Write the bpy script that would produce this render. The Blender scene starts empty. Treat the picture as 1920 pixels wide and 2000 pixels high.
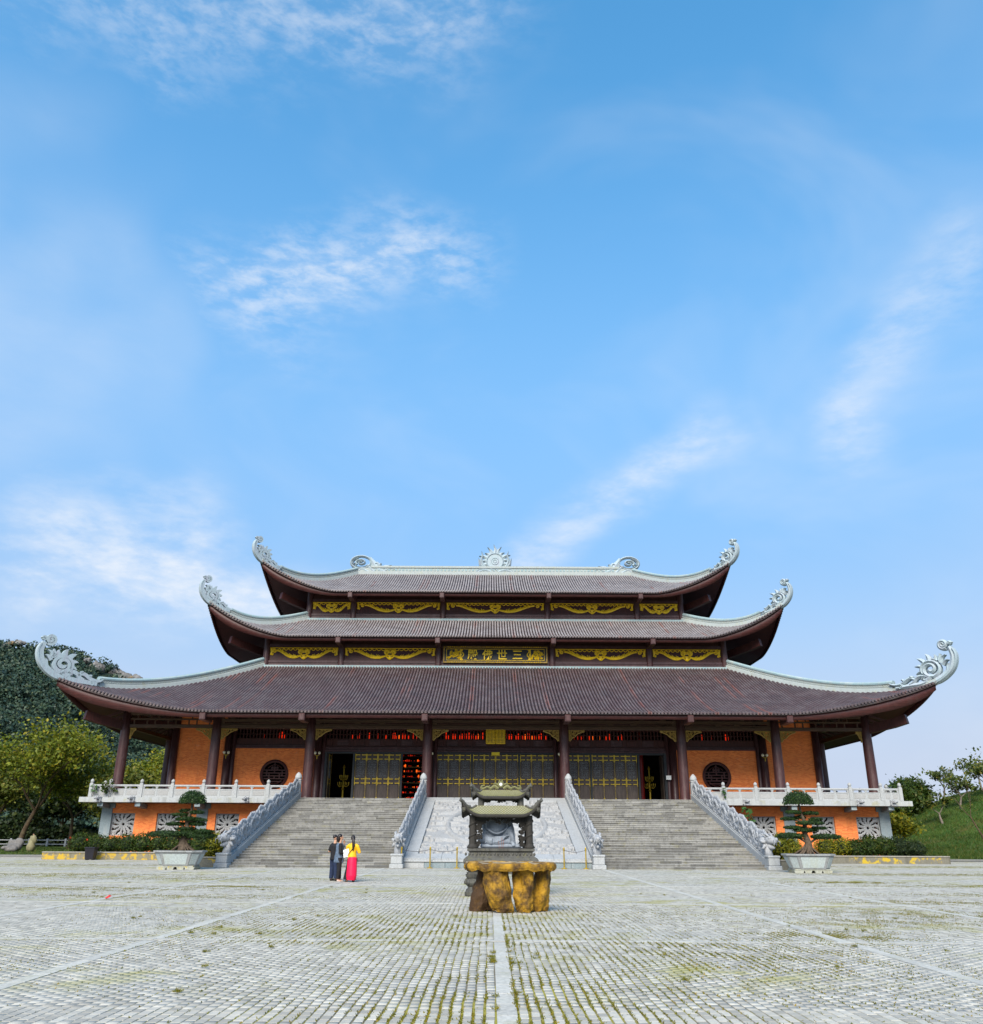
import bpy, bmesh, math, random
import numpy as np
from mathutils import Vector, Matrix
R = math.radians
random.seed(7)
rng = np.random.default_rng(11)
scene = bpy.context.scene
COL = scene.collection

# ------------------------------------------------------------------ camera
CAM = Vector((-0.43, 0.0, 1.65))
PITCH, ROLL, FPX = 20.55, 0.30, 1686.0
cam_data = bpy.data.cameras.new('camera')
cam_data.sensor_fit = 'HORIZONTAL'
cam_data.sensor_width = 36.0
cam_data.lens = 36.0 * FPX / 1920.0
cam_data.clip_start = 0.1
cam_data.clip_end = 6000
cam = bpy.data.objects.new('camera', cam_data)
COL.objects.link(cam)
cam.matrix_world = (Matrix.Translation(CAM) @ Matrix.Rotation(R(90 + PITCH), 4, 'X')
                    @ Matrix.Rotation(R(ROLL), 4, 'Z'))
scene.camera = cam

def view_dir(u, v):
    """unit world direction of a point of the 1920x2000 photograph (places the clouds in the sky)"""
    d = Vector(((u - 960) / FPX, -(v - 1000) / FPX, -1.0)).normalized()
    return (cam.matrix_world.to_3x3() @ d).normalized()

# ------------------------------------------------------------------ light
SUN_EL, SUN_AZ = 38.0, -166.0          # azimuth measured from +Y towards +X (minus = left of the view)
sun_dir = Vector((math.sin(R(SUN_AZ)) * math.cos(R(SUN_EL)), math.cos(R(SUN_AZ)) * math.cos(R(SUN_EL)), math.sin(R(SUN_EL))))
scene.view_settings.view_transform = 'Standard'
scene.view_settings.look = 'None'
scene.view_settings.exposure = 1.25
scene.view_settings.gamma = 1.0
scene.view_settings.use_curve_mapping = False
scene.cycles.max_bounces = 4
scene.cycles.diffuse_bounces = 2
scene.cycles.glossy_bounces = 2
scene.cycles.transmission_bounces = 3
scene.cycles.transparent_max_bounces = 6
scene.cycles.use_adaptive_sampling = True

world = bpy.data.worlds.new('World')
scene.world = world
world.use_nodes = True
WN, WL = world.node_tree.nodes, world.node_tree.links
WN.clear()

def wnode(t, **k):
    n = WN.new(t)
    for a, b in k.items():
        setattr(n, a, b)
    return n
def wmath(op, a, b=None, clamp=False):
    n = wnode('ShaderNodeMath', operation=op, use_clamp=clamp)
    for i, x in enumerate((a, b)):
        if x is None:
            continue
        if isinstance(x, (int, float)):
            n.inputs[i].default_value = x
        else:
            WL.new(x, n.inputs[i])
    return n.outputs[0]
def wdot(vec, d):
    n = wnode('ShaderNodeVectorMath', operation='DOT_PRODUCT')
    WL.new(vec, n.inputs[0])
    n.inputs[1].default_value = d
    return n.outputs['Value']
def wmap(x, a, b, c=0.0, d=1.0, smooth=True):
    n = wnode('ShaderNodeMapRange', interpolation_type='SMOOTHSTEP' if smooth else 'LINEAR')
    WL.new(x, n.inputs['Value'])
    for k, v in zip(('From Min', 'From Max', 'To Min', 'To Max'), (a, b, c, d)):
        n.inputs[k].default_value = v
    return n.outputs['Result']

sky = wnode('ShaderNodeTexSky', sky_type='NISHITA', sun_disc=False)
sky.sun_elevation = R(SUN_EL)
sky.sun_rotation = R(SUN_AZ)
sky.altitude = 0
sky.air_density = 1.0
sky.dust_density = 0.9
sky.ozone_density = 1.6
tc = wnode('ShaderNodeTexCoord')
DIR = tc.outputs['Generated']

def wnoise(scale, detail, rough, vec=None, stretch=None, distort=0.0):
    v = vec or DIR
    if stretch:
        m = wnode('ShaderNodeMapping')
        WL.new(v, m.inputs['Vector'])
        m.inputs['Rotation'].default_value = stretch[0]
        m.inputs['Scale'].default_value = stretch[1]
        v = m.outputs['Vector']
    n = wnode('ShaderNodeTexNoise')
    WL.new(v, n.inputs['Vector'])
    n.inputs['Scale'].default_value = scale
    n.inputs['Detail'].default_value = detail
    n.inputs['Roughness'].default_value = rough
    n.inputs['Distortion'].default_value = distort
    return n.outputs['Fac']

WOBN = wmath('SUBTRACT', wnoise(5.0, 2, 0.5), 0.5)
def streak(u0, v0, u1, v1, width, soft=0.35):
    """elongated cloud mask along the arc between two sky directions"""
    a, b = view_dir(u0, v0), view_dir(u1, v1)
    mid = (a + b).normalized()
    t = (b - a).normalized()
    n = mid.cross(t).normalized()
    half = math.asin(min(1, (b - a).length / 2))
    wob = wmath('MULTIPLY', WOBN, width * 2.2)
    across = wmath('ABSOLUTE', wmath('ADD', wdot(DIR, n), wob))
    along = wmath('ABSOLUTE', wdot(DIR, t))
    m1 = wmap(across, width, 0.0)
    m2 = wmap(along, half * (1 + soft), half * (1 - soft))
    m3 = wmap(wdot(DIR, mid), 0.0, 0.1)
    return wmath('MULTIPLY', wmath('MULTIPLY', m1, m2), m3)

fine = wmap(wnoise(30.0, 5, 0.60, stretch=((0.3, 0.5, 0.6), (1.0, 1.0, 2.6)), distort=0.12), 0.34, 0.74)
soft_n = wmap(wnoise(9.0, 5, 0.6, stretch=((0.2, 0.6, -0.5), (1.0, 0.6, 2.0)), distort=0.2), 0.30, 0.76)
cA = wmath('MULTIPLY', streak(400, 560, 930, 500, 0.10, 0.40), wmath('ADD', wmath('MULTIPLY', fine, 0.50), wmath('MULTIPLY', soft_n, 0.18)))
cB = wmath('MULTIPLY', wmath('MAXIMUM', streak(20, 1000, 440, 1080, 0.10, 0.4), streak(180, 1090, 600, 1230, 0.075, 0.4)),
           wmath('ADD', wmath('ADD', wmath('MULTIPLY', soft_n, 0.66), wmath('MULTIPLY', fine, 0.28)), 0.10, clamp=True))
cC = wmath('MULTIPLY', streak(960, 1130, 1430, 850, 0.042, 0.35), wmath('ADD', wmath('ADD', wmath('MULTIPLY', soft_n, 0.42), wmath('MULTIPLY', fine, 0.22)), 0.10))
cD = wmath('MULTIPLY', streak(1620, 900, 1910, 420, 0.065, 0.30), wmath('ADD', wmath('ADD', wmath('MULTIPLY', soft_n, 0.28), wmath('MULTIPLY', fine, 0.18)), 0.05))
cE = wmath('MULTIPLY', streak(100, 40, 980, 20, 0.09, 0.4), wmath('ADD', wmath('MULTIPLY', fine, 0.34), 0.04))
cF = wmath('MULTIPLY', streak(-420, 150, -300, 1250, 0.36, 0.3), wmath('ADD', wmath('MULTIPLY', soft_n, 0.12), 0.20))
veil = wmath('MULTIPLY', wmap(wnoise(2.6, 4, 0.55, stretch=((0.1, 0.3, 0.8), (1.0, 1.6, 2.0)), distort=0.6), 0.42, 0.86), 0.22)
sepz = wnode('ShaderNodeSeparateXYZ')
WL.new(DIR, sepz.inputs[0])
low2 = wmap(sepz.outputs['Z'], 0.34, 0.03, 0.0, 0.95)
low = wmap(sepz.outputs['Z'], 0.80, 0.25, 0.10, 0.85)            # milky haze thickening towards the horizon, all round
cl = wmath('MAXIMUM', wmath('MAXIMUM', cA, cB), wmath('MAXIMUM', cC, wmath('MAXIMUM', cD, cE)))
cl = wmath('MAXIMUM', wmath('ADD', cl, veil, clamp=True), cF)
mixc = wnode('ShaderNodeMix', data_type='RGBA')
WL.new(cl, mixc.inputs['Factor'])
hsv = wnode('ShaderNodeHueSaturation')
WL.new(sky.outputs['Color'], hsv.inputs['Color'])
hsv.inputs['Saturation'].default_value = 1.34
hsv.inputs['Hue'].default_value = 0.485
mixl = wnode('ShaderNodeMix', data_type='RGBA')
WL.new(low, mixl.inputs['Factor'])
WL.new(hsv.outputs['Color'], mixl.inputs['A'])
mixl.inputs['B'].default_value = (0.90, 1.55, 2.58, 1)
mixh = wnode('ShaderNodeMix', data_type='RGBA')
WL.new(low2, mixh.inputs['Factor'])
WL.new(mixl.outputs['Result'], mixh.inputs['A'])
mixh.inputs['B'].default_value = (1.75, 2.0, 2.52, 1)
WL.new(mixh.outputs['Result'], mixc.inputs['A'])
mixc.inputs['B'].default_value = (2.75, 2.85, 3.0, 1)
bg = wnode('ShaderNodeBackground')
bg.inputs['Strength'].default_value = 0.14
WL.new(mixc.outputs['Result'], bg.inputs['Color'])
wout = wnode('ShaderNodeOutputWorld')
WL.new(bg.outputs['Background'], wout.inputs['Surface'])

sun_data = bpy.data.lights.new('sun', 'SUN')
sun_data.energy = 2.4
sun_data.angle = R(34)
sun_data.color = (1.0, 0.93, 0.82)
sun_ob = bpy.data.objects.new('sun', sun_data)
COL.objects.link(sun_ob)
sun_ob.rotation_euler = sun_dir.to_track_quat('Z', 'Y').to_euler()

# ------------------------------------------------------------------ helpers
def tag(o, label=None, cat=None, group=None, kind=None):
    if label: o['label'] = label
    if cat: o['category'] = cat
    if group: o['group'] = group
    if kind: o['kind'] = kind
    return o
def setpar(o, parent):
    if parent is not None:
        o.parent = parent
        m = Matrix.Identity(4)
        q = parent
        chain = []
        while q is not None:
            chain.append(q); q = q.parent
        for q in reversed(chain):
            m = m @ q.matrix_parent_inverse @ q.matrix_basis
        o.matrix_parent_inverse = m.inverted()
def empty(name, loc, label=None, cat=None, group=None, parent=None, rz=0.0):
    o = bpy.data.objects.new(name, None)
    COL.objects.link(o)
    o.empty_display_size = 0.3
    o.location = loc
    o.rotation_euler = (0, 0, rz)
    setpar(o, parent)
    return tag(o, label, cat, group)
def inst(name, mesh, parent=None, loc=(0, 0, 0), rot=(0, 0, 0), scl=(1, 1, 1)):
    o = bpy.data.objects.new(name, mesh)
    COL.objects.link(o)
    o.location = loc; o.rotation_euler = rot; o.scale = scl
    setpar(o, parent)
    return o
def local_child(name, mesh, parent, loc=(0, 0, 0), rot=(0, 0, 0), scl=(1, 1, 1)):
    """child placed in its parent's own space"""
    o = bpy.data.objects.new(name, mesh)
    COL.objects.link(o)
    o.parent = parent
    o.location = loc; o.rotation_euler = rot; o.scale = scl
    return o
def copy_tree(o, parent=None, **kw):
    c = o.copy()
    COL.objects.link(c)
    if parent is not None:
        c.parent = parent
    for ch in list(o.children):
        copy_tree(ch, c)
    return c

class MB:
    """collects faces; build() makes one mesh object"""
    def __init__(s):
        s.v = []; s.f = []
    def add(s, vs, fs):
        b = len(s.v)
        s.v.extend([tuple(p) for p in vs])
        s.f.extend([tuple(i + b for i in q) for q in fs])
        return s
    def box(s, x0, x1, y0, y1, z0, z1):
        s.add([(x0, y0, z0), (x1, y0, z0), (x1, y1, z0), (x0, y1, z0), (x0, y0, z1), (x1, y0, z1), (x1, y1, z1), (x0, y1, z1)],
              [(0, 3, 2, 1), (4, 5, 6, 7), (0, 1, 5, 4), (1, 2, 6, 5), (2, 3, 7, 6), (3, 0, 4, 7)])
        return s
    def bbox(s, x0, x1, y0, y1, z0, z1, b=0.02):
        """box with chamfered front/top look: all 12 edges bevelled"""
        xs = (x0, x0 + b, x1 - b, x1); ys = (y0, y0 + b, y1 - b, y1); zs = (z0, z0 + b, z1 - b, z1)
        vs = []; idx = {}
        def P(i, j, k):
            key = (i, j, k)
            if key not in idx:
                idx[key] = len(vs); vs.append((xs[i], ys[j], zs[k]))
            return idx[key]
        fs = []
        fs.append((P(0, 1, 1), P(0, 1, 2), P(0, 2, 2), P(0, 2, 1)))
        fs.append((P(3, 1, 1), P(3, 2, 1), P(3, 2, 2), P(3, 1, 2)))
        fs.append((P(1, 0, 1), P(2, 0, 1), P(2, 0, 2), P(1, 0, 2)))
        fs.append((P(1, 3, 1), P(1, 3, 2), P(2, 3, 2), P(2, 3, 1)))
        fs.append((P(1, 1, 0), P(1, 2, 0), P(2, 2, 0), P(2, 1, 0)))
        fs.append((P(1, 1, 3), P(2, 1, 3), P(2, 2, 3), P(1, 2, 3)))
        for (a, aa) in ((0, 1), (3, 2)):
            for (c, cc) in ((0, 1), (3, 2)):
                fs.append((P(a, cc, 1), P(a, cc, 2), P(aa, c, 2), P(aa, c, 1)))
                fs.append((P(a, 1, cc), P(a, 2, cc), P(aa, 2, c), P(aa, 1, c)))
                fs.append((P(1, a, cc), P(2, a, cc), P(2, aa, c), P(1, aa, c)))
        for a, aa in ((0, 1), (3, 2)):
            for c, cc in ((0, 1), (3, 2)):
                for e, ee in ((0, 1), (3, 2)):
                    fs.append((P(a, cc, ee), P(aa, c, ee), P(aa, cc, e)))
        return s.add(vs, fs)
    def hexa(s, bottom, top):
        """8-corner solid from two quads (each counter-clockwise from above)"""
        return s.add(list(bottom) + list(top), [(0, 3, 2, 1), (4, 5, 6, 7), (0, 1, 5, 4), (1, 2, 6, 5), (2, 3, 7, 6), (3, 0, 4, 7)])
    def tube(s, pts, rad, n=8, cap=True, squash=1.0, up=None):
        pts = [Vector(p) for p in pts]
        if isinstance(rad, (int, float)): rad = [rad] * len(pts)
        vs = []; fs = []
        prev = None
        for i, p in enumerate(pts):
            t = (pts[min(i + 1, len(pts) - 1)] - pts[max(i - 1, 0)])
            t = t.normalized() if t.length > 1e-9 else Vector((0, 0, 1))
            if prev is None:
                a = Vector(up) if up else (Vector((0, 0, 1)) if abs(t.z) < 0.9 else Vector((1, 0, 0)))
            else:
                a = prev
            b = t.cross(a)
            b = b.normalized() if b.length > 1e-6 else Vector((1, 0, 0))
            a = b.cross(t).normalized()
            prev = a
            for k in range(n):
                th = 2 * math.pi * k / n
                vs.append(p + (a * math.cos(th) + b * math.sin(th) * squash) * rad[i])
        m = len(pts)
        for i in range(m - 1):
            for k in range(n):
                k2 = (k + 1) % n
                fs.append((i * n + k, i * n + k2, (i + 1) * n + k2, (i + 1) * n + k))
        if cap:
            fs.append(tuple(range(n - 1, -1, -1)))
            fs.append(tuple((m - 1) * n + k for k in range(n)))
        return s.add(vs, fs)
    def lathe(s, prof, c=(0, 0, 0), n=16, sx=1.0, sy=1.0, ang=0.0):
        vs = []; fs = []
        for (r, z) in prof:
            for k in range(n):
                th = 2 * math.pi * k / n + ang
                vs.append((c[0] + r * math.cos(th) * sx, c[1] + r * math.sin(th) * sy, c[2] + z))
        for i in range(len(prof) - 1):
            for k in range(n):
                k2 = (k + 1) % n
                fs.append((i * n + k, i * n + k2, (i + 1) * n + k2, (i + 1) * n + k))
        fs.append(tuple(range(n - 1, -1, -1)))
        fs.append(tuple((len(prof) - 1) * n + k for k in range(n)))
        return s.add(vs, fs)
    def ell(s, c, r, n=10, m=6, rot=None):
        vs = []; fs = []
        c = Vector(c)
        if isinstance(r, (int, float)): r = (r, r, r)
        def P(x, y, z):
            p = Vector((x * r[0], y * r[1], z * r[2]))
            if rot is not None: p = rot @ p
            return c + p
        vs.append(P(0, 0, -1))
        for i in range(1, m):
            ph = -math.pi / 2 + math.pi * i / m
            for k in range(n):
                th = 2 * math.pi * k / n
                vs.append(P(math.cos(ph) * math.cos(th), math.cos(ph) * math.sin(th), math.sin(ph)))
        vs.append(P(0, 0, 1))
        for k in range(n):
            fs.append((0, 1 + (k + 1) % n, 1 + k))
        for i in range(m - 2):
            for k in range(n):
                k2 = (k + 1) % n
                fs.append((1 + i * n + k, 1 + i * n + k2, 1 + (i + 1) * n + k2, 1 + (i + 1) * n + k))
        L = len(vs) - 1
        for k in range(n):
            fs.append((L, 1 + (m - 2) * n + k, 1 + (m - 2) * n + (k + 1) % n))
        return s.add(vs, fs)
    def ribbon(s, pts, wid, frame, depth, crown=0.45, d0=0.0):
        """carved scroll band: 2-D centre line + half widths, in frame (origin, ux, uy, un); proud along un"""
        O, ux, uy, un = frame
        pts = [Vector((p[0], p[1])) for p in pts]
        if isinstance(wid, (int, float)): wid = [wid] * len(pts)
        vs = []; fs = []
        for i, p in enumerate(pts):
            t = pts[min(i + 1, len(pts) - 1)] - pts[max(i - 1, 0)]
            t = t.normalized() if t.length > 1e-9 else Vector((1, 0))
            nn = Vector((-t.y, t.x))
            w = wid[i]
            for (k, h) in ((-1, d0), (-1, d0 + depth * (1 - crown)), (0, d0 + depth), (1, d0 + depth * (1 - crown)), (1, d0)):
                q = p + nn * (w * k)
                vs.append(O + ux * q.x + uy * q.y + un * h)
        m = len(pts)
        for i in range(m - 1):
            for k in range(5):
                k2 = (k + 1) % 5
                fs.append((i * 5 + k, (i + 1) * 5 + k, (i + 1) * 5 + k2, i * 5 + k2))
        fs.append((0, 1, 2, 3, 4))
        fs.append(tuple((m - 1) * 5 + k for k in (4, 3, 2, 1, 0)))
        return s.add(vs, fs)
    def plate(s, poly, frame, depth, d0=0.0):
        """flat polygon (2-D, any order) with thickness"""
        O, ux, uy, un = frame
        n = len(poly)
        vs = [O + ux * p[0] + uy * p[1] + un * d0 for p in poly] + [O + ux * p[0] + uy * p[1] + un * (d0 + depth) for p in poly]
        fs = [tuple(range(n)), tuple(range(2 * n - 1, n - 1, -1))]
        for i in range(n):
            j = (i + 1) % n
            fs.append((i, i + n, j + n, j))
        return s.add(vs, fs)
    def mesh(s, name, mat=None, smooth=False, recalc=False):
        me = bpy.data.meshes.new(name)
        me.from_pydata(s.v, [], s.f)
        if recalc:
            bm = bmesh.new(); bm.from_mesh(me)
            bmesh.ops.recalc_face_normals(bm, faces=bm.faces)
            bm.to_mesh(me); bm.free()
        if smooth:
            me.polygons.foreach_set('use_smooth', [True] * len(me.polygons))
        if mat is not None: me.materials.append(mat)
        me.update()
        return me
    def build(s, name, mat=None, parent=None, smooth=False, recalc=False):
        return inst(name, s.mesh(name, mat, smooth, recalc), parent)

def np_mesh(name, V, F, mat=None, smooth=False):
    """V (n,3), F (m,k) arrays"""
    V = np.asarray(V, np.float32); F = np.asarray(F, np.int32)
    me = bpy.data.meshes.new(name)
    me.vertices.add(len(V)); me.vertices.foreach_set('co', V.ravel())
    k = F.shape[1]
    me.loops.add(F.size); me.loops.foreach_set('vertex_index', F.ravel())
    me.polygons.add(len(F))
    me.polygons.foreach_set('loop_start', np.arange(0, F.size, k, dtype=np.int32))
    me.polygons.foreach_set('loop_total', np.full(len(F), k, np.int32))
    if smooth: me.polygons.foreach_set('use_smooth', np.ones(len(F), bool))
    if mat is not None: me.materials.append(mat)
    me.update(calc_edges=True)
    me.validate()
    return me

def spiral(cx, cy, r0, r1, a0, a1, n=18, sx=1.0, sy=1.0):
    out = []
    for i in range(n):
        t = i / (n - 1)
        r = r0 + (r1 - r0) * t
        a = R(a0 + (a1 - a0) * t)
        out.append((cx + r * math.cos(a) * sx, cy + r * math.sin(a) * sy))
    return out
def bez(*P, n=12):
    out = []
    P = [Vector(p) for p in P]
    for i in range(n):
        t = i / (n - 1)
        q = list(P)
        while len(q) > 1:
            q = [q[k].lerp(q[k + 1], t) for k in range(len(q) - 1)]
        out.append(tuple(q[0]))
    return out
def taper(n, w0, w1, p=1.0):
    return [w0 + (w1 - w0) * (i / (n - 1)) ** p for i in range(n)]
def smooth_line(pts, n=6):
    """Catmull-Rom through the points"""
    P = [Vector(p) for p in pts]
    P = [P[0] * 2 - P[1]] + P + [P[-1] * 2 - P[-2]]
    out = []
    for i in range(1, len(P) - 2):
        for k in range(n):
            t = k / n
            a, b, c, d = P[i - 1], P[i], P[i + 1], P[i + 2]
            out.append(tuple(0.5 * ((2 * b) + (c - a) * t + (2 * a - 5 * b + 4 * c - d) * t * t + (3 * b - a - 3 * c + d) * t ** 3)))
    out.append(tuple(P[-2]))
    return out
def interp(vals, n):
    x = np.linspace(0, 1, len(vals))
    return list(np.interp(np.linspace(0, 1, n), x, vals))
# ------------------------------------------------------------------ materials
class NT:
    def __init__(s, name):
        s.m = bpy.data.materials.new(name)
        s.m.use_nodes = True
        s.n = s.m.node_tree.nodes; s.l = s.m.node_tree.links
        s.b = s.n['Principled BSDF']
    def node(s, t, **k):
        n = s.n.new(t)
        for a, b in k.items(): setattr(n, a, b)
        return n
    def put(s, sock, x):
        if isinstance(x, bpy.types.NodeSocket): s.l.new(x, sock)
        elif isinstance(x, (tuple, list)) and len(x) == 3 and sock.type == 'RGBA': sock.default_value = (*x, 1)
        else: sock.default_value = x
    def math(s, op, a, b=None, clamp=False):
        n = s.node('ShaderNodeMath', operation=op, use_clamp=clamp)
        s.put(n.inputs[0], a)
        if b is not None: s.put(n.inputs[1], b)
        return n.outputs[0]
    def mix(s, f, a, b, mode='MIX'):
        n = s.node('ShaderNodeMix', data_type='RGBA', blend_type=mode)
        s.put(n.inputs['Factor'], f); s.put(n.inputs['A'], a); s.put(n.inputs['B'], b)
        return n.outputs['Result']
    def pos(s, obj=False):
        if obj: return s.node('ShaderNodeTexCoord').outputs['Object']
        return s.node('ShaderNodeNewGeometry').outputs['Position']
    def mapping(s, v, scale=(1, 1, 1), rot=(0, 0, 0), loc=(0, 0, 0)):
        n = s.node('ShaderNodeMapping')
        s.l.new(v, n.inputs['Vector'])
        n.inputs['Scale'].default_value = scale; n.inputs['Rotation'].default_value = rot; n.inputs['Location'].default_value = loc
        return n.outputs['Vector']
    def noise(s, v, scale, detail=4, rough=0.55, dist=0.0):
        n = s.node('ShaderNodeTexNoise')
        s.l.new(v, n.inputs['Vector'])
        n.inputs['Scale'].default_value = scale; n.inputs['Detail'].default_value = detail
        n.inputs['Roughness'].default_value = rough; n.inputs['Distortion'].default_value = dist
        return n.outputs['Fac']
    def ramp(s, x, a, b, c=0.0, d=1.0):
        n = s.node('ShaderNodeMapRange', interpolation_type='SMOOTHSTEP')
        s.l.new(x, n.inputs['Value'])
        for k, v in zip(('From Min', 'From Max', 'To Min', 'To Max'), (a, b, c, d)): n.inputs[k].default_value = v
        return n.outputs['Result']
    def island(s): return s.node('ShaderNodeNewGeometry').outputs['Random Per Island']
    def objrand(s): return s.node('ShaderNodeObjectInfo').outputs['Random']
    def bump(s, h, strength=0.3, dist=0.02):
        n = s.node('ShaderNodeBump')
        n.inputs['Strength'].default_value = strength; n.inputs['Distance'].default_value = dist
        s.l.new(h, n.inputs['Height'])
        s.l.new(n.outputs['Normal'], s.b.inputs['Normal'])
    def done(s, col=None, rough=None, spec=None, metal=None):
        if col is not None: s.put(s.b.inputs['Base Color'], col)
        if rough is not None: s.put(s.b.inputs['Roughness'], rough)
        if spec is not None: s.put(s.b.inputs['Specular IOR Level'], spec)
        if metal is not None: s.put(s.b.inputs['Metallic'], metal)
        return s.m

def mul(c, k): return tuple(x * k for x in c)

def m_plain(name, c, rough=0.7, var=0.25, scale=3.0, bump=0.0, bscale=25.0, spec=0.4, metal=0.0, tint=None, tintamt=0.0, tscale=0.7, obj=False):
    t = NT(name)
    p = t.pos(obj)
    f = t.ramp(t.noise(p, scale, 6, 0.6), 0.3, 0.7)
    col = t.mix(f, mul(c, 1 - var), mul(c, 1 + var))
    if tint is not None:
        g = t.math('MULTIPLY', t.ramp(t.noise(p, tscale, 7, 0.65), 0.48, 0.68), tintamt)
        col = t.mix(g, col, tint)
    if bump: t.bump(t.noise(p, bscale, 5, 0.6), bump, 0.02)
    return t.done(col, rough, spec, metal)

def m_stone(name, c, dirt=(0.16, 0.16, 0.13), amt=0.5, rough=0.75, streaks=True, moss=None, mossamt=0.5, speck=0.18, scale=1.0, rnd=0.0, mth=(0.53, 0.68)):
    t = NT(name)
    p = t.pos()
    fine = t.noise(p, 18 * scale, 4, 0.65)
    col = t.mix(t.ramp(fine, 0.3, 0.7), mul(c, 1 - speck), mul(c, 1 + speck))
    if streaks:
        st = t.noise(t.mapping(p, (2.2, 2.2, 0.22)), 1.6 * scale, 4, 0.65)
        col = t.mix(t.math('MULTIPLY', t.ramp(st, 0.47, 0.72), amt), col, dirt)
    bl = t.noise(p, 0.9 * scale, 4, 0.6)
    col = t.mix(t.math('MULTIPLY', t.ramp(bl, 0.45, 0.75), amt * 0.6), col, mul(dirt, 1.5))
    if moss is not None:
        ms = t.noise(p, 1.7 * scale, 4, 0.7)
        col = t.mix(t.math('MULTIPLY', t.ramp(ms, *mth), mossamt), col, moss)
    if rnd:
        k = t.math('ADD', t.math('MULTIPLY', t.objrand(), 2 * rnd), 1 - rnd)
        v = t.node('ShaderNodeVectorMath', operation='SCALE')
        t.l.new(col, v.inputs[0]); t.l.new(k, v.inputs['Scale'])
        col = v.outputs[0]
    t.bump(fine, 0.35, 0.015)
    return t.done(col, rough, 0.3)

def m_wood(name, c, rough=0.5, var=0.35, spec=0.4, wear=None, wamt=0.0, axis='z'):
    t = NT(name)
    p = t.pos()
    sc = {'z': (7, 7, 0.7), 'x': (0.6, 7, 7), 'y': (7, 0.6, 7)}[axis]
    g = t.noise(t.mapping(p, sc), 2.0, 4, 0.62, 0.6)
    col = t.mix(t.ramp(g, 0.3, 0.72), mul(c, 1 - var), mul(c, 1 + var))
    if wear is not None:
        w = t.noise(t.mapping(p, (1.6, 1.6, 0.5)), 1.5, 4, 0.7)
        col = t.mix(t.math('MULTIPLY', t.ramp(w, 0.5, 0.72), wamt), col, wear)
    t.bump(g, 0.15, 0.01)
    return t.done(col, t.math('ADD', t.math('MULTIPLY', g, 0.25), rough - 0.12), spec)

def m_brick(name, c1=(0.70, 0.135, 0.028), c2=(0.94, 0.27, 0.060), mortar=(0.74, 0.36, 0.16), h=0.075, w=0.24):
    t = NT(name)
    p = t.pos()
    s = t.node('ShaderNodeSeparateXYZ'); t.l.new(p, s.inputs[0])
    cv = t.node('ShaderNodeCombineXYZ')
    t.l.new(t.math('ADD', s.outputs['X'], s.outputs['Y']), cv.inputs['X'])
    t.l.new(s.outputs['Z'], cv.inputs['Y'])
    b = t.node('ShaderNodeTexBrick')
    t.l.new(cv.outputs[0], b.inputs['Vector'])
    b.inputs['Color1'].default_value = (*c1, 1); b.inputs['Color2'].default_value = (*c2, 1); b.inputs['Mortar'].default_value = (*mortar, 1)
    b.inputs['Scale'].default_value = 1.0; b.inputs['Mortar Size'].default_value = 0.008; b.inputs['Mortar Smooth'].default_value = 0.6
    b.inputs['Brick Width'].default_value = w; b.inputs['Row Height'].default_value = h; b.inputs['Bias'].default_value = 0.0
    big = t.ramp(t.noise(p, 0.55, 4, 0.6), 0.35, 0.7)
    col = t.mix(t.math('MULTIPLY', big, 0.30), b.outputs['Color'], (0.60, 0.17, 0.045))
    lime = t.ramp(t.noise(t.mapping(p, (1, 1, 2.5)), 1.4, 4, 0.72), 0.60, 0.78)
    col = t.mix(t.math('MULTIPLY', lime, 0.35), col, (0.72, 0.50, 0.32))
    rain = t.ramp(t.noise(t.mapping(p, (2.0, 2.0, 0.16)), 1.3, 4, 0.65), 0.50, 0.76)
    col = t.mix(t.math('MULTIPLY', rain, 0.30), col, (0.36, 0.115, 0.045))
    fine = t.noise(p, 30, 4, 0.6)
    col = t.mix(t.math('MULTIPLY', fine, 0.16), col, mul(c1, 0.55))
    t.bump(fine, 0.3, 0.012)
    return t.done(col, 0.85, 0.25)

def m_tile(name, base=(0.070, 0.044, 0.044), greyamt=0.30, greycol=(0.17, 0.155, 0.158)):
    t = NT(name)
    p = t.pos()
    r = t.island()
    col = t.mix(r, mul(base, 0.86), mul(base, 1.14))
    # whole rows that were replaced by redder tiles
    s = t.node('ShaderNodeSeparateXYZ'); t.l.new(p, s.inputs[0])
    row = t.math('FLOOR', t.math('DIVIDE', s.outputs['X'], 0.262))
    wn = t.node('ShaderNodeTexWhiteNoise', noise_dimensions='1D'); t.l.new(row, wn.inputs['W'])
    red = t.math('MULTIPLY', t.math('GREATER_THAN', wn.outputs['Value'], 0.90), t.ramp(t.noise(p, 0.25, 3, 0.5), 0.42, 0.60))
    col = t.mix(t.math('MULTIPLY', red, 0.5), col, (0.21, 0.060, 0.035))
    greymix = t.ramp(t.noise(t.mapping(p, (1.0, 0.6, 0.8)), 1.2, 4, 0.6), 0.36, 0.70)
    col = t.mix(t.math('MULTIPLY', greymix, greyamt), col, greycol)  # grey mottle that lifts the tile colour towards its pale sheen
    dk = t.ramp(t.noise(p, 0.35, 5, 0.6), 0.5, 0.75)
    col = t.mix(t.math('MULTIPLY', dk, 0.35), col, (0.030, 0.034, 0.040))
    t.bump(t.noise(p, 14, 4, 0.6), 0.25, 0.01)
    return t.done(col, t.math('ADD', t.math('MULTIPLY', t.noise(p, 2.0, 4, 0.6), 0.25), 0.24), 0.62)

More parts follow.
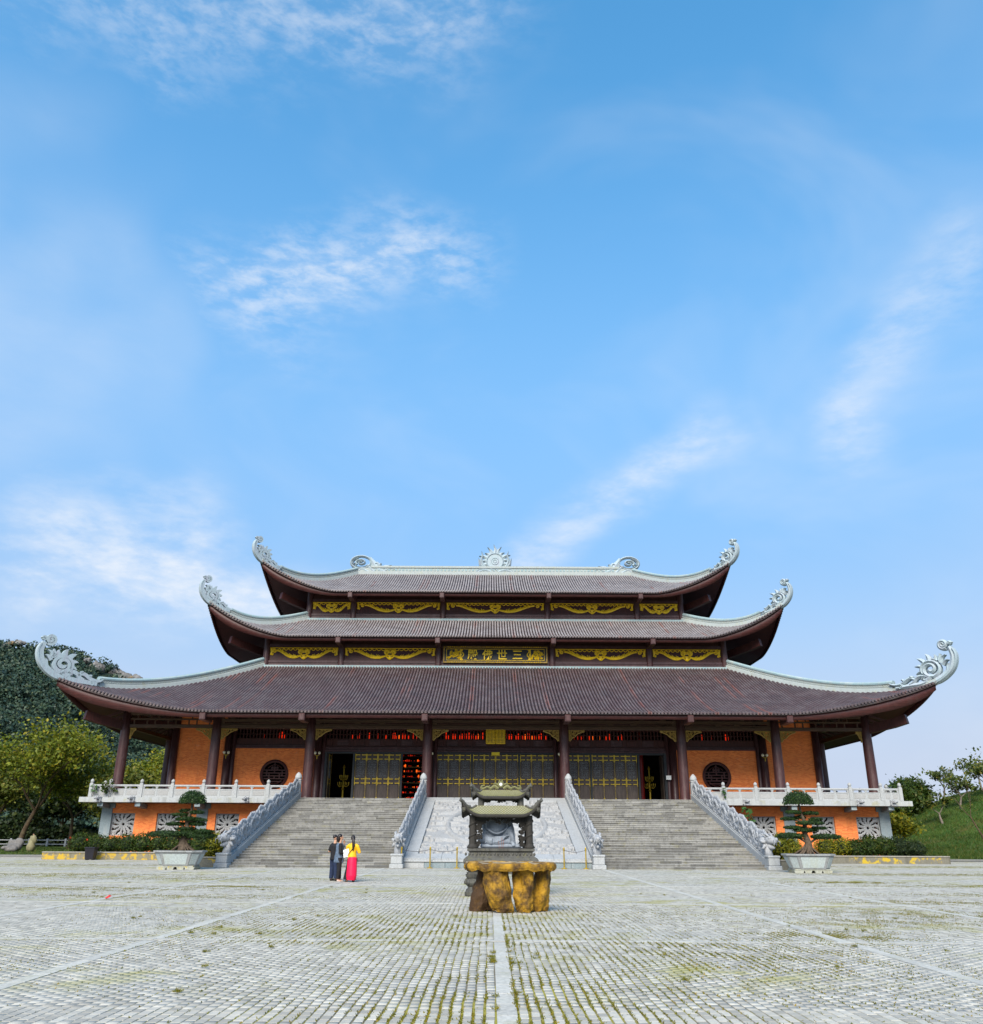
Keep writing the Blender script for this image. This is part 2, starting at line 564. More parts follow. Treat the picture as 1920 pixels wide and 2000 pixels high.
def m_leaf(name, c1, c2, c3=None, rough=0.55, sss=True, bs=0.6, ba=0.35):
    t = NT(name)
    r = t.island()
    col = t.mix(r, c1, c2)
    if c3 is not None:
        col = t.mix(t.math('GREATER_THAN', t.math('FRACT', t.math('MULTIPLY', r, 37.31)), 0.86), col, c3)
    big = t.noise(t.pos(), bs, 4, 0.6)
    col = t.mix(t.math('MULTIPLY', t.ramp(big, 0.35, 0.65), ba), col, mul(c1, 0.7))
    t.done(col, rough, 0.25)
    if sss:
        tr = t.node('ShaderNodeBsdfTranslucent')
        t.l.new(col, tr.inputs['Color'])
        mx = t.node('ShaderNodeMixShader'); mx.inputs[0].default_value = 0.28
        out = [n for n in t.n if n.type == 'OUTPUT_MATERIAL'][0]
        t.l.new(t.b.outputs[0], mx.inputs[1]); t.l.new(tr.outputs[0], mx.inputs[2]); t.l.new(mx.outputs[0], out.inputs['Surface'])
    return t.m

def m_glow(name, c, strength):
    t = NT(name)
    t.done(c, 0.4)
    t.b.inputs['Emission Color'].default_value = (*c, 1)
    t.b.inputs['Emission Strength'].default_value = strength
    return t.m

def m_gold(name, c, dark, rough=0.42, metal=0.25):
    t = NT(name)
    p = t.pos()
    f = t.ramp(t.noise(p, 5.0, 4, 0.65), 0.40, 0.72)
    col = t.mix(t.math('MULTIPLY', f, 0.55), c, dark)
    t.bump(t.noise(p, 22, 4, 0.6), 0.4, 0.02)
    return t.done(col, rough, 0.5, metal)

M = {}
M['tile'] = m_tile('glazed_tile')
M['tile_grey'] = m_tile('glazed_tile_sheen', (0.20, 0.175, 0.172), 0.45, (0.33, 0.315, 0.315))  # grazing sheen of the upper roofs put into a greyer tile colour
M['tile_pan'] = m_plain('pan_tile', (0.030, 0.017, 0.018), 0.5, 0.4, 2.0)  # shade between the barrel tiles put into the pan colour
M['ridge'] = m_stone('ridge_plaster', (0.335, 0.375, 0.365), dirt=(0.25, 0.27, 0.25), amt=0.45, moss=(0.34, 0.33, 0.16), mossamt=0.35, scale=1.2)
M['ridge_blue'] = m_stone('ridge_cap', (0.24, 0.34, 0.36), dirt=(0.36, 0.36, 0.32), amt=0.55, scale=1.0)
M['finial'] = m_stone('finial_ceramic', (0.34, 0.42, 0.45), dirt=(0.26, 0.25, 0.30), amt=0.55, scale=1.6, speck=0.22)
M['wood'] = m_wood('dark_maroon_wood', (0.050, 0.0115, 0.0095), rough=0.55, var=0.4)
M['soffit'] = m_wood('soffit_wood', (0.058, 0.0150, 0.0110), rough=0.6, var=0.4, axis='x')
M['fascia'] = m_wood('fascia_wood', (0.054, 0.0130, 0.0110), rough=0.5, var=0.4, axis='x', wear=(0.07, 0.035, 0.03), wamt=0.4)
M['column'] = m_wood('column_wood', (0.058, 0.0225, 0.0215), rough=0.42, var=0.3, wear=(0.115, 0.072, 0.072), wamt=0.55)
M['beam'] = m_wood('beam_wood', (0.065, 0.033, 0.016), rough=0.55, var=0.4, axis='x')
M['plank'] = m_wood('plank_wood', (0.055, 0.022, 0.024), rough=0.5, var=0.4, axis='x', wear=(0.12, 0.075, 0.08), wamt=0.4)
M['brick'] = m_brick('orange_brick')
M['stone'] = m_stone('pale_stone', (0.345, 0.355, 0.355), dirt=(0.24, 0.25, 0.24), amt=0.5)
M['stone_mossy'] = m_stone('pale_stone_weathered', (0.36, 0.375, 0.375), dirt=(0.20, 0.205, 0.19), amt=0.6, moss=(0.30, 0.27, 0.05), mossamt=0.35)
M['bluestone'] = m_stone('blue_grey_stone', (0.19, 0.235, 0.25), dirt=(0.27, 0.28, 0.27), amt=0.45)
M['dragonstone'] = m_stone('carved_dragon_stone', (0.335, 0.345, 0.355), dirt=(0.16, 0.165, 0.17), amt=0.65, scale=1.8, speck=0.25)
M['step'] = m_stone('step_stone', (0.225, 0.220, 0.202), dirt=(0.095, 0.092, 0.08), amt=0.65, moss=(0.19, 0.17, 0.05), mossamt=0.35, rnd=0.32, scale=1.3)
M['relief'] = m_stone('relief_stone', (0.30, 0.298, 0.288), dirt=(0.33, 0.34, 0.34), amt=0.35, scale=1.2)
M['gold'] = m_gold('gilded_carving', (0.92, 0.60, 0.012), (0.42, 0.23, 0.010), metal=0.05)
M['gold_dull'] = m_gold('dull_gilt_wood', (0.34, 0.22, 0.045), (0.10, 0.05, 0.02), rough=0.55, metal=0.1)
M['brass'] = m_gold('brass', (0.50, 0.34, 0.03), (0.22, 0.14, 0.02), rough=0.35, metal=0.6)
M['gold_paint'] = m_plain('gold_letter_paint', (0.92, 0.62, 0.012), 0.45, 0.12, 4.0)
M['gold_scroll'] = m_plain('gold_scroll_paint', (0.74, 0.48, 0.012), 0.5, 0.25, 6.0)
M['yellow_sign'] = m_plain('yellow_sign', (0.74, 0.56, 0.02), 0.5, 0.08, 3.0)
M['black'] = m_plain('black_lacquer', (0.008, 0.010, 0.012), 0.45, 0.3, 4.0)
M['door_frame'] = m_wood('door_frame_wood', (0.017, 0.020, 0.023), rough=0.45, var=0.35)
M['door'] = m_wood('door_panel_wood', (0.060, 0.042, 0.033), rough=0.42, var=0.35, wear=(0.11, 0.085, 0.066), wamt=0.5)
M['fret'] = m_plain('fretwork_wood', (0.15, 0.155, 0.16), 0.45, 0.3, 6.0)
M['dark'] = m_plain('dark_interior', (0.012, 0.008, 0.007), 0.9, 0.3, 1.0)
M['grass'] = m_leaf('grass_blades', (0.035, 0.075, 0.012), (0.085, 0.13, 0.018), (0.15, 0.14, 0.03))
M['moss_tuft'] = m_leaf('joint_grass', (0.10, 0.115, 0.010), (0.24, 0.21, 0.016), (0.30, 0.20, 0.02))
# ================================================================== TEMPLE HALL
YC = 95.0                       # centre line of the hall in depth
Y_COL, Y_IN = 69.0, 72.6        # veranda columns, inner front wall
FLOOR = 4.18
XC = (5.3, 14.4, 21.75, 28.85)  # column lines either side of the axis
temple = empty('temple_hall', (0, YC, 0), 'large three-tiered wooden temple hall with upswept maroon tiled roofs on a brick storey', 'temple')

ROOFS = [dict(name='lower_roof', Xe=33.2, Xt=21.5, Ye=65.2, Yt=80.3, ze=10.2, zt=16.35, L=2.45, pz=1.22),
         dict(name='middle_roof', Xe=26.7, Xt=18.95, Ye=78.0, Yt=85.7, ze=18.7, zt=22.1, L=3.2, pz=1.2),
         dict(name='upper_roof', Xe=23.6, Xt=15.7, Ye=83.0, Yt=95.0, ze=24.3, zt=29.6, L=3.2, pz=1.2)]

class Panel:
    """one slope of a hipped roof in its own (u along the eave, w inwards) coordinates"""
    def __init__(s, r, side):
        s.r = r; s.side = side
        fw = r['Yt'] - r['Ye']; sw = r['Xe'] - r['Xt']
        if side in ('front', 'back'):
            s.hE, s.hT, s.W = r['Xe'], r['Xt'], fw
        else:
            s.hE, s.hT, s.W = YC - r['Ye'], YC - r['Yt'], sw
    def z(s, u, w):
        r = s.r
        q = np.clip(w / s.W, -0.1, 1.0)
        qq = np.clip(q, 0, 1)
        c = np.clip((np.abs(u) - s.hT) / (s.hE - s.hT), 0, 1.1)
        return r['ze'] + (r['zt'] - r['ze']) * np.sign(q) * np.abs(q) ** r['pz'] * 1.0 + r['L'] * c ** 1.6 * (1 - qq) ** 1.2
    def wmax(s, u):
        return np.where(np.abs(u) <= s.hT, s.W, s.W * np.clip((s.hE - np.abs(u)) / (s.hE - s.hT), 0, 1))
    def world(s, u, w, z):
        r = s.r
        if s.side == 'front': return np.stack([u, r['Ye'] + w, z], -1)
        if s.side == 'back': return np.stack([-u, 2 * YC - r['Ye'] - w, z], -1)
        if s.side == 'left': return np.stack([-r['Xe'] + w, YC - u, z], -1)
        return np.stack([r['Xe'] - w, YC + u, z], -1)
    def slope_sin(s):
        return (s.r['zt'] - s.r['ze']) / math.hypot(s.W, s.r['zt'] - s.r['ze'])

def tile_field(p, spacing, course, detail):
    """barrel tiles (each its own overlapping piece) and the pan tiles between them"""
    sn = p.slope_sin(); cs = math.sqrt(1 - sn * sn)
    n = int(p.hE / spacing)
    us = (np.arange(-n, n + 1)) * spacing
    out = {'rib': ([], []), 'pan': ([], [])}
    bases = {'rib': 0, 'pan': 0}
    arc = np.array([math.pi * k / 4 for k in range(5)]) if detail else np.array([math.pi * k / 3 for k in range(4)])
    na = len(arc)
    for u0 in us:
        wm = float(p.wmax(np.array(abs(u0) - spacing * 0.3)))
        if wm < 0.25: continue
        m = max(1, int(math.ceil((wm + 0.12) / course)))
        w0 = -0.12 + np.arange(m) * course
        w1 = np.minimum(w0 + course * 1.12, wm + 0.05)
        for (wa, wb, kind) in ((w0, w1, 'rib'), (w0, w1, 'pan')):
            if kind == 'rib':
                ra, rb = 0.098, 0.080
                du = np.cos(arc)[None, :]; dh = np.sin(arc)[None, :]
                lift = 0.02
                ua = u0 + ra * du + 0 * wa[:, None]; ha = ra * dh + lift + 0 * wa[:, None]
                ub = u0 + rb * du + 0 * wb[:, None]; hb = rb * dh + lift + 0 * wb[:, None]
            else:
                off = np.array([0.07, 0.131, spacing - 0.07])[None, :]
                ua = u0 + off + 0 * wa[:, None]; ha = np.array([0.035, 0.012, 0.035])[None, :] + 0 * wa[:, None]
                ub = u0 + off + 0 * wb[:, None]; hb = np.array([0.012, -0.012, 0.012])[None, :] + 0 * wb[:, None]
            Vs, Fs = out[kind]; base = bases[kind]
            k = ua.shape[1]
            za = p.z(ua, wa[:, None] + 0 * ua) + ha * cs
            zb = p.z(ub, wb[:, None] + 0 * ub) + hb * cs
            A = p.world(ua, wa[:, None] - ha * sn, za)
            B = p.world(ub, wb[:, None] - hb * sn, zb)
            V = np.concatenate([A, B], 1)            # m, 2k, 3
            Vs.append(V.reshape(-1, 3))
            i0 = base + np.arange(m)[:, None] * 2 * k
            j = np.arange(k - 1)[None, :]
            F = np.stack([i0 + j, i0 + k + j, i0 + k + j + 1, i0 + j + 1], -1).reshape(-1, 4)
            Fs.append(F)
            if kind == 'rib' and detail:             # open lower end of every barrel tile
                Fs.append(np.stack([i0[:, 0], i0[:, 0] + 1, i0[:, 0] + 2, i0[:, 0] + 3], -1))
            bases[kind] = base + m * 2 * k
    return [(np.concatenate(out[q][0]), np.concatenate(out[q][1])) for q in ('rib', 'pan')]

def strip_sheet(p, nu, nw, dz, u_in=0.0, w0=0.0):
    a = np.linspace(-1, 1, nu); q = np.linspace(0, 1, nw)
    A, Q = np.meshgrid(a, q, indexing='ij')
    Wd = w0 + Q * (p.W - w0)
    half = p.hE + (p.hT - p.hE) * (Wd / p.W)
    # denser towards the corners
    A2 = np.sign(A) * np.abs(A) ** 0.85
    U = A2 * half
    Z = p.z(U, Wd) + dz
    V = p.world(U, Wd, Z).reshape(-1, 3)
    i = np.arange(nu - 1)[:, None] * nw + np.arange(nw - 1)[None, :]
    F = np.stack([i, i + nw, i + nw + 1, i + 1], -1).reshape(-1, 4)
    return V, F

def fascia(p, depth, thick, inset, ztop=-0.02):
    n = 121
    u = np.linspace(-1, 1, n); u = np.sign(u) * np.abs(u) ** 0.8 * (p.hE - inset * 0.9)
    c = np.clip((np.abs(u) - p.hT) / (p.hE - p.hT), 0, 1)
    dep = depth * (1 + (2.3 if p.side in ('front', 'back') else 1.1) * c ** 1.2 * (1 - 0.97 * c ** 6))
    ztp = p.z(u, np.full(n, inset)) + ztop
    rows = []
    for (w, z) in ((inset, ztp), (inset, ztp - dep), (inset + thick, ztp - dep), (inset + thick, ztp)):
        rows.append(p.world(u, np.full(n, w), z))
    V = np.stack(rows, 1).reshape(-1, 3)
    F = []
    for i in range(n - 1):
        for k in range(4):
            k2 = (k + 1) % 4
            F.append((i * 4 + k, i * 4 + k2, (i + 1) * 4 + k2, (i + 1) * 4 + k))
    return V, np.array(F)

def sweep_profile(path, prof, up=Vector((0, 0, 1))):
    """sweep a (side, height) closed profile along a 3-D path, kept upright"""
    vs, fs = [], []
    n = len(prof)
    for i, p in enumerate(path):
        t = (path[min(i + 1, len(path) - 1)] - path[max(i - 1, 0)])
        h = Vector((t.x, t.y, 0)).normalized()
        side = Vector((-h.y, h.x, 0))
        nrm = side.cross(t.normalized()).normalized()
        if nrm.z < 0: nrm = -nrm
        for (a, b) in prof:
            vs.append(p + side * a + nrm * b)
    for i in range(len(path) - 1):
        for k in range(n):
            k2 = (k + 1) % n
            fs.append((i * n + k, (i + 1) * n + k, (i + 1) * n + k2, i * n + k2))
    fs.append(tuple(range(n))); fs.append(tuple((len(path) - 1) * n + k for k in reversed(range(n))))
    return vs, fs

def horn_ornament(mb, O, ux, scale, sx=1.38, uy=None):
    """corner finial: upswept horn with cloud tip, ring scroll with leaves and trailing foot scroll"""
    if uy is None: uy = Vector((0, 0, 1))
    un = ux.cross(uy).normalized()
    T = 0.26 * scale
    fr = (O - un * T, ux, uy, un)
    k = 0.003 * scale
    def P(pts): return [((620 - a) * k * sx, (1150 - b) * k) for a, b in pts]
    def W(ws): return [w * k for w in ws]
    D = 2 * T
    # horn
    c = smooth_line(P([(760, 1180), (600, 1120), (450, 1010), (345, 870), (285, 700), (268, 520), (310, 330)]), 5)
    mb.ribbon(c, interp(W([60, 78, 82, 76, 66, 60, 50]), len(c)), fr, D, 0.3)
    c2 = smooth_line(P([(700, 1190), (560, 1150), (405, 1030), (290, 880), (225, 700), (210, 520), (250, 370)]), 5)
    mb.ribbon(c2, interp(W([26, 26, 26, 24, 22, 20, 16]), len(c2)), fr, D * 1.12, 0.3, -D * 0.06)
    # cloud tip
    mb.ribbon([(x, y) for x, y in spiral(*P([(420, 250)])[0], 118 * k, 12 * k, -60, -760, 40)], W([44] * 30 + [30] * 10), fr, D * 0.95, 0.35)
    mb.ribbon(spiral(*P([(300, 235)])[0], 40 * k, 8 * k, 0, 420, 16), W([34] * 16), fr, D * 0.9, 0.35, 0.01)
    # ring
    rc = P([(715, 830)])[0]
    mb.ribbon(spiral(rc[0], rc[1], 205 * k, 196 * k, 210, -80, 34, sx=1.12), interp(W([46, 40, 42, 60]), 34), fr, D, 0.35)
    mb.ribbon(spiral(rc[0], rc[1], 190 * k, 30 * k, -80, -520, 40, sx=1.1), interp(W([56, 50, 44, 46, 52, 60]), 40), fr, D, 0.35)
    # leaves on the ring
    for a, ln, w in ((-68, 135, 34), (-40, 160, 34), (-12, 165, 32), (18, 175, 38), (52, 210, 50), (88, 190, 52), (122, 175, 46)):
        a = 180 - a
        d = Vector((math.cos(R(a)), math.sin(R(a)))); nd = Vector((-d.y, d.x))
        b = Vector(rc) + d * 205 * k
        tip = b + d * ln * k + nd * (60 * k if a < 150 else 35 * k)
        pts = [tuple(b + (tip - b) * t + nd * math.sin(t * 3.1) * -25 * k) for t in (0, 0.3, 0.6, 0.85, 1)]
        mb.ribbon(pts, [w * k * 1.3, w * k * 1.25, w * k * 0.95, w * k * 0.5, 2 * k], fr, D * 0.9, 0.4, 0.01)
    # tuft between horn and ring
    for pts, ws in (([(520, 700), (500, 620), (470, 560), (400, 510)], (60, 56, 40, 8)),
                    ([(520, 680), (530, 600), (515, 540), (500, 470)], (50, 50, 36, 6)),
                    ([(480, 760), (440, 690), (400, 650), (360, 640)], (44, 40, 28, 8)),
                    ([(560, 640), (600, 600), (640, 590), (670, 610)], (44, 40, 34, 20)),
                    ([(420, 960), (400, 860), (390, 780), (370, 730)], (44, 40, 30, 6))):
        c = smooth_line(P(pts), 4)
        mb.ribbon(c, interp(W(ws), len(c)), fr, D * 0.9, 0.4, 0.008)
    # foot scroll
    c = smooth_line(P([(730, 1010), (800, 1090), (830, 1150), (960, 1190), (1120, 1200), (1300, 1220), (1420, 1235)]), 5)
    mb.ribbon(c, interp(W([70, 60, 62, 60, 58, 50, 40]), len(c)), fr, D, 0.3)
    for pts, ws in (([(800, 1000), (920, 985), (1010, 1030), (1060, 1110), (1150, 1170)], (52, 50, 50, 46, 40)),
                    ([(1030, 1060), (1120, 1010), (1200, 1050), (1270, 1110), (1380, 1150), (1480, 1140), (1545, 1090)], (30, 44, 48, 46, 40, 28, 6)),
                    ([(770, 1020), (840, 1020), (865, 1080), (820, 1110)], (40, 36, 30, 16)),
                    ([(1080, 1000), (1105, 970), (1130, 985)], (34, 28, 18)),
                    ([(1250, 1060), (1280, 1030), (1300, 1050)], (30, 26, 14))):
        c = smooth_line(P(pts), 4)
        mb.ribbon(c, interp(W(ws), len(c)), fr, D * 0.94, 0.35, 0.005)
    rr = P([(1325, 1210)])[0]
    mb.ribbon(spiral(rr[0], rr[1], 70 * k, 10 * k, 150, -420, 22), W([26] * 22), fr, D * 1.1, 0.35, -0.01)

def hip_path(r, sx, sy, n=40, q0=0.0):
    p = Panel(r, 'front')
    q = np.linspace(q0, 1, n)
    w = q * p.W
    u = p.hE + (p.hT - p.hE) * q
    z = p.z(u, w)
    out = []
    for i in range(n):
        y = r['Ye'] + w[i]
        out.append(Vector((sx * u[i], y if sy < 0 else 2 * YC - y, z[i])))
    return out

for ri, r in enumerate(ROOFS):
    ro = empty(r['name'], (0, YC, r['ze']), parent=temple)
    r['ob'] = ro
    for side in ('front', 'left', 'right', 'back'):
        p = Panel(r, side)
        det = side == 'front'
        (V, F), (V2, F2) = tile_field(p, 0.262, 0.34 if det else 1.6, det)
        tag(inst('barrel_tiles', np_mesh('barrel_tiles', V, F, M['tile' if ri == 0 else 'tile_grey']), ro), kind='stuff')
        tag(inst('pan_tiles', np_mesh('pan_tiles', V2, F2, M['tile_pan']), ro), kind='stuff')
        V, F = strip_sheet(p, 61, 26, -0.13, w0=0.05)
        inst('roof_deck', np_mesh('roof_deck', V, F, M['wood']), ro)
        V, F = strip_sheet(p, 61, 20, -0.38, w0=0.34)
        inst('soffit', np_mesh('soffit', V, F, M['soffit']), ro)
        V, F = fascia(p, 0.42, 0.10, 0.16)
        inst('fascia_board', np_mesh('fascia_board', V, F, M['fascia']), ro)
        # thin tile bed lip under the tile ends
        V, F = fascia(p, 0.10, 0.10, -0.02, ztop=0.0)
        inst('eave_lip', np_mesh('eave_lip', V, F, M['tile']), ro)
        # round tile ends along the eave
        if side in ('front', 'left', 'right'):
            mbd = MB()
            n = int(p.hE / 0.262)
            for k in range(-n, n + 1):
                u0 = k * 0.262
                if side != 'front' and (u0 < 0) == (side == 'right'):
                    pass
                zc = float(p.z(np.array(u0), np.array(-0.12)))
                nrm = {'front': Vector((0, -1, 0)), 'left': Vector((-1, 0, 0)), 'right': Vector((1, 0, 0))}[side]
                c = Vector(p.world(np.array(u0), np.array(-0.13), np.array(zc + 0.035)))
                s1 = nrm.cross(Vector((0, 0, 1)))
                pts = [c + s1 * (0.105 * math.cos(R(60 * q))) + Vector((0, 0, 0.105 * math.sin(R(60 * q)))) for q in range(6)]
                mbd.add([x - nrm * 0.05 for x in pts] + [x for x in pts], [(6, 7, 8, 9, 10, 11)] + [(q, (q + 1) % 6, 6 + (q + 1) % 6, 6 + q) for q in range(6)])
            tag(mbd.build('tile_end_caps', M['tile'], ro, recalc=True), kind='stuff')
    # hip ridges, corner beams and finials
    for sx in (-1, 1):
        for sy in (-1, 1):
            path = hip_path(r, sx, sy)
            lenp = [(path[i] - path[0]).length for i in range(len(path))]
            start = next(i for i, d in enumerate(lenp) if d > (3.2 if ri == 0 else 2.4))
            ext = path[start:]
            vs, fs = sweep_profile(ext, [(-0.30, -0.1), (0.30, -0.1), (0.26, 0.26), (0.16, 0.30), (0.16, 0.56), (-0.16, 0.56), (-0.16, 0.30), (-0.26, 0.26)])
            MB().add(vs, fs).build('hip_ridge', M['ridge'], ro, recalc=True)
            vs, fs = sweep_profile(ext, [(-0.24, 0.56), (0.24, 0.56), (0.26, 0.68), (0.14, 0.80), (-0.14, 0.80), (-0.26, 0.68)])
            MB().add(vs, fs).build('ridge_cap', M['ridge_blue'], ro, recalc=True)
            if sy < 0:
                # pierced chain band on the face of the ridge
                mbc = MB()
                d = 0.0
                for i in range(len(ext) - 1):
                    a, b = ext[i], ext[i + 1]
                    seg = (b - a).length; t = (b - a).normalized()
                    hh = Vector((t.x, t.y, 0)).normalized(); side = Vector((-hh.y, hh.x, 0)); nr = side.cross(t)
                    if nr.z < 0: nr = -nr
                    if side.y > 0: side = -side
                    while d < seg:
                        c = a + t * d + side * 0.165 + nr * 0.43
                        mbc.ribbon(spiral(0, 0, 0.085, 0.085, 0, 360, 9), 0.022, (c, t, nr, side), 0.04, 0.3)
                        d += 0.21
                    d -= seg
                tag(mbc.build('chain_band', M['ridge'], ro, recalc=True), kind='stuff')
            # base slope of the finial
            foot = path[:start + 2]
            vs, fs = sweep_profile(foot, [(-0.28, -0.12), (0.28, -0.12), (0.24, 0.20), (0.14, 0.26), (-0.14, 0.26), (-0.24, 0.20)])
            MB().add(vs, fs).build('ridge_foot', M['ridge'], ro, recalc=True)
            if sy < 0:
                mbh = MB()
                ux = Vector((sx * 0.72, -0.69, 0)).normalized()
                tn = (path[0] - path[start]).normalized()
                el = (math.asin(tn.z) - R(6)) * (0.9 if ri == 0 else 0.40)
                hd = Vector((tn.x, tn.y, 0)).normalized().lerp(ux, 0.5).normalized()
                ux2 = hd * math.cos(el) + Vector((0, 0, math.sin(el)))
                uy2 = Vector((0, 0, math.cos(el))) - hd * math.sin(el)
                horn_ornament(mbh, path[0] + Vector((0, 0, 0.02 if ri == 0 else -0.12)), ux2, 1.0 if ri == 0 else 0.80, 1.30 if ri == 0 else 1.15, uy2)
                ob = mbh.build('corner_finial', M['finial'], ro, recalc=True)
            # projecting corner beam under the hip
            tgt = path[0] + (path[6] - path[0]) * 0.55 + Vector((0, 0, -1.0))
            inn = Vector((sx * (r['Xe'] - (4.6 if ri == 0 else 4.4)), 0, r['ze'] - 0.75 + (0.0)))
            inn.y = (r['Ye'] + 4.2) if sy < 0 else 2 * YC - r['Ye'] - 4.2
            tip = Vector((sx * (r['Xe'] - 2.0), (r['Ye'] + 1.9) if sy < 0 else 2 * YC - r['Ye'] - 1.9, r['ze'] - 0.35 + r['L'] * 0.10))
            vs, fs = sweep_profile([inn, inn.lerp(tip, 0.75) + Vector((0, 0, -0.06)), tip, tip + (tip - inn).normalized() * 0.12], [(-0.24, -0.34), (0.24, -0.34), (0.24, 0.34), (-0.24, 0.34)])
            MB().add(vs, fs).build('corner_beam', M['wood'], ro, recalc=True)
    # bargeboard scallops along the side eaves near the tips come from the side tile ends

# top storey junction mouldings where a roof meets the wall above
for ri in (0, 1):
    r = ROOFS[ri]
    mb = MB()
    z = r['zt']
    mb.box(-r['Xt'] - 0.35, r['Xt'] + 0.35, r['Yt'] - 0.42, r['Yt'] - 0.05, z - 0.30, z + 0.02)
    mb.build('flashing_ridge', M['ridge_blue'], r['ob'])

# main ridge
r = ROOFS[2]
mb = MB()
RX = r['Xt']
mb.box(-RX, RX, YC - 0.30, YC + 0.30, r['zt'] - 0.15, r['zt'] + 0.28)
mb.box(-RX, RX, YC - 0.20, YC + 0.20, r['zt'] + 0.28, r['zt'] + 0.70)
mb.build('main_ridge', M['ridge'], r['ob'])
MB().box(-RX + 1.5, RX - 1.5, YC - 0.30, YC + 0.30, r['zt'] + 0.70, r['zt'] + 0.92).build('ridge_cap', M['ridge'], r['ob'])
mb = MB()
for k in range(int((RX - 2) / 0.4) * 2 + 1):
    x = -RX + 2 + k * 0.4
    mb.box(x - 0.12, x + 0.12, YC - 0.235, YC - 0.20, r['zt'] + 0.36, r['zt'] + 0.60)
tag(mb.build('ridge_band', M['ridge_blue'], r['ob']), kind='stuff')

def ridge_end(mb, sx):
    """coiled tail finial: oval ring with an eye-shaped scroll, body sweeping down to the ridge"""
    k = 0.00622
    ux, uy, un = Vector((sx, 0, 0)), Vector((0, 0, 1)), Vector((0, -1, 0))
    O = Vector((sx * RX, YC + 0.24, r['zt'] - 0.05))
    fr = (O, ux, uy, un)
    D = 0.50
    def P(pts): return [((430 - a) * k, (760 - b) * k) for a, b in pts]
    cx, cy = P([(480, 530)])[0]
    mb.ribbon(spiral(cx, cy, 1.0, 1.0, 0, 362, 44, sx=185 * k, sy=122 * k), 20 * k, fr, D, 0.35)
    mb.ribbon(spiral(cx, cy, 1.0, 0.98, -150, 70, 26, sx=150 * k, sy=92 * k), interp([12 * k, 7 * k, 12 * k], 26), fr, D * 0.9, 0.35, 0.02)
    mb.ribbon(spiral(cx, cy, 1.0, 0.2, -40, 500, 40, sx=98 * k, sy=62 * k), interp([22 * k, 16 * k, 14 * k, 16 * k], 40), fr, D, 0.35)
    for pts, ws in (([(640, 440), (690, 520), (760, 610), (860, 680), (1000, 730), (1120, 742)], (26, 46, 70, 70, 44, 20)),
                    ([(600, 590), (660, 640), (720, 700), (800, 735), (1100, 748)], (26, 44, 50, 34, 18)),
                    ([(430, 760), (450, 700), (480, 670), (520, 660), (600, 700), (700, 740)], (30, 40, 44, 44, 44, 30)),
                    ([(740, 560), (780, 545), (800, 590), (790, 640)], (22, 26, 22, 14)),
                    ([(820, 600), (840, 560), (860, 555)], (30, 20, 4)),
                    ([(880, 640), (930, 610), (990, 600), (1050, 590)], (30, 28, 18, 4)),
                    ([(900, 660), (970, 630), (1040, 625), (1090, 640)], (26, 26, 18, 5)),
                    ([(940, 690), (1010, 660), (1070, 660), (1120, 680)], (26, 24, 16, 5)),
                    ([(600, 600), (650, 585), (668, 612), (640, 628)], (16, 16, 12, 8)),
                    ([(330, 520), (318, 548), (350, 560), (372, 545)], (14, 14, 12, 8))):
        c = smooth_line(P(pts), 5)
        mb.ribbon(c, interp([w * k for w in ws], len(c)), fr, D, 0.35, 0.01 * (len(pts) % 3))
for sx in (-1, 1):
    mb = MB(); ridge_end(mb, sx)
    mb.build('ridge_end_scroll', M['finial'], r['ob'], recalc=True)

# flaming disc in the middle of the ridge
mb = MB()
k = 0.0155
O = Vector((0, YC + 0.25, r['zt'] - 0.05))
fr = (O, Vector((1, 0, 0)), Vector((0, 0, 1)), Vector((0, -1, 0)))
def Pm(pts): return [((a - 843) * k, (378 - b) * k) for a, b in pts]
cx, cy = Pm([(843, 275)])[0]
mb.plate(spiral(cx, cy, 62 * k, 62 * k, 0, 351, 32), fr, 0.36, 0.07)
mb.ribbon(spiral(cx, cy, 60 * k, 60 * k, 0, 362, 36), 9 * k, fr, 0.54, 0.4)
mb.ribbon(spiral(cx, cy, 26 * k, 26 * k, 0, 362, 26), 5 * k, fr, 0.50, 0.4)
mb.ribbon(spiral(cx, cy, 12 * k, 12 * k, 0, 362, 18), 5 * k, fr, 0.50, 0.4)
for a in range(-40, 230, 22):
    d = Vector((math.cos(R(a)), math.sin(R(a)))); nd = Vector((-d.y, d.x)) * (1 if a < 90 else -1)
    b = Vector((cx, cy)) + d * 60 * k
    L_ = (64 if abs(a - 92) < 8 else 34 + 22 * (abs((a // 22) % 2))) * k * (1.15 if a > 0 else 0.9)
    pts = [tuple(b + d * L_ * t + nd * math.sin(t * 4.0) * 7 * k) for t in (0, 0.25, 0.5, 0.75, 1)]
    mb.ribbon(pts, [13 * k, 15 * k, 10 * k, 5 * k, 0.6 * k], fr, 0.42, 0.4, 0.03)
for s in (-1, 1):
    for pts, ws in (([(0, 375), (40, 350), (80, 345), (120, 355), (150, 375)], (16, 20, 18, 16, 8)),
                    ([(70, 330), (90, 300), (100, 260), (92, 230), (100, 195)], (14, 12, 10, 8, 1)),
                    ([(86, 320), (108, 300), (116, 270), (122, 250)], (12, 10, 7, 1)),
                    ([(60, 345), (90, 335), (120, 340), (135, 360), (110, 368)], (14, 14, 12, 10, 7)),
                    ([(10, 345), (30, 330), (60, 330), (85, 345)], (16, 16, 14, 10))):
        c = smooth_line([(s * a * k, (378 - b) * k) for a, b in pts], 4)
        mb.ribbon(c, interp([w * k for w in ws], len(c)), fr, 0.52, 0.4, 0.012)
mb.build('flaming_disc_finial', M['finial'], r['ob'], recalc=True)

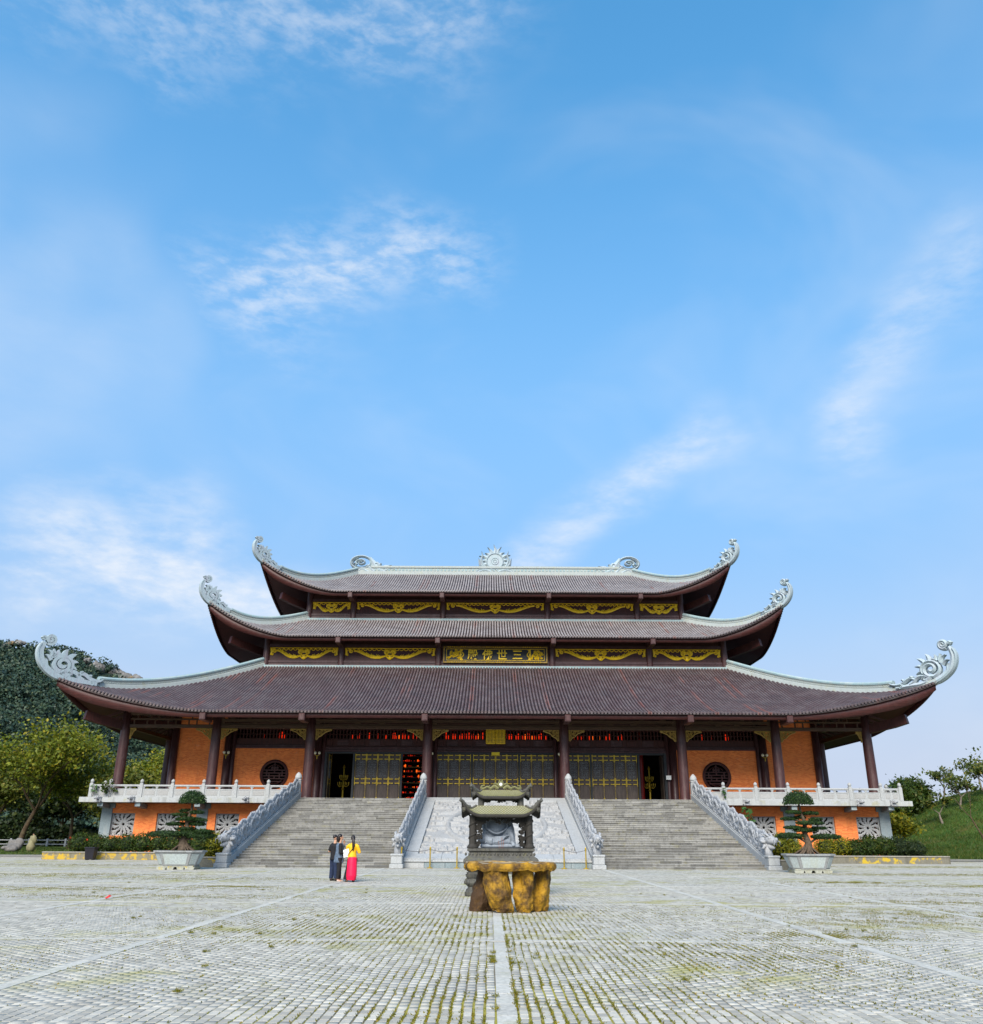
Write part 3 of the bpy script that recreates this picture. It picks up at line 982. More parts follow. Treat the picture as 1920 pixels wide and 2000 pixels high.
# ------------------------------------------------------------------ upper storeys
def gold_swag(W, H, frame, mb):
    """gilded garland: scalloped head band, twin coils over a drop, flame-edged crescents and hanging ends"""
    h = W / 2
    n = max(9, int(W / 0.42))
    for i in range(n):
        x = -h + (i + 0.5) * W / n
        mb.ribbon(spiral(x, H * 0.93, W / n * 0.42, W / n * 0.42, 180, 360, 7), 0.035, frame, 0.07, 0.4)
    mb.ribbon([(-h, H * 0.965), (h, H * 0.965)], 0.035, frame, 0.06, 0.3)
    a = H * 0.30
    for s in (-1, 1):
        cx = s * a * 0.95
        mb.ribbon([(s * (x - 0) + (0 if s > 0 else 0), y) for x, y in spiral(a * 0.95, H * 0.62, a * 0.72, 0.04, 200, -420, 30)], interp([0.10, 0.085, 0.07, 0.06], 30), frame, 0.12, 0.4)
        # crescent
        x0, x1 = a * 0.5, h * 0.80
        c = bez((s * x0, H * 0.42), (s * (x0 + (x1 - x0) * 0.35), -H * 0.12), (s * (x0 + (x1 - x0) * 0.60), H * 0.30), (s * (x0 + (x1 - x0) * 0.85), H * 0.78), (s * x1, H * 0.74), n=22)
        mb.ribbon(c, interp([0.06, 0.13, 0.15, 0.12, 0.09, 0.09], 22), frame, 0.11, 0.45)
        for i in range(4, 17, 1):
            p = Vector(c[i]); L_ = 0.20 + 0.06 * ((i * 7) % 3)
            mb.ribbon([tuple(p), (p.x + s * 0.05, p.y + L_ * 0.6), (p.x + s * 0.12, p.y + L_)], [0.07, 0.05, 0.005], frame, 0.08, 0.4)
        # rosette and hanging end
        mb.ribbon([(s * x, y) for x, y in spiral(h * 0.86, H * 0.72, 0.20, 0.03, 90, -430, 20)], 0.06, frame, 0.10, 0.4)
        mb.ribbon([(s * (h - 0.10), H * 0.92), (s * (h - 0.16), H * 0.62), (s * (h - 0.12), H * 0.40), (s * (h - 0.28), H * 0.36), (s * (h - 0.30), H * 0.50)], [0.09, 0.10, 0.09, 0.07, 0.05], frame, 0.10, 0.4)
    c = smooth_line([(-a * 1.3, H * 0.34), (-a * 0.6, H * 0.16), (0, H * 0.05), (a * 0.6, H * 0.16), (a * 1.3, H * 0.34)], 5)
    mb.ribbon(c, 0.075, frame, 0.13, 0.4)
    mb.ribbon([(0, H * 0.40), (0, H * 0.22), (0, 0.02)], [0.16, 0.13, 0.01], frame, 0.12, 0.4)
    mb.ribbon(smooth_line([(-a * 0.9, H * 0.46), (0, H * 0.30), (a * 0.9, H * 0.46)], 5), 0.06, frame, 0.12, 0.4)

swag_cache = {}
def storey(y, z0, z1, cols, panel_z0, panel_z1, half_back):
    """timber storey: square wall box, posts, moulded planks and gilded panels between the posts"""
    hx = cols[-1]
    mb = MB()
    mb.box(-hx + 0.1, hx - 0.1, y + 0.12, 2 * YC - y - 0.12, z0 - 0.8, z1 + 0.30)
    mb.build('storey_wall', M['wood'], temple)
    xs = sorted([-c for c in cols] + list(cols))
    for x in xs:
        MB().tube([(x, y, z0 - 0.6), (x, y, z1 + 0.5)], 0.30, 14).build('storey_column', M['column'], temple, smooth=False)
    for x in (-hx, hx):
        MB().tube([(x, 2 * YC - y, z0 - 0.6), (x, 2 * YC - y, z1 + 0.5)], 0.30, 12).build('storey_column', M['column'], temple)
    for a, b in zip(xs[:-1], xs[1:]):
        W = b - a - 0.62
        cxm = (a + b) / 2
        mb = MB()
        mb.box(a + 0.28, b - 0.28, y - 0.10, y + 0.12, z0 - 0.3, panel_z0 - 0.36)
        mb.build('sill_plank', M['plank'], temple)
        mb = MB()
        mb.box(a + 0.28, b - 0.28, y - 0.16, y + 0.12, panel_z0 - 0.34, panel_z0 - 0.22)
        mb.box(a + 0.28, b - 0.28, y - 0.12, y + 0.12, panel_z0 - 0.22, panel_z0 - 0.12)
        mb.box(a + 0.28, b - 0.28, y - 0.16, y + 0.12, panel_z1 + 0.05, panel_z1 + 0.30)
        mb.build('rail_moulding', M['plank'], temple)
        MB().box(a + 0.28, b - 0.28, y + 0.02, y + 0.12, panel_z0 - 0.12, panel_z1 + 0.05).build('panel_board', M['wood'], temple)
        if abs(cxm) < 0.1 and z0 < 17: continue
        mbg = MB()
        gold_swag(W, panel_z1 - panel_z0, (Vector((cxm, y + 0.02, panel_z0)), Vector((1, 0, 0)), Vector((0, 0, 1)), Vector((0, -1, 0))), mbg)
        mbg.build('gilded_garland', M['gold'], temple, recalc=True)
storey(80.3, 16.3, 19.0, (5.3, 14.4, 21.4), 16.98, 18.08, 0)
storey(85.75, 22.1, 24.6, (5.3, 14.4, 18.9), 22.78, 23.88, 0)

# rafter tails at every column line
def rafter_tails(y, z, xs):
    for x in xs:
        mb = MB()
        mb.bbox(x - 0.23, x + 0.23, y - 0.22, y + 1.6, z - 0.62, z - 0.10, 0.04)
        mb.bbox(x - 0.15, x + 0.15, y - 0.245, y - 0.20, z - 0.54, z - 0.18, 0.01)
        mb.build('rafter_tail', M['column'], temple)
for rr, cols in ((ROOFS[0], (5.3, 14.4, 21.75)), (ROOFS[1], (5.3, 14.4)), (ROOFS[2], (5.3, 14.4))):
    rafter_tails(rr['Ye'] + 0.10, rr['ze'] - 0.02, sorted([-c for c in cols] + list(cols)))

# ------------------------------------------------------------------ name board
board = empty('name_board', (0, 80.1, 16.7), parent=temple)
BZ0, BZ1, BY, BH = 16.66, 18.22, 80.06, 4.86
MB().box(-BH, BH, BY, BY + 0.16, BZ0, BZ1).build('board_back', M['black'], board)
mb = MB()
for (x0, x1, z0, z1) in ((-BH, BH, BZ0, BZ0 + 0.13), (-BH, BH, BZ1 - 0.13, BZ1), (-BH, -BH + 0.14, BZ0 + 0.13, BZ1 - 0.13), (BH - 0.14, BH, BZ0 + 0.13, BZ1 - 0.13)):
    mb.bbox(x0, x1, BY - 0.10, BY - 0.002, z0, z1, 0.03)
mb.build('board_frame', M['gold_dull'], board)
mb = MB()
fr = (Vector((0, BY - 0.002, BZ0)), Vector((1, 0, 0)), Vector((0, 0, 1)), Vector((0, -1, 0)))
for x0, x1, z0, z1 in ((-BH + 0.28, BH - 0.28, 0.235, 0.275), (-BH + 0.28, BH - 0.28, 1.285, 1.325), (-BH + 0.28, -BH + 0.32, 0.275, 1.285), (BH - 0.32, BH - 0.28, 0.275, 1.285)):
    mb.box(x0, x1, BY - 0.05, BY - 0.003, BZ0 + z0, BZ0 + z1)
for s in (-1, 1):
    for i in range(26):      # tangled flower scrolls at either end
        cx = s * (3.35 + 1.08 * rng.random()); cz = 0.38 + 0.80 * rng.random()
        rr_ = 0.07 + 0.08 * rng.random()
        mb.ribbon(spiral(cx, cz, rr_, 0.02, rng.random() * 360, rng.random() * 360 + 500, 14), 0.028, fr, 0.05, 0.4)
    mb.ribbon(spiral(s * 3.75, 0.80, 0.20, 0.20, 0, 362, 18), 0.05, fr, 0.08, 0.4)
    mb.ribbon(spiral(s * 3.75, 0.80, 0.09, 0.0, 0, 362, 18), 0.06, fr, 0.08, 0.4)
    mb.ribbon(smooth_line([(s * 3.05, 0.28), (s * 3.15, 0.50), (s * 3.02, 0.66), (s * 2.96, 0.78), (s * 3.02, 0.92), (s * 3.15, 1.06), (s * 3.05, 1.28)], 4), 0.045, fr, 0.05, 0.4)
    mb.ribbon([(s * 3.2, 0.28), (s * 3.26, 0.55), (s * 3.22, 0.80), (s * 3.26, 1.05), (s * 3.2, 1.28)], [0.09, 0.04, 0.10, 0.04, 0.09], fr, 0.05, 0.4)
for zc in (0.075, 1.49):
    for x0 in (-3.6, 0.0, 3.4):
        for i in range(9):
            x = x0 - 0.8 + i * 0.2
            mb.ribbon(spiral(x, zc, 0.05, 0.015, i * 50, i * 50 + 400, 8), 0.02, (fr[0], fr[1], fr[2], fr[3]), 0.05, 0.4, 0.09)
mb.build('gilt_scrollwork', M['gold_scroll'], board, recalc=True)
def glyph(ch, x, zc, size):
    cu = bpy.data.curves.new('character', 'FONT')
    cu.body = ch
    cu.size = size
    cu.align_x = 'CENTER'; cu.align_y = 'CENTER'
    cu.extrude = 0.03
    cu.offset = 0.014
    o = bpy.data.objects.new('character', cu)
    COL.objects.link(o)
    dg = bpy.context.evaluated_depsgraph_get()
    dg.update()
    me = bpy.data.meshes.new_from_object(o.evaluated_get(dg))
    bpy.data.objects.remove(o)
    bpy.data.curves.remove(cu)
    co = np.zeros(len(me.vertices) * 3, np.float32)
    me.vertices.foreach_get('co', co)
    co = co.reshape(-1, 3)
    if len(co):
        co -= (co.max(0) + co.min(0)) / 2
    out = np.stack([x + co[:, 0], BY - 0.04 - co[:, 2], zc + co[:, 1]], 1)
    me.vertices.foreach_set('co', out.astype(np.float32).ravel())
    me.materials.clear(); me.materials.append(M['gold_paint'])
    me.update()
    return inst('character', me, board)
for ch, x in zip('殿佛世三', (-2.10, -0.74, 0.62, 2.05)):
    glyph(ch, x, BZ0 + 0.78, 1.0)
# ------------------------------------------------------------------ veranda columns and beams
UX, UZ, UN = Vector((1, 0, 0)), Vector((0, 0, 1)), Vector((0, -1, 0))
col_prof = [(0.44, 0.0), (0.44, 0.10), (0.40, 0.14), (0.385, 0.2), (0.38, 2.5), (0.36, 4.6), (0.335, 6.6)]
allx = sorted([-c for c in XC] + list(XC))
col_me = MB().lathe(col_prof, n=20).mesh('column', M['column'])
for f in col_me.polygons: f.use_smooth = True
for x in allx:
    inst('column', col_me, temple, (x, Y_COL, FLOOR))
XS_IN = 26.1
for s in (-1, 1):                                   # side rows, running back
    for y in (79.0, 89.5, 100.5, 111, 121):
        inst('column', col_me, temple, (s * 28.85, y, FLOOR))
thin_me = MB().lathe([(0.30, 0.0), (0.27, 0.1), (0.26, 6.8)], n=14).mesh('inner_column', M['column'])
for f in thin_me.polygons: f.use_smooth = True
for x in allx[1:-1] + [-XS_IN, XS_IN]:
    inst('inner_column', thin_me, temple, (x, Y_IN - 0.12, FLOOR), scl=(1.1, 1.1, 1))
    if abs(x) < 25:
        inst('inner_column', thin_me, temple, (x + (0.45 if x < 0 else -0.45), Y_IN - 0.06, FLOOR), scl=(0.62, 0.62, 1))

# architrave between the columns: two rails with pierced slots between
Z_A0, Z_A1 = 9.40, 10.30
for a, b in zip(allx[:-1], allx[1:]):
    x0, x1 = a + 0.30, b - 0.30
    mb = MB()
    mb.bbox(x0, x1, Y_COL - 0.13, Y_COL + 0.13, Z_A0, Z_A0 + 0.26, 0.02)
    mb.bbox(x0, x1, Y_COL - 0.12, Y_COL + 0.12, Z_A0 + 0.60, Z_A0 + 0.72, 0.02)
    mb.bbox(x0, x1, Y_COL - 0.16, Y_COL + 0.16, Z_A1 + 0.05, Z_A1 + 0.45, 0.02)
    mb.build('architrave', M['beam'], temple)
    W = x1 - x0
    lattice = abs(a + b) / 2 > 22
    # slotted boards
    mb = MB()
    if not lattice:
        segs = (0.0, 0.04, 0.36, 0.42, 0.58, 0.64, 0.96, 1.0)
        for k in range(0, 8, 2):
            mb.box(x0 + W * segs[k], x0 + W * segs[k + 1], Y_COL - 0.06, Y_COL + 0.06, Z_A0 + 0.26, Z_A0 + 0.60)
        for k in range(1, 7, 2):
            mb.box(x0 + W * segs[k], x0 + W * segs[k + 1], Y_COL - 0.06, Y_COL + 0.06, Z_A0 + 0.26, Z_A0 + 0.36)
            mb.box(x0 + W * segs[k], x0 + W * segs[k + 1], Y_COL - 0.06, Y_COL + 0.06, Z_A0 + 0.45, Z_A0 + 0.60)
        segs = (0.0, 0.03, 0.10, 0.15, 0.30, 0.34, 0.66, 0.70, 0.85, 0.90, 0.97, 1.0)
        mb.box(x0, x1, Y_COL - 0.06, Y_COL + 0.06, Z_A0 + 0.84, Z_A1 + 0.05)
        for k in range(0, 12, 2):
            mb.box(x0 + W * segs[k], x0 + W * segs[k + 1], Y_COL - 0.06, Y_COL + 0.06, Z_A0 + 0.72, Z_A0 + 0.84)
    else:
        for i in range(8):
            xx = x0 + W * (i + 0.5) / 8 + (0.1 if i % 2 else -0.1)
            mb.box(xx - 0.045, xx + 0.045, Y_COL - 0.05, Y_COL + 0.05, Z_A0 + 0.26, Z_A0 + 0.60)
            mb.box(xx + 0.2, xx + 0.29, Y_COL - 0.05, Y_COL + 0.05, Z_A0 + 0.72, Z_A1 + 0.05)
    mb.build('slotted_board', M['beam'], temple)
    # carved gilt corner brackets
    big = not lattice
    for s, xo in ((1, a + 0.36), (-1, b - 0.36)):
        bw, bh = (1.25, 0.84) if (big or (s == 1 and a > 0) or (s == -1 and b < 0)) else (0.45, 0.84)
        fr = (Vector((xo, Y_COL + 0.05, Z_A0 - 0.01)), UX * s, UZ * -1, UN)
        mb = MB()
        mb.ribbon([(0, 0.05), (bw, 0.05)], 0.05, fr, 0.11, 0.3)
        mb.ribbon([(0.05, 0.10), (0.05, bh)], 0.05, fr, 0.11, 0.3)
        c = smooth_line([(bw, 0.08), (bw * 0.72, 0.20), (bw * 0.55, 0.30), (bw * 0.38, 0.50), (bw * 0.2, 0.62), (0.08, bh)], 4)
        mb.ribbon(c, 0.055, fr, 0.11, 0.4)
        for (cx, cy, rr_, a0) in ((0.22, 0.22, 0.13, 0), (0.50, 0.18, 0.11, 120), (0.75, 0.12, 0.06, 60), (0.18, 0.48, 0.10, 200), (0.40, 0.34, 0.10, 300), (0.10, 0.66, 0.07, 90)):
            if cx * bw / 1.25 < bw * 0.9:
                mb.ribbon(spiral(cx * bw / 1.25, cy, rr_ * min(1, bw), 0.02, a0, a0 + 480, 16), 0.042, fr, 0.09, 0.4)
        mb.build('carved_bracket', M['gold_dull'], temple, recalc=True)

# tie beams from the veranda columns back to the inner wall, and veranda purlins
for x in allx:
    xi = x if abs(x) < 25 else math.copysign(XS_IN, x)
    mb = MB()
    vs, fs = sweep_profile([Vector((x, Y_COL, 9.95)), Vector((xi, Y_IN, 9.95))], [(-0.16, -0.25), (0.16, -0.25), (0.16, 0.25), (-0.16, 0.25)])
    mb.add(vs, fs)
    mb.build('tie_beam', M['wood'], temple, recalc=True)
for y, z in ((67.0, 10.45), (70.2, 11.35), (71.5, 11.75)):
    MB().tube([(-28, y, z), (28, y, z)], 0.16, 8).build('purlin', M['soffit'], temple)
mb = MB()
for s in (-1, 1):
    for y in np.arange(71.0, 88, 1.35):
        vs, fs = sweep_profile([Vector((s * 26.0, y, 12.4)), Vector((s * 31.9, y, 10.25))], [(-0.07, -0.09), (0.07, -0.09), (0.07, 0.09), (-0.07, 0.09)])
        mb.add(vs, fs)
tag(mb.build('side_rafters', M['soffit'], temple, recalc=True), kind='stuff')
for s in (-1, 1):
    mb = MB()
    mb.bbox(s * 28.85 - 0.13, s * 28.85 + 0.13, Y_COL + 0.3, 121, Z_A0, Z_A0 + 0.30, 0.02)
    mb.bbox(s * 28.85 - 0.15, s * 28.85 + 0.15, Y_COL + 0.3, 121, Z_A1, Z_A1 + 0.40, 0.02)
    mb.build('side_architrave', M['beam'], temple)

# ------------------------------------------------------------------ inner wall
def wall_with_hole(name, x0, x1, z0, z1, y0, y1, cx, cz, rad, mat, parent):
    """brick wall with a round opening"""
    n = 48
    vs, fs = [], []
    def rectpt(a):
        dx, dz = math.cos(a), math.sin(a)
        t = 1e9
        if dx > 1e-9: t = min(t, (x1 - cx) / dx)
        if dx < -1e-9: t = min(t, (x0 - cx) / dx)
        if dz > 1e-9: t = min(t, (z1 - cz) / dz)
        if dz < -1e-9: t = min(t, (z0 - cz) / dz)
        return (cx + dx * t, cz + dz * t)
    angs = sorted(set([2 * math.pi * k / n for k in range(n)] + [math.atan2(zz - cz, xx - cx) % (2 * math.pi) for xx in (x0, x1) for zz in (z0, z1)]))
    for a in angs:
        ox, oz = rectpt(a)
        ix, iz = cx + rad * math.cos(a), cz + rad * math.sin(a)
        vs += [(ox, y0, oz), (ix, y0, iz), (ix, y1, iz), (ox, y1, oz)]
    m = len(angs)
    for i in range(m):
        j = (i + 1) % m
        for k in range(4):
            k2 = (k + 1) % 4
            fs.append((i * 4 + k, i * 4 + k2, j * 4 + k2, j * 4 + k))
    return MB().add(vs, fs).build(name, mat, parent, recalc=True)

YW0, YW1 = Y_IN + 0.05, Y_IN + 0.45
for s in (-1, 1):
    xa, xb = sorted((s * 14.4, s * 21.75))
    wall_with_hole('brick_wall', xa, xb, FLOOR, 8.22, YW0, YW1, s * 17.85, 6.19, 1.10, M['brick'], temple)
    xa, xb = sorted((s * 21.75, s * XS_IN))
    MB().box(xa, xb, YW0, YW1, FLOOR, 12.6).build('brick_wall', M['brick'], temple)
    xa, xb = sorted((s * XS_IN, s * (XS_IN - 0.4)))
    MB().box(xa, xb, YW1, 2 * YC - YW1, FLOOR, 12.6).build('brick_wall', M['brick'], temple)
    # round window with wooden rim and longevity lattice
    w = empty('round_window', (s * 17.85, Y_IN, 6.19), parent=temple)
    fr = (Vector((s * 17.85, YW0 + 0.06, 6.19)), UX, UZ, UN)
    MB().ribbon(spiral(0, 0, 1.04, 1.04, 0, 361, 49), 0.11, fr, 0.20, 0.35).build('window_rim', M['wood'], w, recalc=True)
    mb = MB()
    for z, hw in ((-0.55, 0.62), (-0.33, 0.84), (-0.11, 0.93), (0.11, 0.93), (0.33, 0.84), (0.52, 0.30)):
        mb.box(fr[0].x - hw, fr[0].x + hw, fr[0].y - 0.06, fr[0].y + 0.04, 6.19 + z - 0.04, 6.19 + z + 0.04)
    for x, h0, h1 in ((0.0, 0.11, 0.90), (-0.42, -0.33, 0.11), (0.42, -0.33, 0.11), (-0.22, 0.33, 0.60), (0.22, 0.33, 0.60), (0.0, -0.33, -0.11), (-0.62, -0.11, 0.33), (0.62, -0.11, 0.33)):
        mb.box(fr[0].x + x - 0.04, fr[0].x + x + 0.04, fr[0].y - 0.062, fr[0].y + 0.042, 6.19 + h0, 6.19 + h1)
    fr2 = (fr[0] + Vector((0, 0.05, 0)), UX, UZ, UN)
    mb.ribbon(spiral(0, 0, 0.74, 0.74, 205, 335, 20), 0.04, fr2, 0.10, 0.3)
    mb.ribbon(spiral(0, 0, 0.74, 0.74, 40, 75, 10), 0.04, fr2, 0.10, 0.3)
    mb.ribbon(spiral(0, 0, 0.74, 0.74, 105, 140, 10), 0.04, fr2, 0.10, 0.3)
    mb.ribbon(spiral(0, 0.62, 0.18, 0.18, 0, 361, 16), 0.035, fr2, 0.10, 0.3)
    mb.build('window_lattice', M['wood'], w, recalc=True)
    # timber over the brick bay
    xa, xb = sorted((s * 14.4, s * 21.75))
    mb = MB()
    mb.box(xa, xb, YW0, YW1, 8.23, 9.02); mb.box(xa, xb, YW0, YW1, 9.72, 12.6)
    mb.build('timber_wall', M['wood'], temple)
    mb = MB()
    mb.bbox(xa, xb, YW0 - 0.18, YW0 - 0.004, 8.22, 8.36, 0.02); mb.bbox(xa, xb, YW0 - 0.10, YW0 - 0.004, 8.36, 8.50, 0.02)
    mb.build('lintel', M['plank'], temple)
for xa, xb in ((-14.4, -5.3), (-5.3, 5.3), (5.3, 14.4)):
    mb = MB()
    mb.box(xa, xb, YW0, YW1, 8.02, 9.02); mb.box(xa, xb, YW0, YW1, 9.72, 12.6)
    mb.build('timber_wall', M['wood'], temple)
    mb = MB()
    mb.bbox(xa, xb, YW0 - 0.22, YW0 - 0.004, 7.98, 8.12, 0.02); mb.bbox(xa, xb, YW0 - 0.14, YW0 - 0.004, 8.12, 8.28, 0.02); mb.bbox(xa, xb, YW0 - 0.19, YW0 - 0.004, 8.28, 8.36, 0.02)
    mb.build('lintel', M['plank'], temple)
    n = int((xb - xa) / 1.15)
    for i in range(n):
        cx = xa + (xb - xa) * (i + 0.5) / n
        mb = MB().bbox(cx - 0.46, cx + 0.46, YW0 - 0.05, YW0 - 0.003, 8.46, 8.95, 0.02)
        mb.build('panel_board', M['plank'] if i % 2 else M['wood'], temple)
# transom lattice (open slats) across the five inner bays
for xa, xb in ((-21.75, -14.4), (-14.4, -5.3), (-5.3, 5.3), (5.3, 14.4), (14.4, 21.75)):
    mb = MB()
    n = int((xb - xa) / 0.27)
    for i in range(n + 1):
        x = xa + (xb - xa) * i / n
        mb.box(x - 0.05, x + 0.05, YW0 + 0.08, YW0 + 0.20, 9.02, 9.72)
    mb.box(xa, xb, YW0 + 0.06, YW0 + 0.22, 9.34, 9.39)
    mb.build('transom_slats', M['wood'], temple)

# dark hall behind: floor, back screen
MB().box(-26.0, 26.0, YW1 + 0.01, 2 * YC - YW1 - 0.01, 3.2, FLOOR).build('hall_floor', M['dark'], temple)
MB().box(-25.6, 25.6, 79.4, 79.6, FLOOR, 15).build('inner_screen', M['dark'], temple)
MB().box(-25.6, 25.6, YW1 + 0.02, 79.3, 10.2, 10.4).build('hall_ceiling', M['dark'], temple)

# ------------------------------------------------------------------ doors
DZ0, DZ1 = FLOOR + 0.05, 7.80
def leaf_meshes(w):
    h = DZ1 - DZ0
    a = MB()
    st = 0.065
    for x0, x1 in ((0, st), (w - st, w)): a.box(x0, x1, -0.06, 0.04, 0, h)
    for z0, z1 in ((0, 0.10), (1.28, 1.36), (1.60, 1.68), (3.14, 3.22), (h - 0.07, h)):
        a.box(st, w - st, -0.055, 0.04, z0, z1)
    for z0, z1 in ((0.10, 1.28), (1.36, 1.60), (3.22, h - 0.07)):
        a.box(st, w - st, -0.005, 0.035, z0, z1)
        a.bbox(st + 0.06, w - st - 0.06, -0.035, -0.006, z0 + 0.05, z1 - 0.05, 0.012)
    a.box(st, w - st, 0.01, 0.035, 1.68, 3.14)
    body = a.mesh('door_leaf', M['door'])
    g = MB()
    fr = (Vector((w / 2, 0.012, 0)), UX, UZ, UN)
    for zc in (2.05, 2.77):
        for s in (-1, 1):
            for t in (-1, 1):
                g.ribbon([(s * x, zc + t * y) for x, y in spiral(0.19, 0.17, 0.13, 0.03, 200, -300, 16)], 0.022, fr, 0.05, 0.35)
        g.ribbon(spiral(0, zc, 0.17, 0.17, 0, 361, 20, sx=1.0), 0.022, fr, 0.06, 0.35)
        g.ribbon([(0, zc - 0.33), (0, zc + 0.33)], 0.02, fr, 0.05, 0.35)
        g.ribbon([(-0.33, zc), (0.33, zc)], 0.02, fr, 0.05, 0.35)
    g.ribbon([(-0.36, 2.41), (0.36, 2.41)], 0.025, fr, 0.05, 0.35)
    fret = g.mesh('fretwork', M['fret'], recalc=True)
    b = MB()
    L_ = 0.30
    b.box(0, 0.045, -0.085, -0.062, -0.16, 0.16)
    b.box(0, L_, -0.083, -0.0605, -0.03, 0.03)
    b.box(L_, L_ + 0.06, -0.083, -0.0605, -0.045, 0.045)
    fit = b.mesh('brass_fitting', M['brass'])
    global leaf_edge
    leaf_edge = MB().box(0.002, 0.010, -0.072, -0.0602, 0.06, h - 0.04).mesh('brass_edge', M['brass'])
    return body, fret, fit
LW = 0.90
leaf_body, leaf_fret, leaf_fit = leaf_meshes(LW)
def door_leaf(x, y=Y_IN, rz=0.0):
    o = inst('door_leaf', leaf_body, temple, (x, y, DZ0), rot=(0, 0, rz))
    local_child('fretwork', leaf_fret, o)
    local_child('brass_edge', leaf_edge, o)
    local_child('brass_edge', leaf_edge, o, (LW - 0.012, 0, 0))
    for z in (0.10, 1.32, 1.64, 3.18, 3.50):
        local_child('brass_fitting', leaf_fit, o, (0.004, 0, z))
        local_child('brass_fitting', leaf_fit, o, (LW - 0.004, 0, z), (0, 0, 0), (-1, 1, 1))
    return o
def jamb(x0, x1, parent=temple):
    MB().bbox(x0, x1, Y_IN - 0.16, Y_IN + 0.20, FLOOR, 7.97, 0.02).build('door_jamb', M['door_frame'], parent)
def head(x0, x1):
    MB().bbox(x0, x1, Y_IN - 0.15, Y_IN + 0.19, DZ1 + 0.02, 7.975, 0.02).build('door_head', M['door_frame'], temple)
    MB().bbox(x0, x1, Y_IN - 0.17, Y_IN + 0.25, FLOOR - 0.02, FLOOR + 0.045, 0.01).build('door_sill', M['door_frame'], temple)
# central bay: 3 + 4 + 3 leaves
head(-5.0, 5.0)
x = -4.72
jamb(-5.02, -4.74)
for k in (3, 4, 3):
    for i in range(k):
        door_leaf(x); x += LW + 0.012
    jamb(x, x + 0.16); x += 0.17
jamb(x, 5.02)
# left bay: open, 4 leaves, open ; right bay: 6 leaves, open
head(-14.1, -5.6); head(5.6, 14.1)
jamb(-13.9, -13.62)
for i in range(4): door_leaf(-11.35 + i * (LW + 0.012))
jamb(-11.56, -11.37); jamb(-7.69, -7.50); jamb(-5.75, -5.6)
door_leaf(-13.60, Y_IN + 0.25, R(86))
for i in range(6): door_leaf(5.80 + i * (LW + 0.012) + (0.18 if i > 1 else 0))
jamb(7.63, 7.80); jamb(11.47, 11.66); jamb(13.60, 13.85)
door_leaf(13.58, Y_IN + 0.25, R(94))

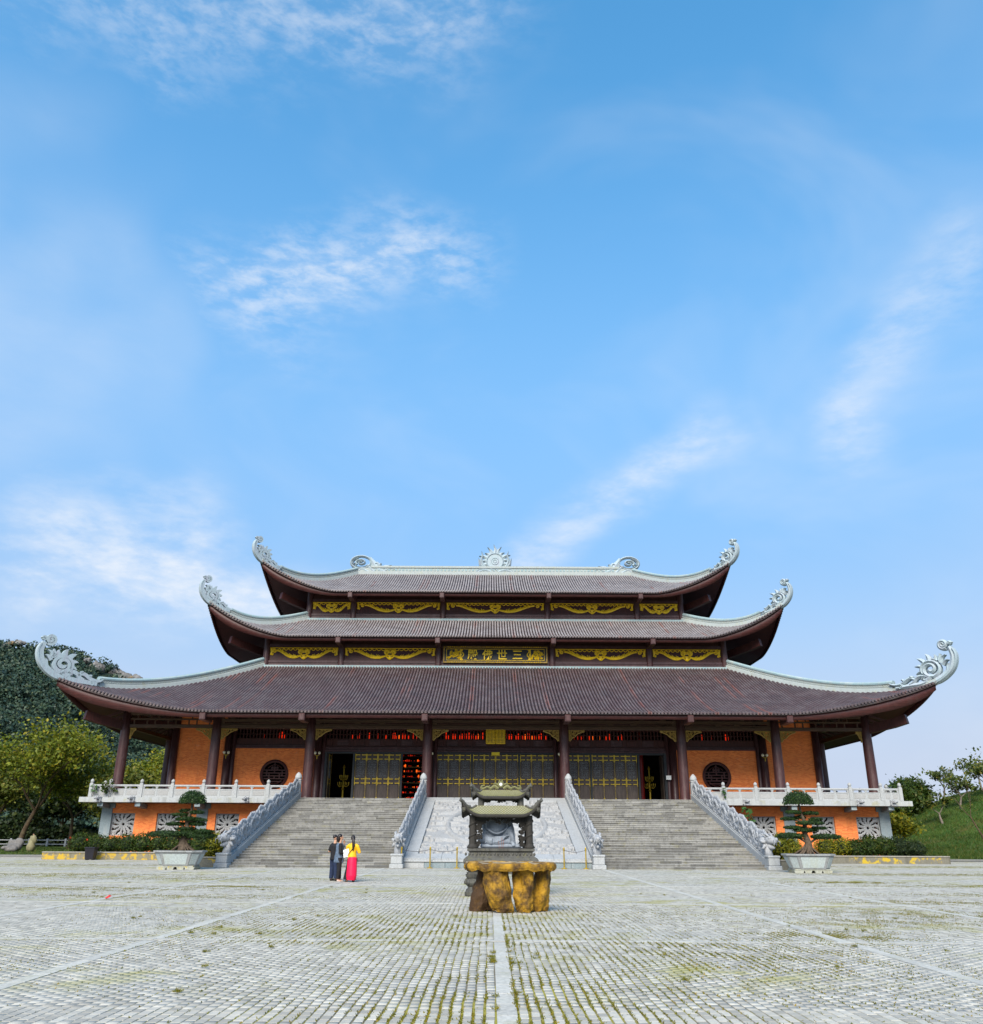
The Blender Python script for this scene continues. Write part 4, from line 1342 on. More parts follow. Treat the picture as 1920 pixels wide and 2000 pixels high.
# ------------------------------------------------------------------ brick ground storey and terrace
YL = 68.6
def lower_wall(s):
    wins = [20.1, 24.5, 27.9]
    hw = 0.88
    z0, z1 = 1.52, 3.10
    xs = [14.8] + [v for w in wins for v in (w - hw, w + hw)] + [29.25]
    mb = MB()
    for k in range(0, len(xs), 2):
        a, b = sorted((s * xs[k], s * xs[k + 1]))
        mb.box(a, b, YL, YL + 0.5, 0, 3.80)
    for w in wins:
        a, b = sorted((s * (w - hw), s * (w + hw)))
        mb.box(a, b, YL, YL + 0.5, 0, z0); mb.box(a, b, YL, YL + 0.5, z1, 3.80)
    mb.build('lower_brick_wall', M['brick'], temple)
    a, b = sorted((s * 29.25, s * 28.8))
    MB().box(a, b, YL + 0.5, 2 * YC - YL, 0, 3.80).build('lower_brick_wall', M['brick'], temple)
    # bluestone pilasters
    for c, w in ((22.0, 0.42), (29.15, 0.40), (15.6, 0.42)):
        mb = MB()
        mb.bbox(s * c - w, s * c + w, YL - 0.06, YL + 0.3, 0, 3.45, 0.02)
        mb.bbox(s * c - w - 0.18, s * c + w + 0.18, YL - 0.10, YL + 0.3, 3.45, 3.80, 0.02)
        mb.build('stone_pilaster', M['bluestone'], temple)
    for w in wins:
        win = empty('stone_window', (s * w, YL, z0), parent=temple)
        cx, cz = s * w, (z0 + z1) / 2
        ww, hh = hw, (z1 - z0) / 2
        mb = MB()
        for (x0, x1, a0, a1) in ((cx - ww, cx - ww + 0.09, z0, z1), (cx + ww - 0.09, cx + ww, z0, z1), (cx - ww + 0.09, cx + ww - 0.09, z0, z0 + 0.07), (cx - ww + 0.09, cx + ww - 0.09, z1 - 0.07, z1)):
            mb.box(x0, x1, YL + 0.17, YL + 0.33, a0, a1)
        mb.build('window_frame', M['stone'], win)
        fr = (Vector((cx, YL + 0.31, cz)), UX, UZ, UN)
        mb = MB()
        mb.ribbon(spiral(0, 0, 0.17, 0.17, 0, 361, 24), 0.075, fr, 0.12, 0.3)
        for i in range(12):                        # pierced petals swirling out to the frame
            a = i * 30 + 8
            d = Vector((math.cos(R(a)), math.sin(R(a)))); n_ = Vector((-d.y, d.x))
            lim = min(ww / max(1e-6, abs(d.x)), hh / max(1e-6, abs(d.y))) - 0.02
            pts = [tuple(d * t + n_ * (0.10 * math.sin((t - 0.2) * 5.0))) for t in np.linspace(0.20, lim, 7)]
            mb.ribbon(pts, [0.08, 0.072, 0.07, 0.075, 0.10, 0.12, 0.08], fr, 0.11, 0.3, 0.005)
            q = d * (lim * 0.66) + n_ * 0.13
            mb.ribbon([tuple(d * (lim * 0.45)), tuple(q), tuple(q + d * 0.10 + n_ * 0.10)], [0.05, 0.06, 0.03], fr, 0.10, 0.3, 0.008)
        for i in range(4):
            a = 45 + i * 90
            d = Vector((math.copysign(1, math.cos(R(a))) * (ww - 0.26), math.copysign(1, math.sin(R(a))) * (hh - 0.24)))
            mb.ribbon(spiral(d.x, d.y, 0.16, 0.05, a, a + 420, 14), 0.045, fr, 0.11, 0.3, 0.003)
        mb.build('pierced_rosette', M['stone'], win, recalc=True)
    # dark room behind the window grilles
    a, b = sorted((s * 14.9, s * 28.9))
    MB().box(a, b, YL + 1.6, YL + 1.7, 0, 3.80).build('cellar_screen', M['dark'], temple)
for s in (-1, 1): lower_wall(s)

# terrace slab
for a, b in ((-30.7, -14.2), (14.2, 30.7)):
    MB().box(a, b, 67.0, 2 * YC - 67.0, 3.83, FLOOR).build('terrace_slab', M['stone_mossy'], temple)
MB().box(-14.19, 14.19, 67.05, Y_IN + 0.5, 3.3, FLOOR - 0.004).build('landing_slab', M['stone'], temple)
for s in (-1, 1):
    for x in (16.9, 22.0, 26.4, 29.15):
        vs, fs = sweep_profile([Vector((s * x, 67.15, 3.68)), Vector((s * x, YL, 3.55))], [(-0.20, -0.14), (0.20, -0.14), (0.20, 0.14), (-0.20, 0.14)])
        MB().add(vs, fs).build('slab_corbel', M['bluestone'], temple, recalc=True)
# dragon-head spouts on the slab edge
def spout_mesh(s):
    mb = MB()
    mb.bbox(-0.17, 0.17, -0.10, 0.05, -0.20, 0.18, 0.03)
    mb.bbox(-0.14, 0.14, -0.42, -0.10, 0.02, 0.16, 0.03)
    mb.bbox(-0.13, 0.13, -0.36, -0.10, -0.20, -0.08, 0.03)
    mb.ell((-0.10, -0.24, 0.17), 0.06, 8, 5); mb.ell((0.10, -0.24, 0.17), 0.06, 8, 5)
    mb.ell((0, -0.42, 0.12), (0.12, 0.06, 0.08), 8, 5)
    for k in (-1, 1):
        mb.tube([(k * 0.12, -0.12, 0.16), (k * 0.18, 0.0, 0.26), (k * 0.16, 0.05, 0.33)], [0.05, 0.035, 0.01], 6)
        mb.tube([(k * 0.16, -0.06, -0.05), (k * 0.24, 0.0, -0.08)], [0.08, 0.02], 6)
    return mb.mesh('dragon_spout', M['dragonstone'])
sp_me = spout_mesh(1)
for x in (-29.2, -26.75, -18.35, 18.35, 26.75, 29.2):
    inst('dragon_spout', sp_me, temple, (x, 66.99, 4.0), rot=(0, 0, R(-24 if x < 0 else 24)))

# ------------------------------------------------------------------ terrace balustrades (things of their own)
post_me = MB().bbox(-0.13, 0.13, -0.13, 0.13, 0, 0.96, 0.015).bbox(-0.10, 0.10, -0.10, 0.10, 0.96, 1.02, 0.01).lathe([(0.07, 1.02), (0.12, 1.06), (0.135, 1.12), (0.12, 1.2), (0.07, 1.26), (0.01, 1.30)], n=12).mesh('post', M['stone'])
def rail_run(root, pts, ends=True):
    for i, p in enumerate(pts):
        if i == 0 and not ends: continue
        inst('post', post_me, root, (p[0], p[1], FLOOR))
    for a, b in zip(pts[:-1], pts[1:]):
        v = Vector((b[0] - a[0], b[1] - a[1], 0)); L_ = v.length - 0.26
        ang = math.atan2(v.y, v.x)
        mid = ((a[0] + b[0]) / 2, (a[1] + b[1]) / 2, FLOOR)
        h = L_ / 2
        inst('hand_rail', MB().tube([(-h, 0, 0.82), (h, 0, 0.82)], 0.075, 8).mesh('hand_rail', M['stone']), root, mid, (0, 0, ang))
        mb = MB().box(-h, h, -0.055, 0.055, 0.0, 0.10).box(-h, h, -0.055, 0.055, 0.52, 0.60).box(-h, h, -0.035, 0.035, 0.10, 0.52)
        for x in (-h + 0.03, 0, h - 0.03):
            mb.box(x - 0.06, x + 0.06, -0.056, 0.056, 0.10, 0.52)
        inst('panel', mb.mesh('panel', M['stone']), root, mid, (0, 0, ang))
        for x0, x1 in ((-h + 0.14, -0.12), (0.12, h - 0.14)):
            if x1 - x0 > 0.1:
                inst('carved_panel', MB().bbox(x0, x1, -0.052, 0.052, 0.15, 0.47, 0.015).mesh('carved_panel', M['relief']), root, mid, (0, 0, ang))
        # cloud-shaped supports under the hand rail
        for x in ((-h + 0.05, 0, h - 0.05)):
            mb = MB().bbox(x - 0.13, x + 0.13, -0.05, 0.05, 0.70, 0.76, 0.02).bbox(x - 0.07, x + 0.07, -0.045, 0.045, 0.605, 0.70, 0.015)
            inst('rail_support', mb.mesh('rail_support', M['stone']), root, mid, (0, 0, ang))
for s in (-1, 1):
    root = empty('terrace_balustrade', (s * 22, 67.25, FLOOR), 'pale stone terrace balustrade %s' % ('left of the stairs, with weeds on its corner' if s < 0 else 'right of the stairs'), 'balustrade', 'terrace balustrades')
    rail_run(root, [(s * x, 67.22) for x in (14.9, 16.9, 19.3, 21.7, 24.0, 26.3, 28.6, 30.0)])
    rail_run(root, [(s * 30.0, y) for y in (67.22, 69.5, 72, 74.5, 77, 79.5, 82)], False)

# ------------------------------------------------------------------ small fittings of the veranda
M['lamp'] = m_plain('frosted_lamp_globe', (0.75, 0.70, 0.50), 0.3, 0.05)
M['paper'] = m_plain('white_paper', (0.75, 0.76, 0.74), 0.7, 0.05)
wl_places = ((-21.75, 'left brick wall'), (-14.4, 'pillar left of the open doorway'), (-5.3, 'pillar left of the middle doors'),
             (5.3, 'pillar right of the middle doors'), (21.75, 'right brick wall'))
for x, where in wl_places:
    y = Y_IN - 0.45
    o = empty('wall_lamp', (x, y, 7.75), 'twin-globe brass wall lamp on the ' + where, 'lamp', 'twin wall lamps in the veranda')
    MB().tube([(x, y + 0.12, 7.35), (x, y, 7.4), (x, y, 7.65)], 0.035, 6).tube([(x - 0.17, y, 7.72), (x - 0.12, y, 7.64), (x + 0.12, y, 7.64), (x + 0.17, y, 7.72)], 0.025, 6).build('bracket', M['brass'], o)
    for k in (-1, 1):
        MB().ell((x + k * 0.17, y, 7.84), 0.115, 12, 8).build('globe', M['lamp'], o, smooth=True)
o = MB().box(-0.32, 0.32, 0, 0.03, 0, 0.22).mesh('door_sign', M['yellow_sign'])
tag(inst('door_sign', o, None, (0.0, Y_IN - 0.24, 7.76)), 'small yellow sign on the lintel over the middle doors', 'sign')
# hanging plaque under the eave: two leaves with lines of raised script
pq = empty('hanging_plaque', (0, Y_IN - 0.3, 8.6), 'gilded double plaque with columns of script hung above the middle doors', 'plaque')
for k in (-1, 1):
    MB().bbox(k * 0.40 - 0.385, k * 0.40 + 0.385, Y_IN - 0.36, Y_IN - 0.28, 8.62, 9.82, 0.02).build('plaque_leaf', M['gold'], pq)
    mb = MB()
    for i in range(6):
        for j in range(9):
            x0 = k * 0.40 - 0.31 + i * 0.115
            mb.box(x0, x0 + 0.05 + 0.02 * ((i * j) % 2), Y_IN - 0.372, Y_IN - 0.362, 8.72 + j * 0.115, 8.72 + j * 0.115 + 0.07)
    tag(mb.build('script', M['beam'], pq), kind='stuff')
tag(inst('notice', MB().box(-0.2, 0.2, 0, 0.02, 0, 0.32).mesh('notice', M['paper']), None, (13.85, Y_IN - 0.55, 5.9)), 'white paper notice on the pillar right of the doors', 'notice')

# ------------------------------------------------------------------ inside: votive lamps, gilt altar ware
M['red_lamp'] = m_glow('red_votive_lamp', (1.0, 0.035, 0.006), 0.30)
M['amber_lamp'] = m_glow('amber_votive_lamp', (1.0, 0.13, 0.010), 0.5)
M['dim_lamp'] = m_glow('dim_red_lamp', (0.6, 0.02, 0.004), 0.18)
bulb = MB().tube([(0, 0, 0), (0, 0, 0.10), (0, 0, 0.50), (0, 0, 0.58)], [0.015, 0.04, 0.04, 0.015], 6)
rb = bulb.mesh('lamp_tube', M['red_lamp']); ab = bulb.mesh('lamp_tube', M['amber_lamp'])
def lamp_rack(name, label, xs, y, z, thin=1.0):
    o = empty(name, (float(np.mean(xs)), y, z), label, 'lamps', 'racks of red votive lamps')
    MB().box(min(xs) - 0.1, max(xs) + 0.1, y - 0.03, y + 0.03, z + 0.58, z + 0.63).build('lamp_rail', M['wood'], o)
    for i, x in enumerate(xs):
        inst('lamp_tube', ab if rng.random() < 0.14 else rb, o, (x, y, z + 0.03 * math.sin(i * 3.7)), scl=(1, 1, 0.55 + 0.5 * rng.random()))
lamp_rack('lamp_rack', 'row of glowing red lamps above the middle doors, left of the plaque', np.arange(-4.1, -0.95, 0.19), 73.7, 9.10)
lamp_rack('lamp_rack', 'row of glowing red lamps above the middle doors, right of the plaque', np.arange(0.95, 4.2, 0.19), 73.7, 9.10)
lamp_rack('lamp_rack', 'dim red lamps behind the transom over the left doors', np.array([-12.0, -11.6, -11.4, -10.6, -9.9, -9.2, -8.6, -8.45, -8.3, -8.1, -7.8, -7.6, -7.3, -7.1, -6.9, -6.6, -6.3]), 74.6, 9.15)
lamp_rack('lamp_rack', 'dim red lamps behind the transom over the right doors', np.array([6.3, 6.6, 6.9, 7.2, 7.4, 7.9, 8.2, 8.8, 9.3, 9.6, 10.3, 10.6, 11.4]), 74.6, 9.15)
lamp_rack('lamp_rack', 'few red lamps behind the transom over the left round window', np.array([-19.3, -18.0, -17.8, -17.6, -17.4]), 74.0, 9.12)
lamp_rack('lamp_rack', 'few red lamps behind the transom over the right round window', np.array([17.2, 17.4, 18.0, 19.2, 19.4]), 74.0, 9.12)
# glittering votive wall behind the left doorway
vw = empty('votive_shelf', (-6.6, 75.0, FLOOR), 'tiered shelf of glowing red votive lamps inside the doorway left of the middle pillar', 'votive shelf')
for k in range(9):
    MB().box(-7.9, -5.4, 74.9, 75.3, FLOOR + 0.25 + k * 0.42, FLOOR + 0.29 + k * 0.42).build('shelf', M['gold_dull'] if k % 3 == 0 else M['wood'], vw)
vb = [MB().ell((0, 0, 0), (0.07, 0.05, 0.05 + 0.05 * q), 8, 6).mesh('votive_lamp', m_) for q, m_ in enumerate((M['red_lamp'], M['dim_lamp'], M['amber_lamp']))]
for i in range(150):
    x = -7.8 + 2.3 * rng.random(); k = int(rng.integers(0, 9))
    hot = rng.random() < 0.2
    s_ = 0.3 + 0.9 * rng.random() ** 2
    inst('votive_lamp', vb[2] if hot else vb[int(rng.integers(0, 2))], vw, (x, 74.95, FLOOR + 0.36 + k * 0.42), (0, 1.57 * (rng.random() < 0.3), 0), scl=(s_, s_, s_))
# gilt candelabrum glimpsed through the leftmost doorway, red pillar and gilt stand on the right
def candelabrum(x, y, label):
    o = empty('gilt_candelabrum', (x, y, FLOOR), label, 'candelabrum', 'gilt altar stands inside the hall')
    MB().lathe([(0.32, 0), (0.30, 0.08), (0.10, 0.2), (0.07, 0.9), (0.14, 1.0), (0.07, 1.1), (0.06, 1.6), (0.16, 1.75), (0.06, 1.9), (0.05, 2.6), (0.12, 2.7), (0.02, 2.95)], (x, y, FLOOR), 12).build('stem', M['brass'], o)
    for i in range(6):
        a = i * 60
        d = Vector((math.cos(R(a)), math.sin(R(a)), 0))
        for z, rr_ in ((1.3, 0.45), (1.85, 0.33)):
            b = Vector((x, y, FLOOR + z))
            MB().tube([b, b + d * rr_ * 0.7 + UZ * -0.12, b + d * rr_ + UZ * 0.05, b + d * rr_ + UZ * 0.25], [0.03, 0.03, 0.03, 0.045], 6).build('arm', M['brass'], o)
candelabrum(-12.55, 74.6, 'gilt branched candelabrum in the leftmost open doorway')
candelabrum(12.75, 74.6, 'gilt branched candelabrum in the rightmost open doorway')
M['red_lacquer'] = m_plain('red_lacquer', (0.24, 0.012, 0.008), 0.35, 0.2)
tag(MB().lathe([(0.30, 0), (0.22, 0.1), (0.22, 5.9)], (12.1, 74.6, FLOOR), 16).build('red_pillar', M['red_lacquer'], None, smooth=False), 'red lacquered pillar inside the rightmost doorway', 'pillar')
# ================================================================== STAIRS, RAMP, DRAGON RAILINGS
Y0, Y1, NST = 49.5, 67.0, 32
RISE, TREAD = FLOOR / NST, (Y1 - Y0) / NST
def unit_block(b=0.012):
    return MB().bbox(0, 1, 0, 1, 0, 1, b)
step_meshes = []
for k in range(5):
    mb = MB()
    j = lambda a: (random.random() - 0.5) * a
    a, b = 0.055 + j(.012), j(.02)          # recessed riser under a projecting nosing
    pr = [(a, 0.0), (a, 0.66 + j(.05)), (b, 0.70 + j(.05)), (b + .004, 0.96), (b + .02, 1.0), (1.0, 1.0), (1.0, 0.0)]
    nP = len(pr)
    mb.add([(0.003, y_, z_) for y_, z_ in pr] + [(0.997, y_, z_) for y_, z_ in pr],
           [tuple(range(nP)), tuple(range(2 * nP - 1, nP - 1, -1))] + [(q, q + nP, (q + 1) % nP + nP, (q + 1) % nP) for q in range(nP)])
    step_meshes.append(mb.mesh('step_stone', M['step']))
M['step_core'] = m_stone('step_core', (0.10, 0.095, 0.08), amt=0.5)
for s in (-1, 1):
    xa, xb = (5.58, 14.39)
    root = empty('stone_staircase', (s * 10, Y0, 0), 'wide weathered grey stone staircase %s of the carved ramp' % ('left' if s < 0 else 'right'), 'staircase', 'pair of stone staircases')
    core = MB()
    for k in range(NST):
        z0, z1 = k * RISE, (k + 1) * RISE - 0.02
        core.box(min(s * xa, s * xb), max(s * xa, s * xb), Y0 + k * TREAD + 0.05, Y1 + 0.04, max(0, z0 - 0.02), z1)
        x = xa
        while x < xb - 0.05:
            w = 0.72 + 0.75 * random.random()
            if xb - (x + w) < 0.5: w = xb - x
            x0 = s * x if s > 0 else -(x + w)
            o = inst('step_stone', step_meshes[random.randrange(5)], root, (x0, Y0 + k * TREAD + (random.random() - 0.5) * 0.012, z0 + (0.001 if k else 0)), scl=(w, TREAD + 0.03, RISE - 0.004 + (random.random() - 0.5) * 0.006))
            x += w
    core.build('stair_core', M['step_core'], root)

# ------------------------------------------------------------------ carved ramp
ramp = empty('carved_ramp', (0, Y0, 0), 'sloping pale stone ramp carved with clouds and a coiled dragon between the stairs', 'ramp')
RX0, RY0, RZ0, RY1, RZ1 = 5.08, 50.3, 0.42, 66.95, 4.21
def ramp_z(y): return RZ0 + (RZ1 - RZ0) * (y - RY0) / (RY1 - RY0)
rl = math.hypot(RY1 - RY0, RZ1 - RZ0)
mb = MB()
mb.add([(-RX0, RY0, 0), (RX0, RY0, 0), (RX0, RY1, 0), (-RX0, RY1, 0), (-RX0, RY0, RZ0 - 0.15), (RX0, RY0, RZ0 - 0.15), (RX0, RY1, RZ1 - 0.15), (-RX0, RY1, RZ1 - 0.15)],
       [(0, 3, 2, 1), (4, 5, 6, 7), (0, 1, 5, 4), (1, 2, 6, 5), (2, 3, 7, 6), (3, 0, 4, 7)])
mb.build('ramp_core', M['stone'], ramp)
# front plinth stones and ledge
for i in range(9):
    x0 = -RX0 + i * 2 * RX0 / 9
    MB().bbox(x0 + 0.006, x0 + 2 * RX0 / 9 - 0.006, RY0 - 0.28, RY0 - 0.004, 0, 0.30, 0.012).build('plinth_stone', M['bluestone'] if i % 3 else M['stone'], ramp)
MB().bbox(-RX0, RX0, RY0 - 0.34, RY0 + 0.02, 0.302, 0.40, 0.02).build('plinth_ledge', M['stone'], ramp)
# border slabs
BW = 0.68
def slope_slab(x0, x1, y0, y1, h=0.06):
    m_ = MB()
    m_.hexa([(x0, y0, ramp_z(y0) - 0.15), (x1, y0, ramp_z(y0) - 0.15), (x1, y1, ramp_z(y1) - 0.15), (x0, y1, ramp_z(y1) - 0.15)],
            [(x0, y0, ramp_z(y0) + h), (x1, y0, ramp_z(y0) + h), (x1, y1, ramp_z(y1) + h), (x0, y1, ramp_z(y1) + h)])
    return m_
g = 0.008
ny = 6
for s in (-1, 1):
    for i in range(ny):
        ya = RY0 + 1.0 + (RY1 - RY0 - 1.9) * i / ny; yb = RY0 + 1.0 + (RY1 - RY0 - 1.9) * (i + 1) / ny
        a, b = sorted((s * (RX0 - BW), s * RX0))
        slope_slab(a, b, ya + g, yb - g).build('border_slab', M['stone'], ramp)
for y0_, y1_ in ((RY0, RY0 + 1.0), (RY1 - 0.9, RY1)):
    for i in range(5):
        slope_slab(-RX0 + 2 * RX0 * i / 5 + g, -RX0 + 2 * RX0 * (i + 1) / 5 - g, y0_ + g, y1_ - g).build('border_slab', M['stone'], ramp)
# relief field: height map of clouds, waves and a coiled dragon
PX = RX0 - BW - 0.02
PY0, PY1 = RY0 + 1.02, RY1 - 0.92
NX, NY = 280, 360
xx = np.linspace(-PX, PX, NX); yy = np.linspace(PY0, PY1, NY)
GX, GY = np.meshgrid(xx, yy, indexing='ij')
H = np.zeros_like(GX)
cyc = (PY0 + PY1) / 2
def bump_line(pts, w, h):
    global H
    P_ = np.array(pts)
    best = np.full(GX.shape, 1e9)
    lo = P_.min(0) - 3 * w; hi = P_.max(0) + 3 * w
    m_ = (GX > lo[0]) & (GX < hi[0]) & (GY > lo[1]) & (GY < hi[1])
    if not m_.any(): return
    gx, gy = GX[m_], GY[m_]
    bd = np.full(gx.shape, 1e9)
    for i in range(len(P_) - 1):
        a, b = P_[i], P_[i + 1]
        d = b - a; L2 = max(1e-9, d @ d)
        t = np.clip(((gx - a[0]) * d[0] + (gy - a[1]) * d[1]) / L2, 0, 1)
        bd = np.minimum(bd, np.hypot(gx - a[0] - t * d[0], gy - a[1] - t * d[1]))
    prof = np.sqrt(np.clip(1 - (bd / w) ** 2, 0, 1)) * h
    H[m_] = np.maximum(H[m_], prof)
rel = np.random.default_rng(5)
EX, EY = 3.1, 5.4        # medallion ring (half axes)
ring = [(EX * math.cos(R(a)), cyc + EY * math.sin(R(a))) for a in range(0, 361, 5)]
# cloud heads: spirals, each with a trailing tail
for i in range(150):
    cx, cy = rel.uniform(-PX + .1, PX - .1), rel.uniform(PY0 + .2, PY1 - .2)
    e = math.hypot(cx / EX, (cy - cyc) / EY)
    if abs(e - 1) < 0.10: continue
    rr_ = rel.uniform(0.13, 0.30)
    s = 1 if rel.random() < 0.5 else -1
    bump_line([(cx + s * (x - 0), cy + y * 1.6) for x, y in spiral(0, 0, rr_, 0.02, 0, 420, 14)], 0.065, rel.uniform(0.06, 0.12))
    tl = rel.uniform(0.6, 1.7)
    bump_line([(cx + s * rr_, cy), (cx + s * (rr_ + tl * 0.5), cy + 0.12), (cx + s * (rr_ + tl), cy - 0.05)], 0.07, rel.uniform(0.05, 0.11))
bump_line(ring, 0.17, 0.10)
# dragon body coiling inside the ring
body = [(1.9 * math.cos(t) * (0.35 + 0.62 * abs(math.cos(t * 0.5))), cyc - 3.9 + 7.6 * t / 9.5 + 0.9 * math.sin(t * 1.7)) for t in np.linspace(0, 9.5, 70)]
bump_line(body, 0.26, 0.14)
for i in range(2, 68, 2):
    p = body[i]; q = body[i + 1]
    d = Vector((q[0] - p[0], q[1] - p[1])).normalized(); n_ = Vector((-d.y, d.x))
    bump_line([(p[0] + n_.x * 0.2, p[1] + n_.y * 0.2), (p[0] + n_.x * 0.42, p[1] + n_.y * 0.5)], 0.06, 0.11)
bump_line([(0, cyc + 1.2), (0, cyc + 1.9)], 0.5, 0.15)
for a in range(0, 360, 30):
    bump_line([(0.45 * math.cos(R(a)), cyc + 1.5 + 0.8 * math.sin(R(a))), (0.85 * math.cos(R(a + 14)), cyc + 1.5 + 1.5 * math.sin(R(a + 14)))], 0.06, 0.09)
# waves along the foot
for j in range(3):
    for i in range(18):
        x0 = -PX + i * 0.5 + 0.25 * (j % 2)
        bump_line([(x0 + 0.24 * math.cos(R(a)), PY0 + 0.25 + j * 0.75 + 0.5 * math.sin(R(a))) for a in range(0, 181, 20)], 0.06, 0.07)
H += 0.006 * rel.standard_normal(H.shape)
Zr = np.array(ramp_z(GY)) - 0.09 + H * 1.9
Vr = np.stack([GX, GY, Zr], -1).reshape(-1, 3)
ii = np.arange(NX - 1)[:, None] * NY + np.arange(NY - 1)[None, :]
Fr = np.stack([ii, ii + NY, ii + NY + 1, ii + 1], -1).reshape(-1, 4)
inst('relief_panel', np_mesh('relief_panel', Vr, Fr, M['relief'], smooth=True), ramp)

# ------------------------------------------------------------------ dragon railings
def noise_jit(a): return (random.random() - 0.5) * a
def build_dragon_wall():
    ys, ye = Y0 + 0.75, Y1 - 0.30
    slope = RISE / TREAD
    NS_, NH_ = 860, 56
    S = np.linspace(0, ye - ys, NS_); T = S / (ye - ys)
    per = 1.92
    ph = 2 * np.pi * S / per
    top = (1.12 - 0.20 * T) + 0.085 * np.sin(ph + 0.6) + 0.05 * np.abs(np.sin(ph * 1.5 + 0.3)) + 0.03 * np.abs(np.sin(ph * 3 + 1))
    hh = np.linspace(0, 1, NH_)
    GS, GH0 = np.meshgrid(S, hh, indexing='ij')
    GHt = GH0 * top[:, None]
    Hc = np.zeros_like(GS)
    def line(pts, w, h, rnd=True):
        P_ = np.array(pts)
        lo = P_.min(0) - 2 * w; hi = P_.max(0) + 2 * w
        i0, i1 = np.searchsorted(S, [lo[0], hi[0]])
        i0 = max(0, i0 - 1); i1 = min(NS_, i1 + 1)
        if i1 - i0 < 2: return
        gx, gy = GS[i0:i1], GHt[i0:i1]
        bd = np.full(gx.shape, 1e9)
        for a, b in zip(P_[:-1], P_[1:]):
            d = b - a; L2 = max(1e-9, d @ d)
            t = np.clip(((gx - a[0]) * d[0] + (gy - a[1]) * d[1]) / L2, 0, 1)
            bd = np.minimum(bd, np.hypot(gx - a[0] - t * d[0], gy - a[1] - t * d[1]))
        Hc[i0:i1] = np.maximum(Hc[i0:i1], np.sqrt(np.clip(1 - (bd / w) ** 2, 0, 1)) * h)
    r_ = np.random.default_rng(9)
    ncell = int((ye - ys) / per)
    hole = np.zeros(GS.shape, bool)
    for c in range(ncell + 1):
        s0 = c * per
        def q(a, b): return (s0 + a, b)
        tt = min(1.0, s0 / (ye - ys)); sc = 1 - 0.18 * tt
        # serpent body arching over each opening
        line([q(0.48 + 0.46 * math.cos(R(a)), (0.50 + 0.40 * math.sin(R(a))) * sc) for a in range(-10, 196, 10)], 0.135, 0.15)
        line([q(0.94 + 0.48 * math.cos(R(a)) + 0.48, (0.42 - 0.12 * math.sin(R(a))) * sc) for a in range(0, 181, 12)], 0.12, 0.13)
        for k in range(12):      # belly plates and scales
            a = R(-5 + k * 17)
            line([q(0.48 + 0.38 * math.cos(a), (0.50 + 0.32 * math.sin(a)) * sc), q(0.48 + 0.56 * math.cos(a), (0.50 + 0.50 * math.sin(a)) * sc)], 0.022, 0.175)
        for (cx, cy, rr_, a0) in ((1.30, 0.78, 0.16, 0), (1.62, 0.66, 0.12, 90), (1.05, 0.20, 0.12, 200), (1.55, 0.18, 0.13, 20), (0.10, 0.14, 0.11, 120), (0.75, 0.10, 0.10, 300), (1.82, 0.42, 0.10, 60)):
            line([q(cx + x, (cy + y) * sc) for x, y in spiral(0, 0, rr_ * r_.uniform(0.85, 1.2), 0.02, a0, a0 + 460, 14)], 0.038, r_.uniform(0.08, 0.15))
        for _ in range(9):
            cx, cy = r_.uniform(0, per), r_.uniform(0.05, 0.95)
            line([q(cx, cy * sc), q(cx + r_.uniform(-0.15, 0.15), (cy + r_.uniform(0.05, 0.16)) * sc), q(cx + r_.uniform(-0.2, 0.2), (cy + 0.2) * sc)], 0.03, r_.uniform(0.06, 0.12))
        # leg
        line([q(0.98, 0.62 * sc), q(1.12, 0.42 * sc), q(0.98, 0.22 * sc), q(1.14, 0.12 * sc)], 0.055, 0.14)
        e = ((GS - s0 - 0.48) / 0.21) ** 2 + ((GHt / sc - 0.47) / np.where(GHt / sc > 0.47, 0.24, 0.17)) ** 2 < 1
        e2 = ((GS - s0 - 1.36) / 0.10) ** 2 + ((GHt / sc - 0.46) / 0.09) ** 2 < 1
        hole |= e | e2
    edge = np.minimum(1, (top[:, None] - GHt) / 0.10)
    half = (0.075 + Hc * 0.62) * (0.55 + 0.45 * np.clip(edge, 0, 1))
    yy_ = ys + GS
    zz_ = (yy_ - Y0) * slope + 0.12 + 0.34 + GHt
    A = np.stack([half, yy_, zz_], -1).reshape(-1, 3); B = np.stack([-half, yy_, zz_], -1).reshape(-1, 3)
    N_ = NS_ * NH_
    cell = ~(hole[:-1, :-1] & hole[1:, 1:])
    ii_ = np.arange(NS_ - 1)[:, None] * NH_ + np.arange(NH_ - 1)[None, :]
    f = ii_[cell]
    F1 = np.stack([f, f + NH_, f + NH_ + 1, f + 1], -1)
    F2 = np.stack([f + 1, f + NH_ + 1, f + NH_, f], -1) + N_
    rims = []
    pad = np.zeros((NS_ + 1, NH_ + 1), bool); pad[1:-1, 1:-1] = cell
    # faces closing every border between kept and missing cells
    a_, b_ = np.nonzero(pad[1:, :] != pad[:-1, :])
    for i_, j_ in zip(a_, b_):
        jj = j_ - 1
        if 0 <= jj < NH_ - 1 and 0 <= i_ < NS_:
            v0, v1 = i_ * NH_ + jj, i_ * NH_ + jj + 1
            rims.append((v0, v1, v1 + N_, v0 + N_))
    a_, b_ = np.nonzero(pad[:, 1:] != pad[:, :-1])
    for i_, j_ in zip(a_, b_):
        i2 = i_ - 1
        if 0 <= i2 < NS_ - 1 and 0 <= j_ < NH_:
            v0, v1 = i2 * NH_ + j_, (i2 + 1) * NH_ + j_
            rims.append((v0, v1, v1 + N_, v0 + N_))
    me = np_mesh('dragon_wall', np.concatenate([A, B]), np.concatenate([F1, F2, np.array(rims)]), M['dragonstone'], smooth=False)
    fb = MB()
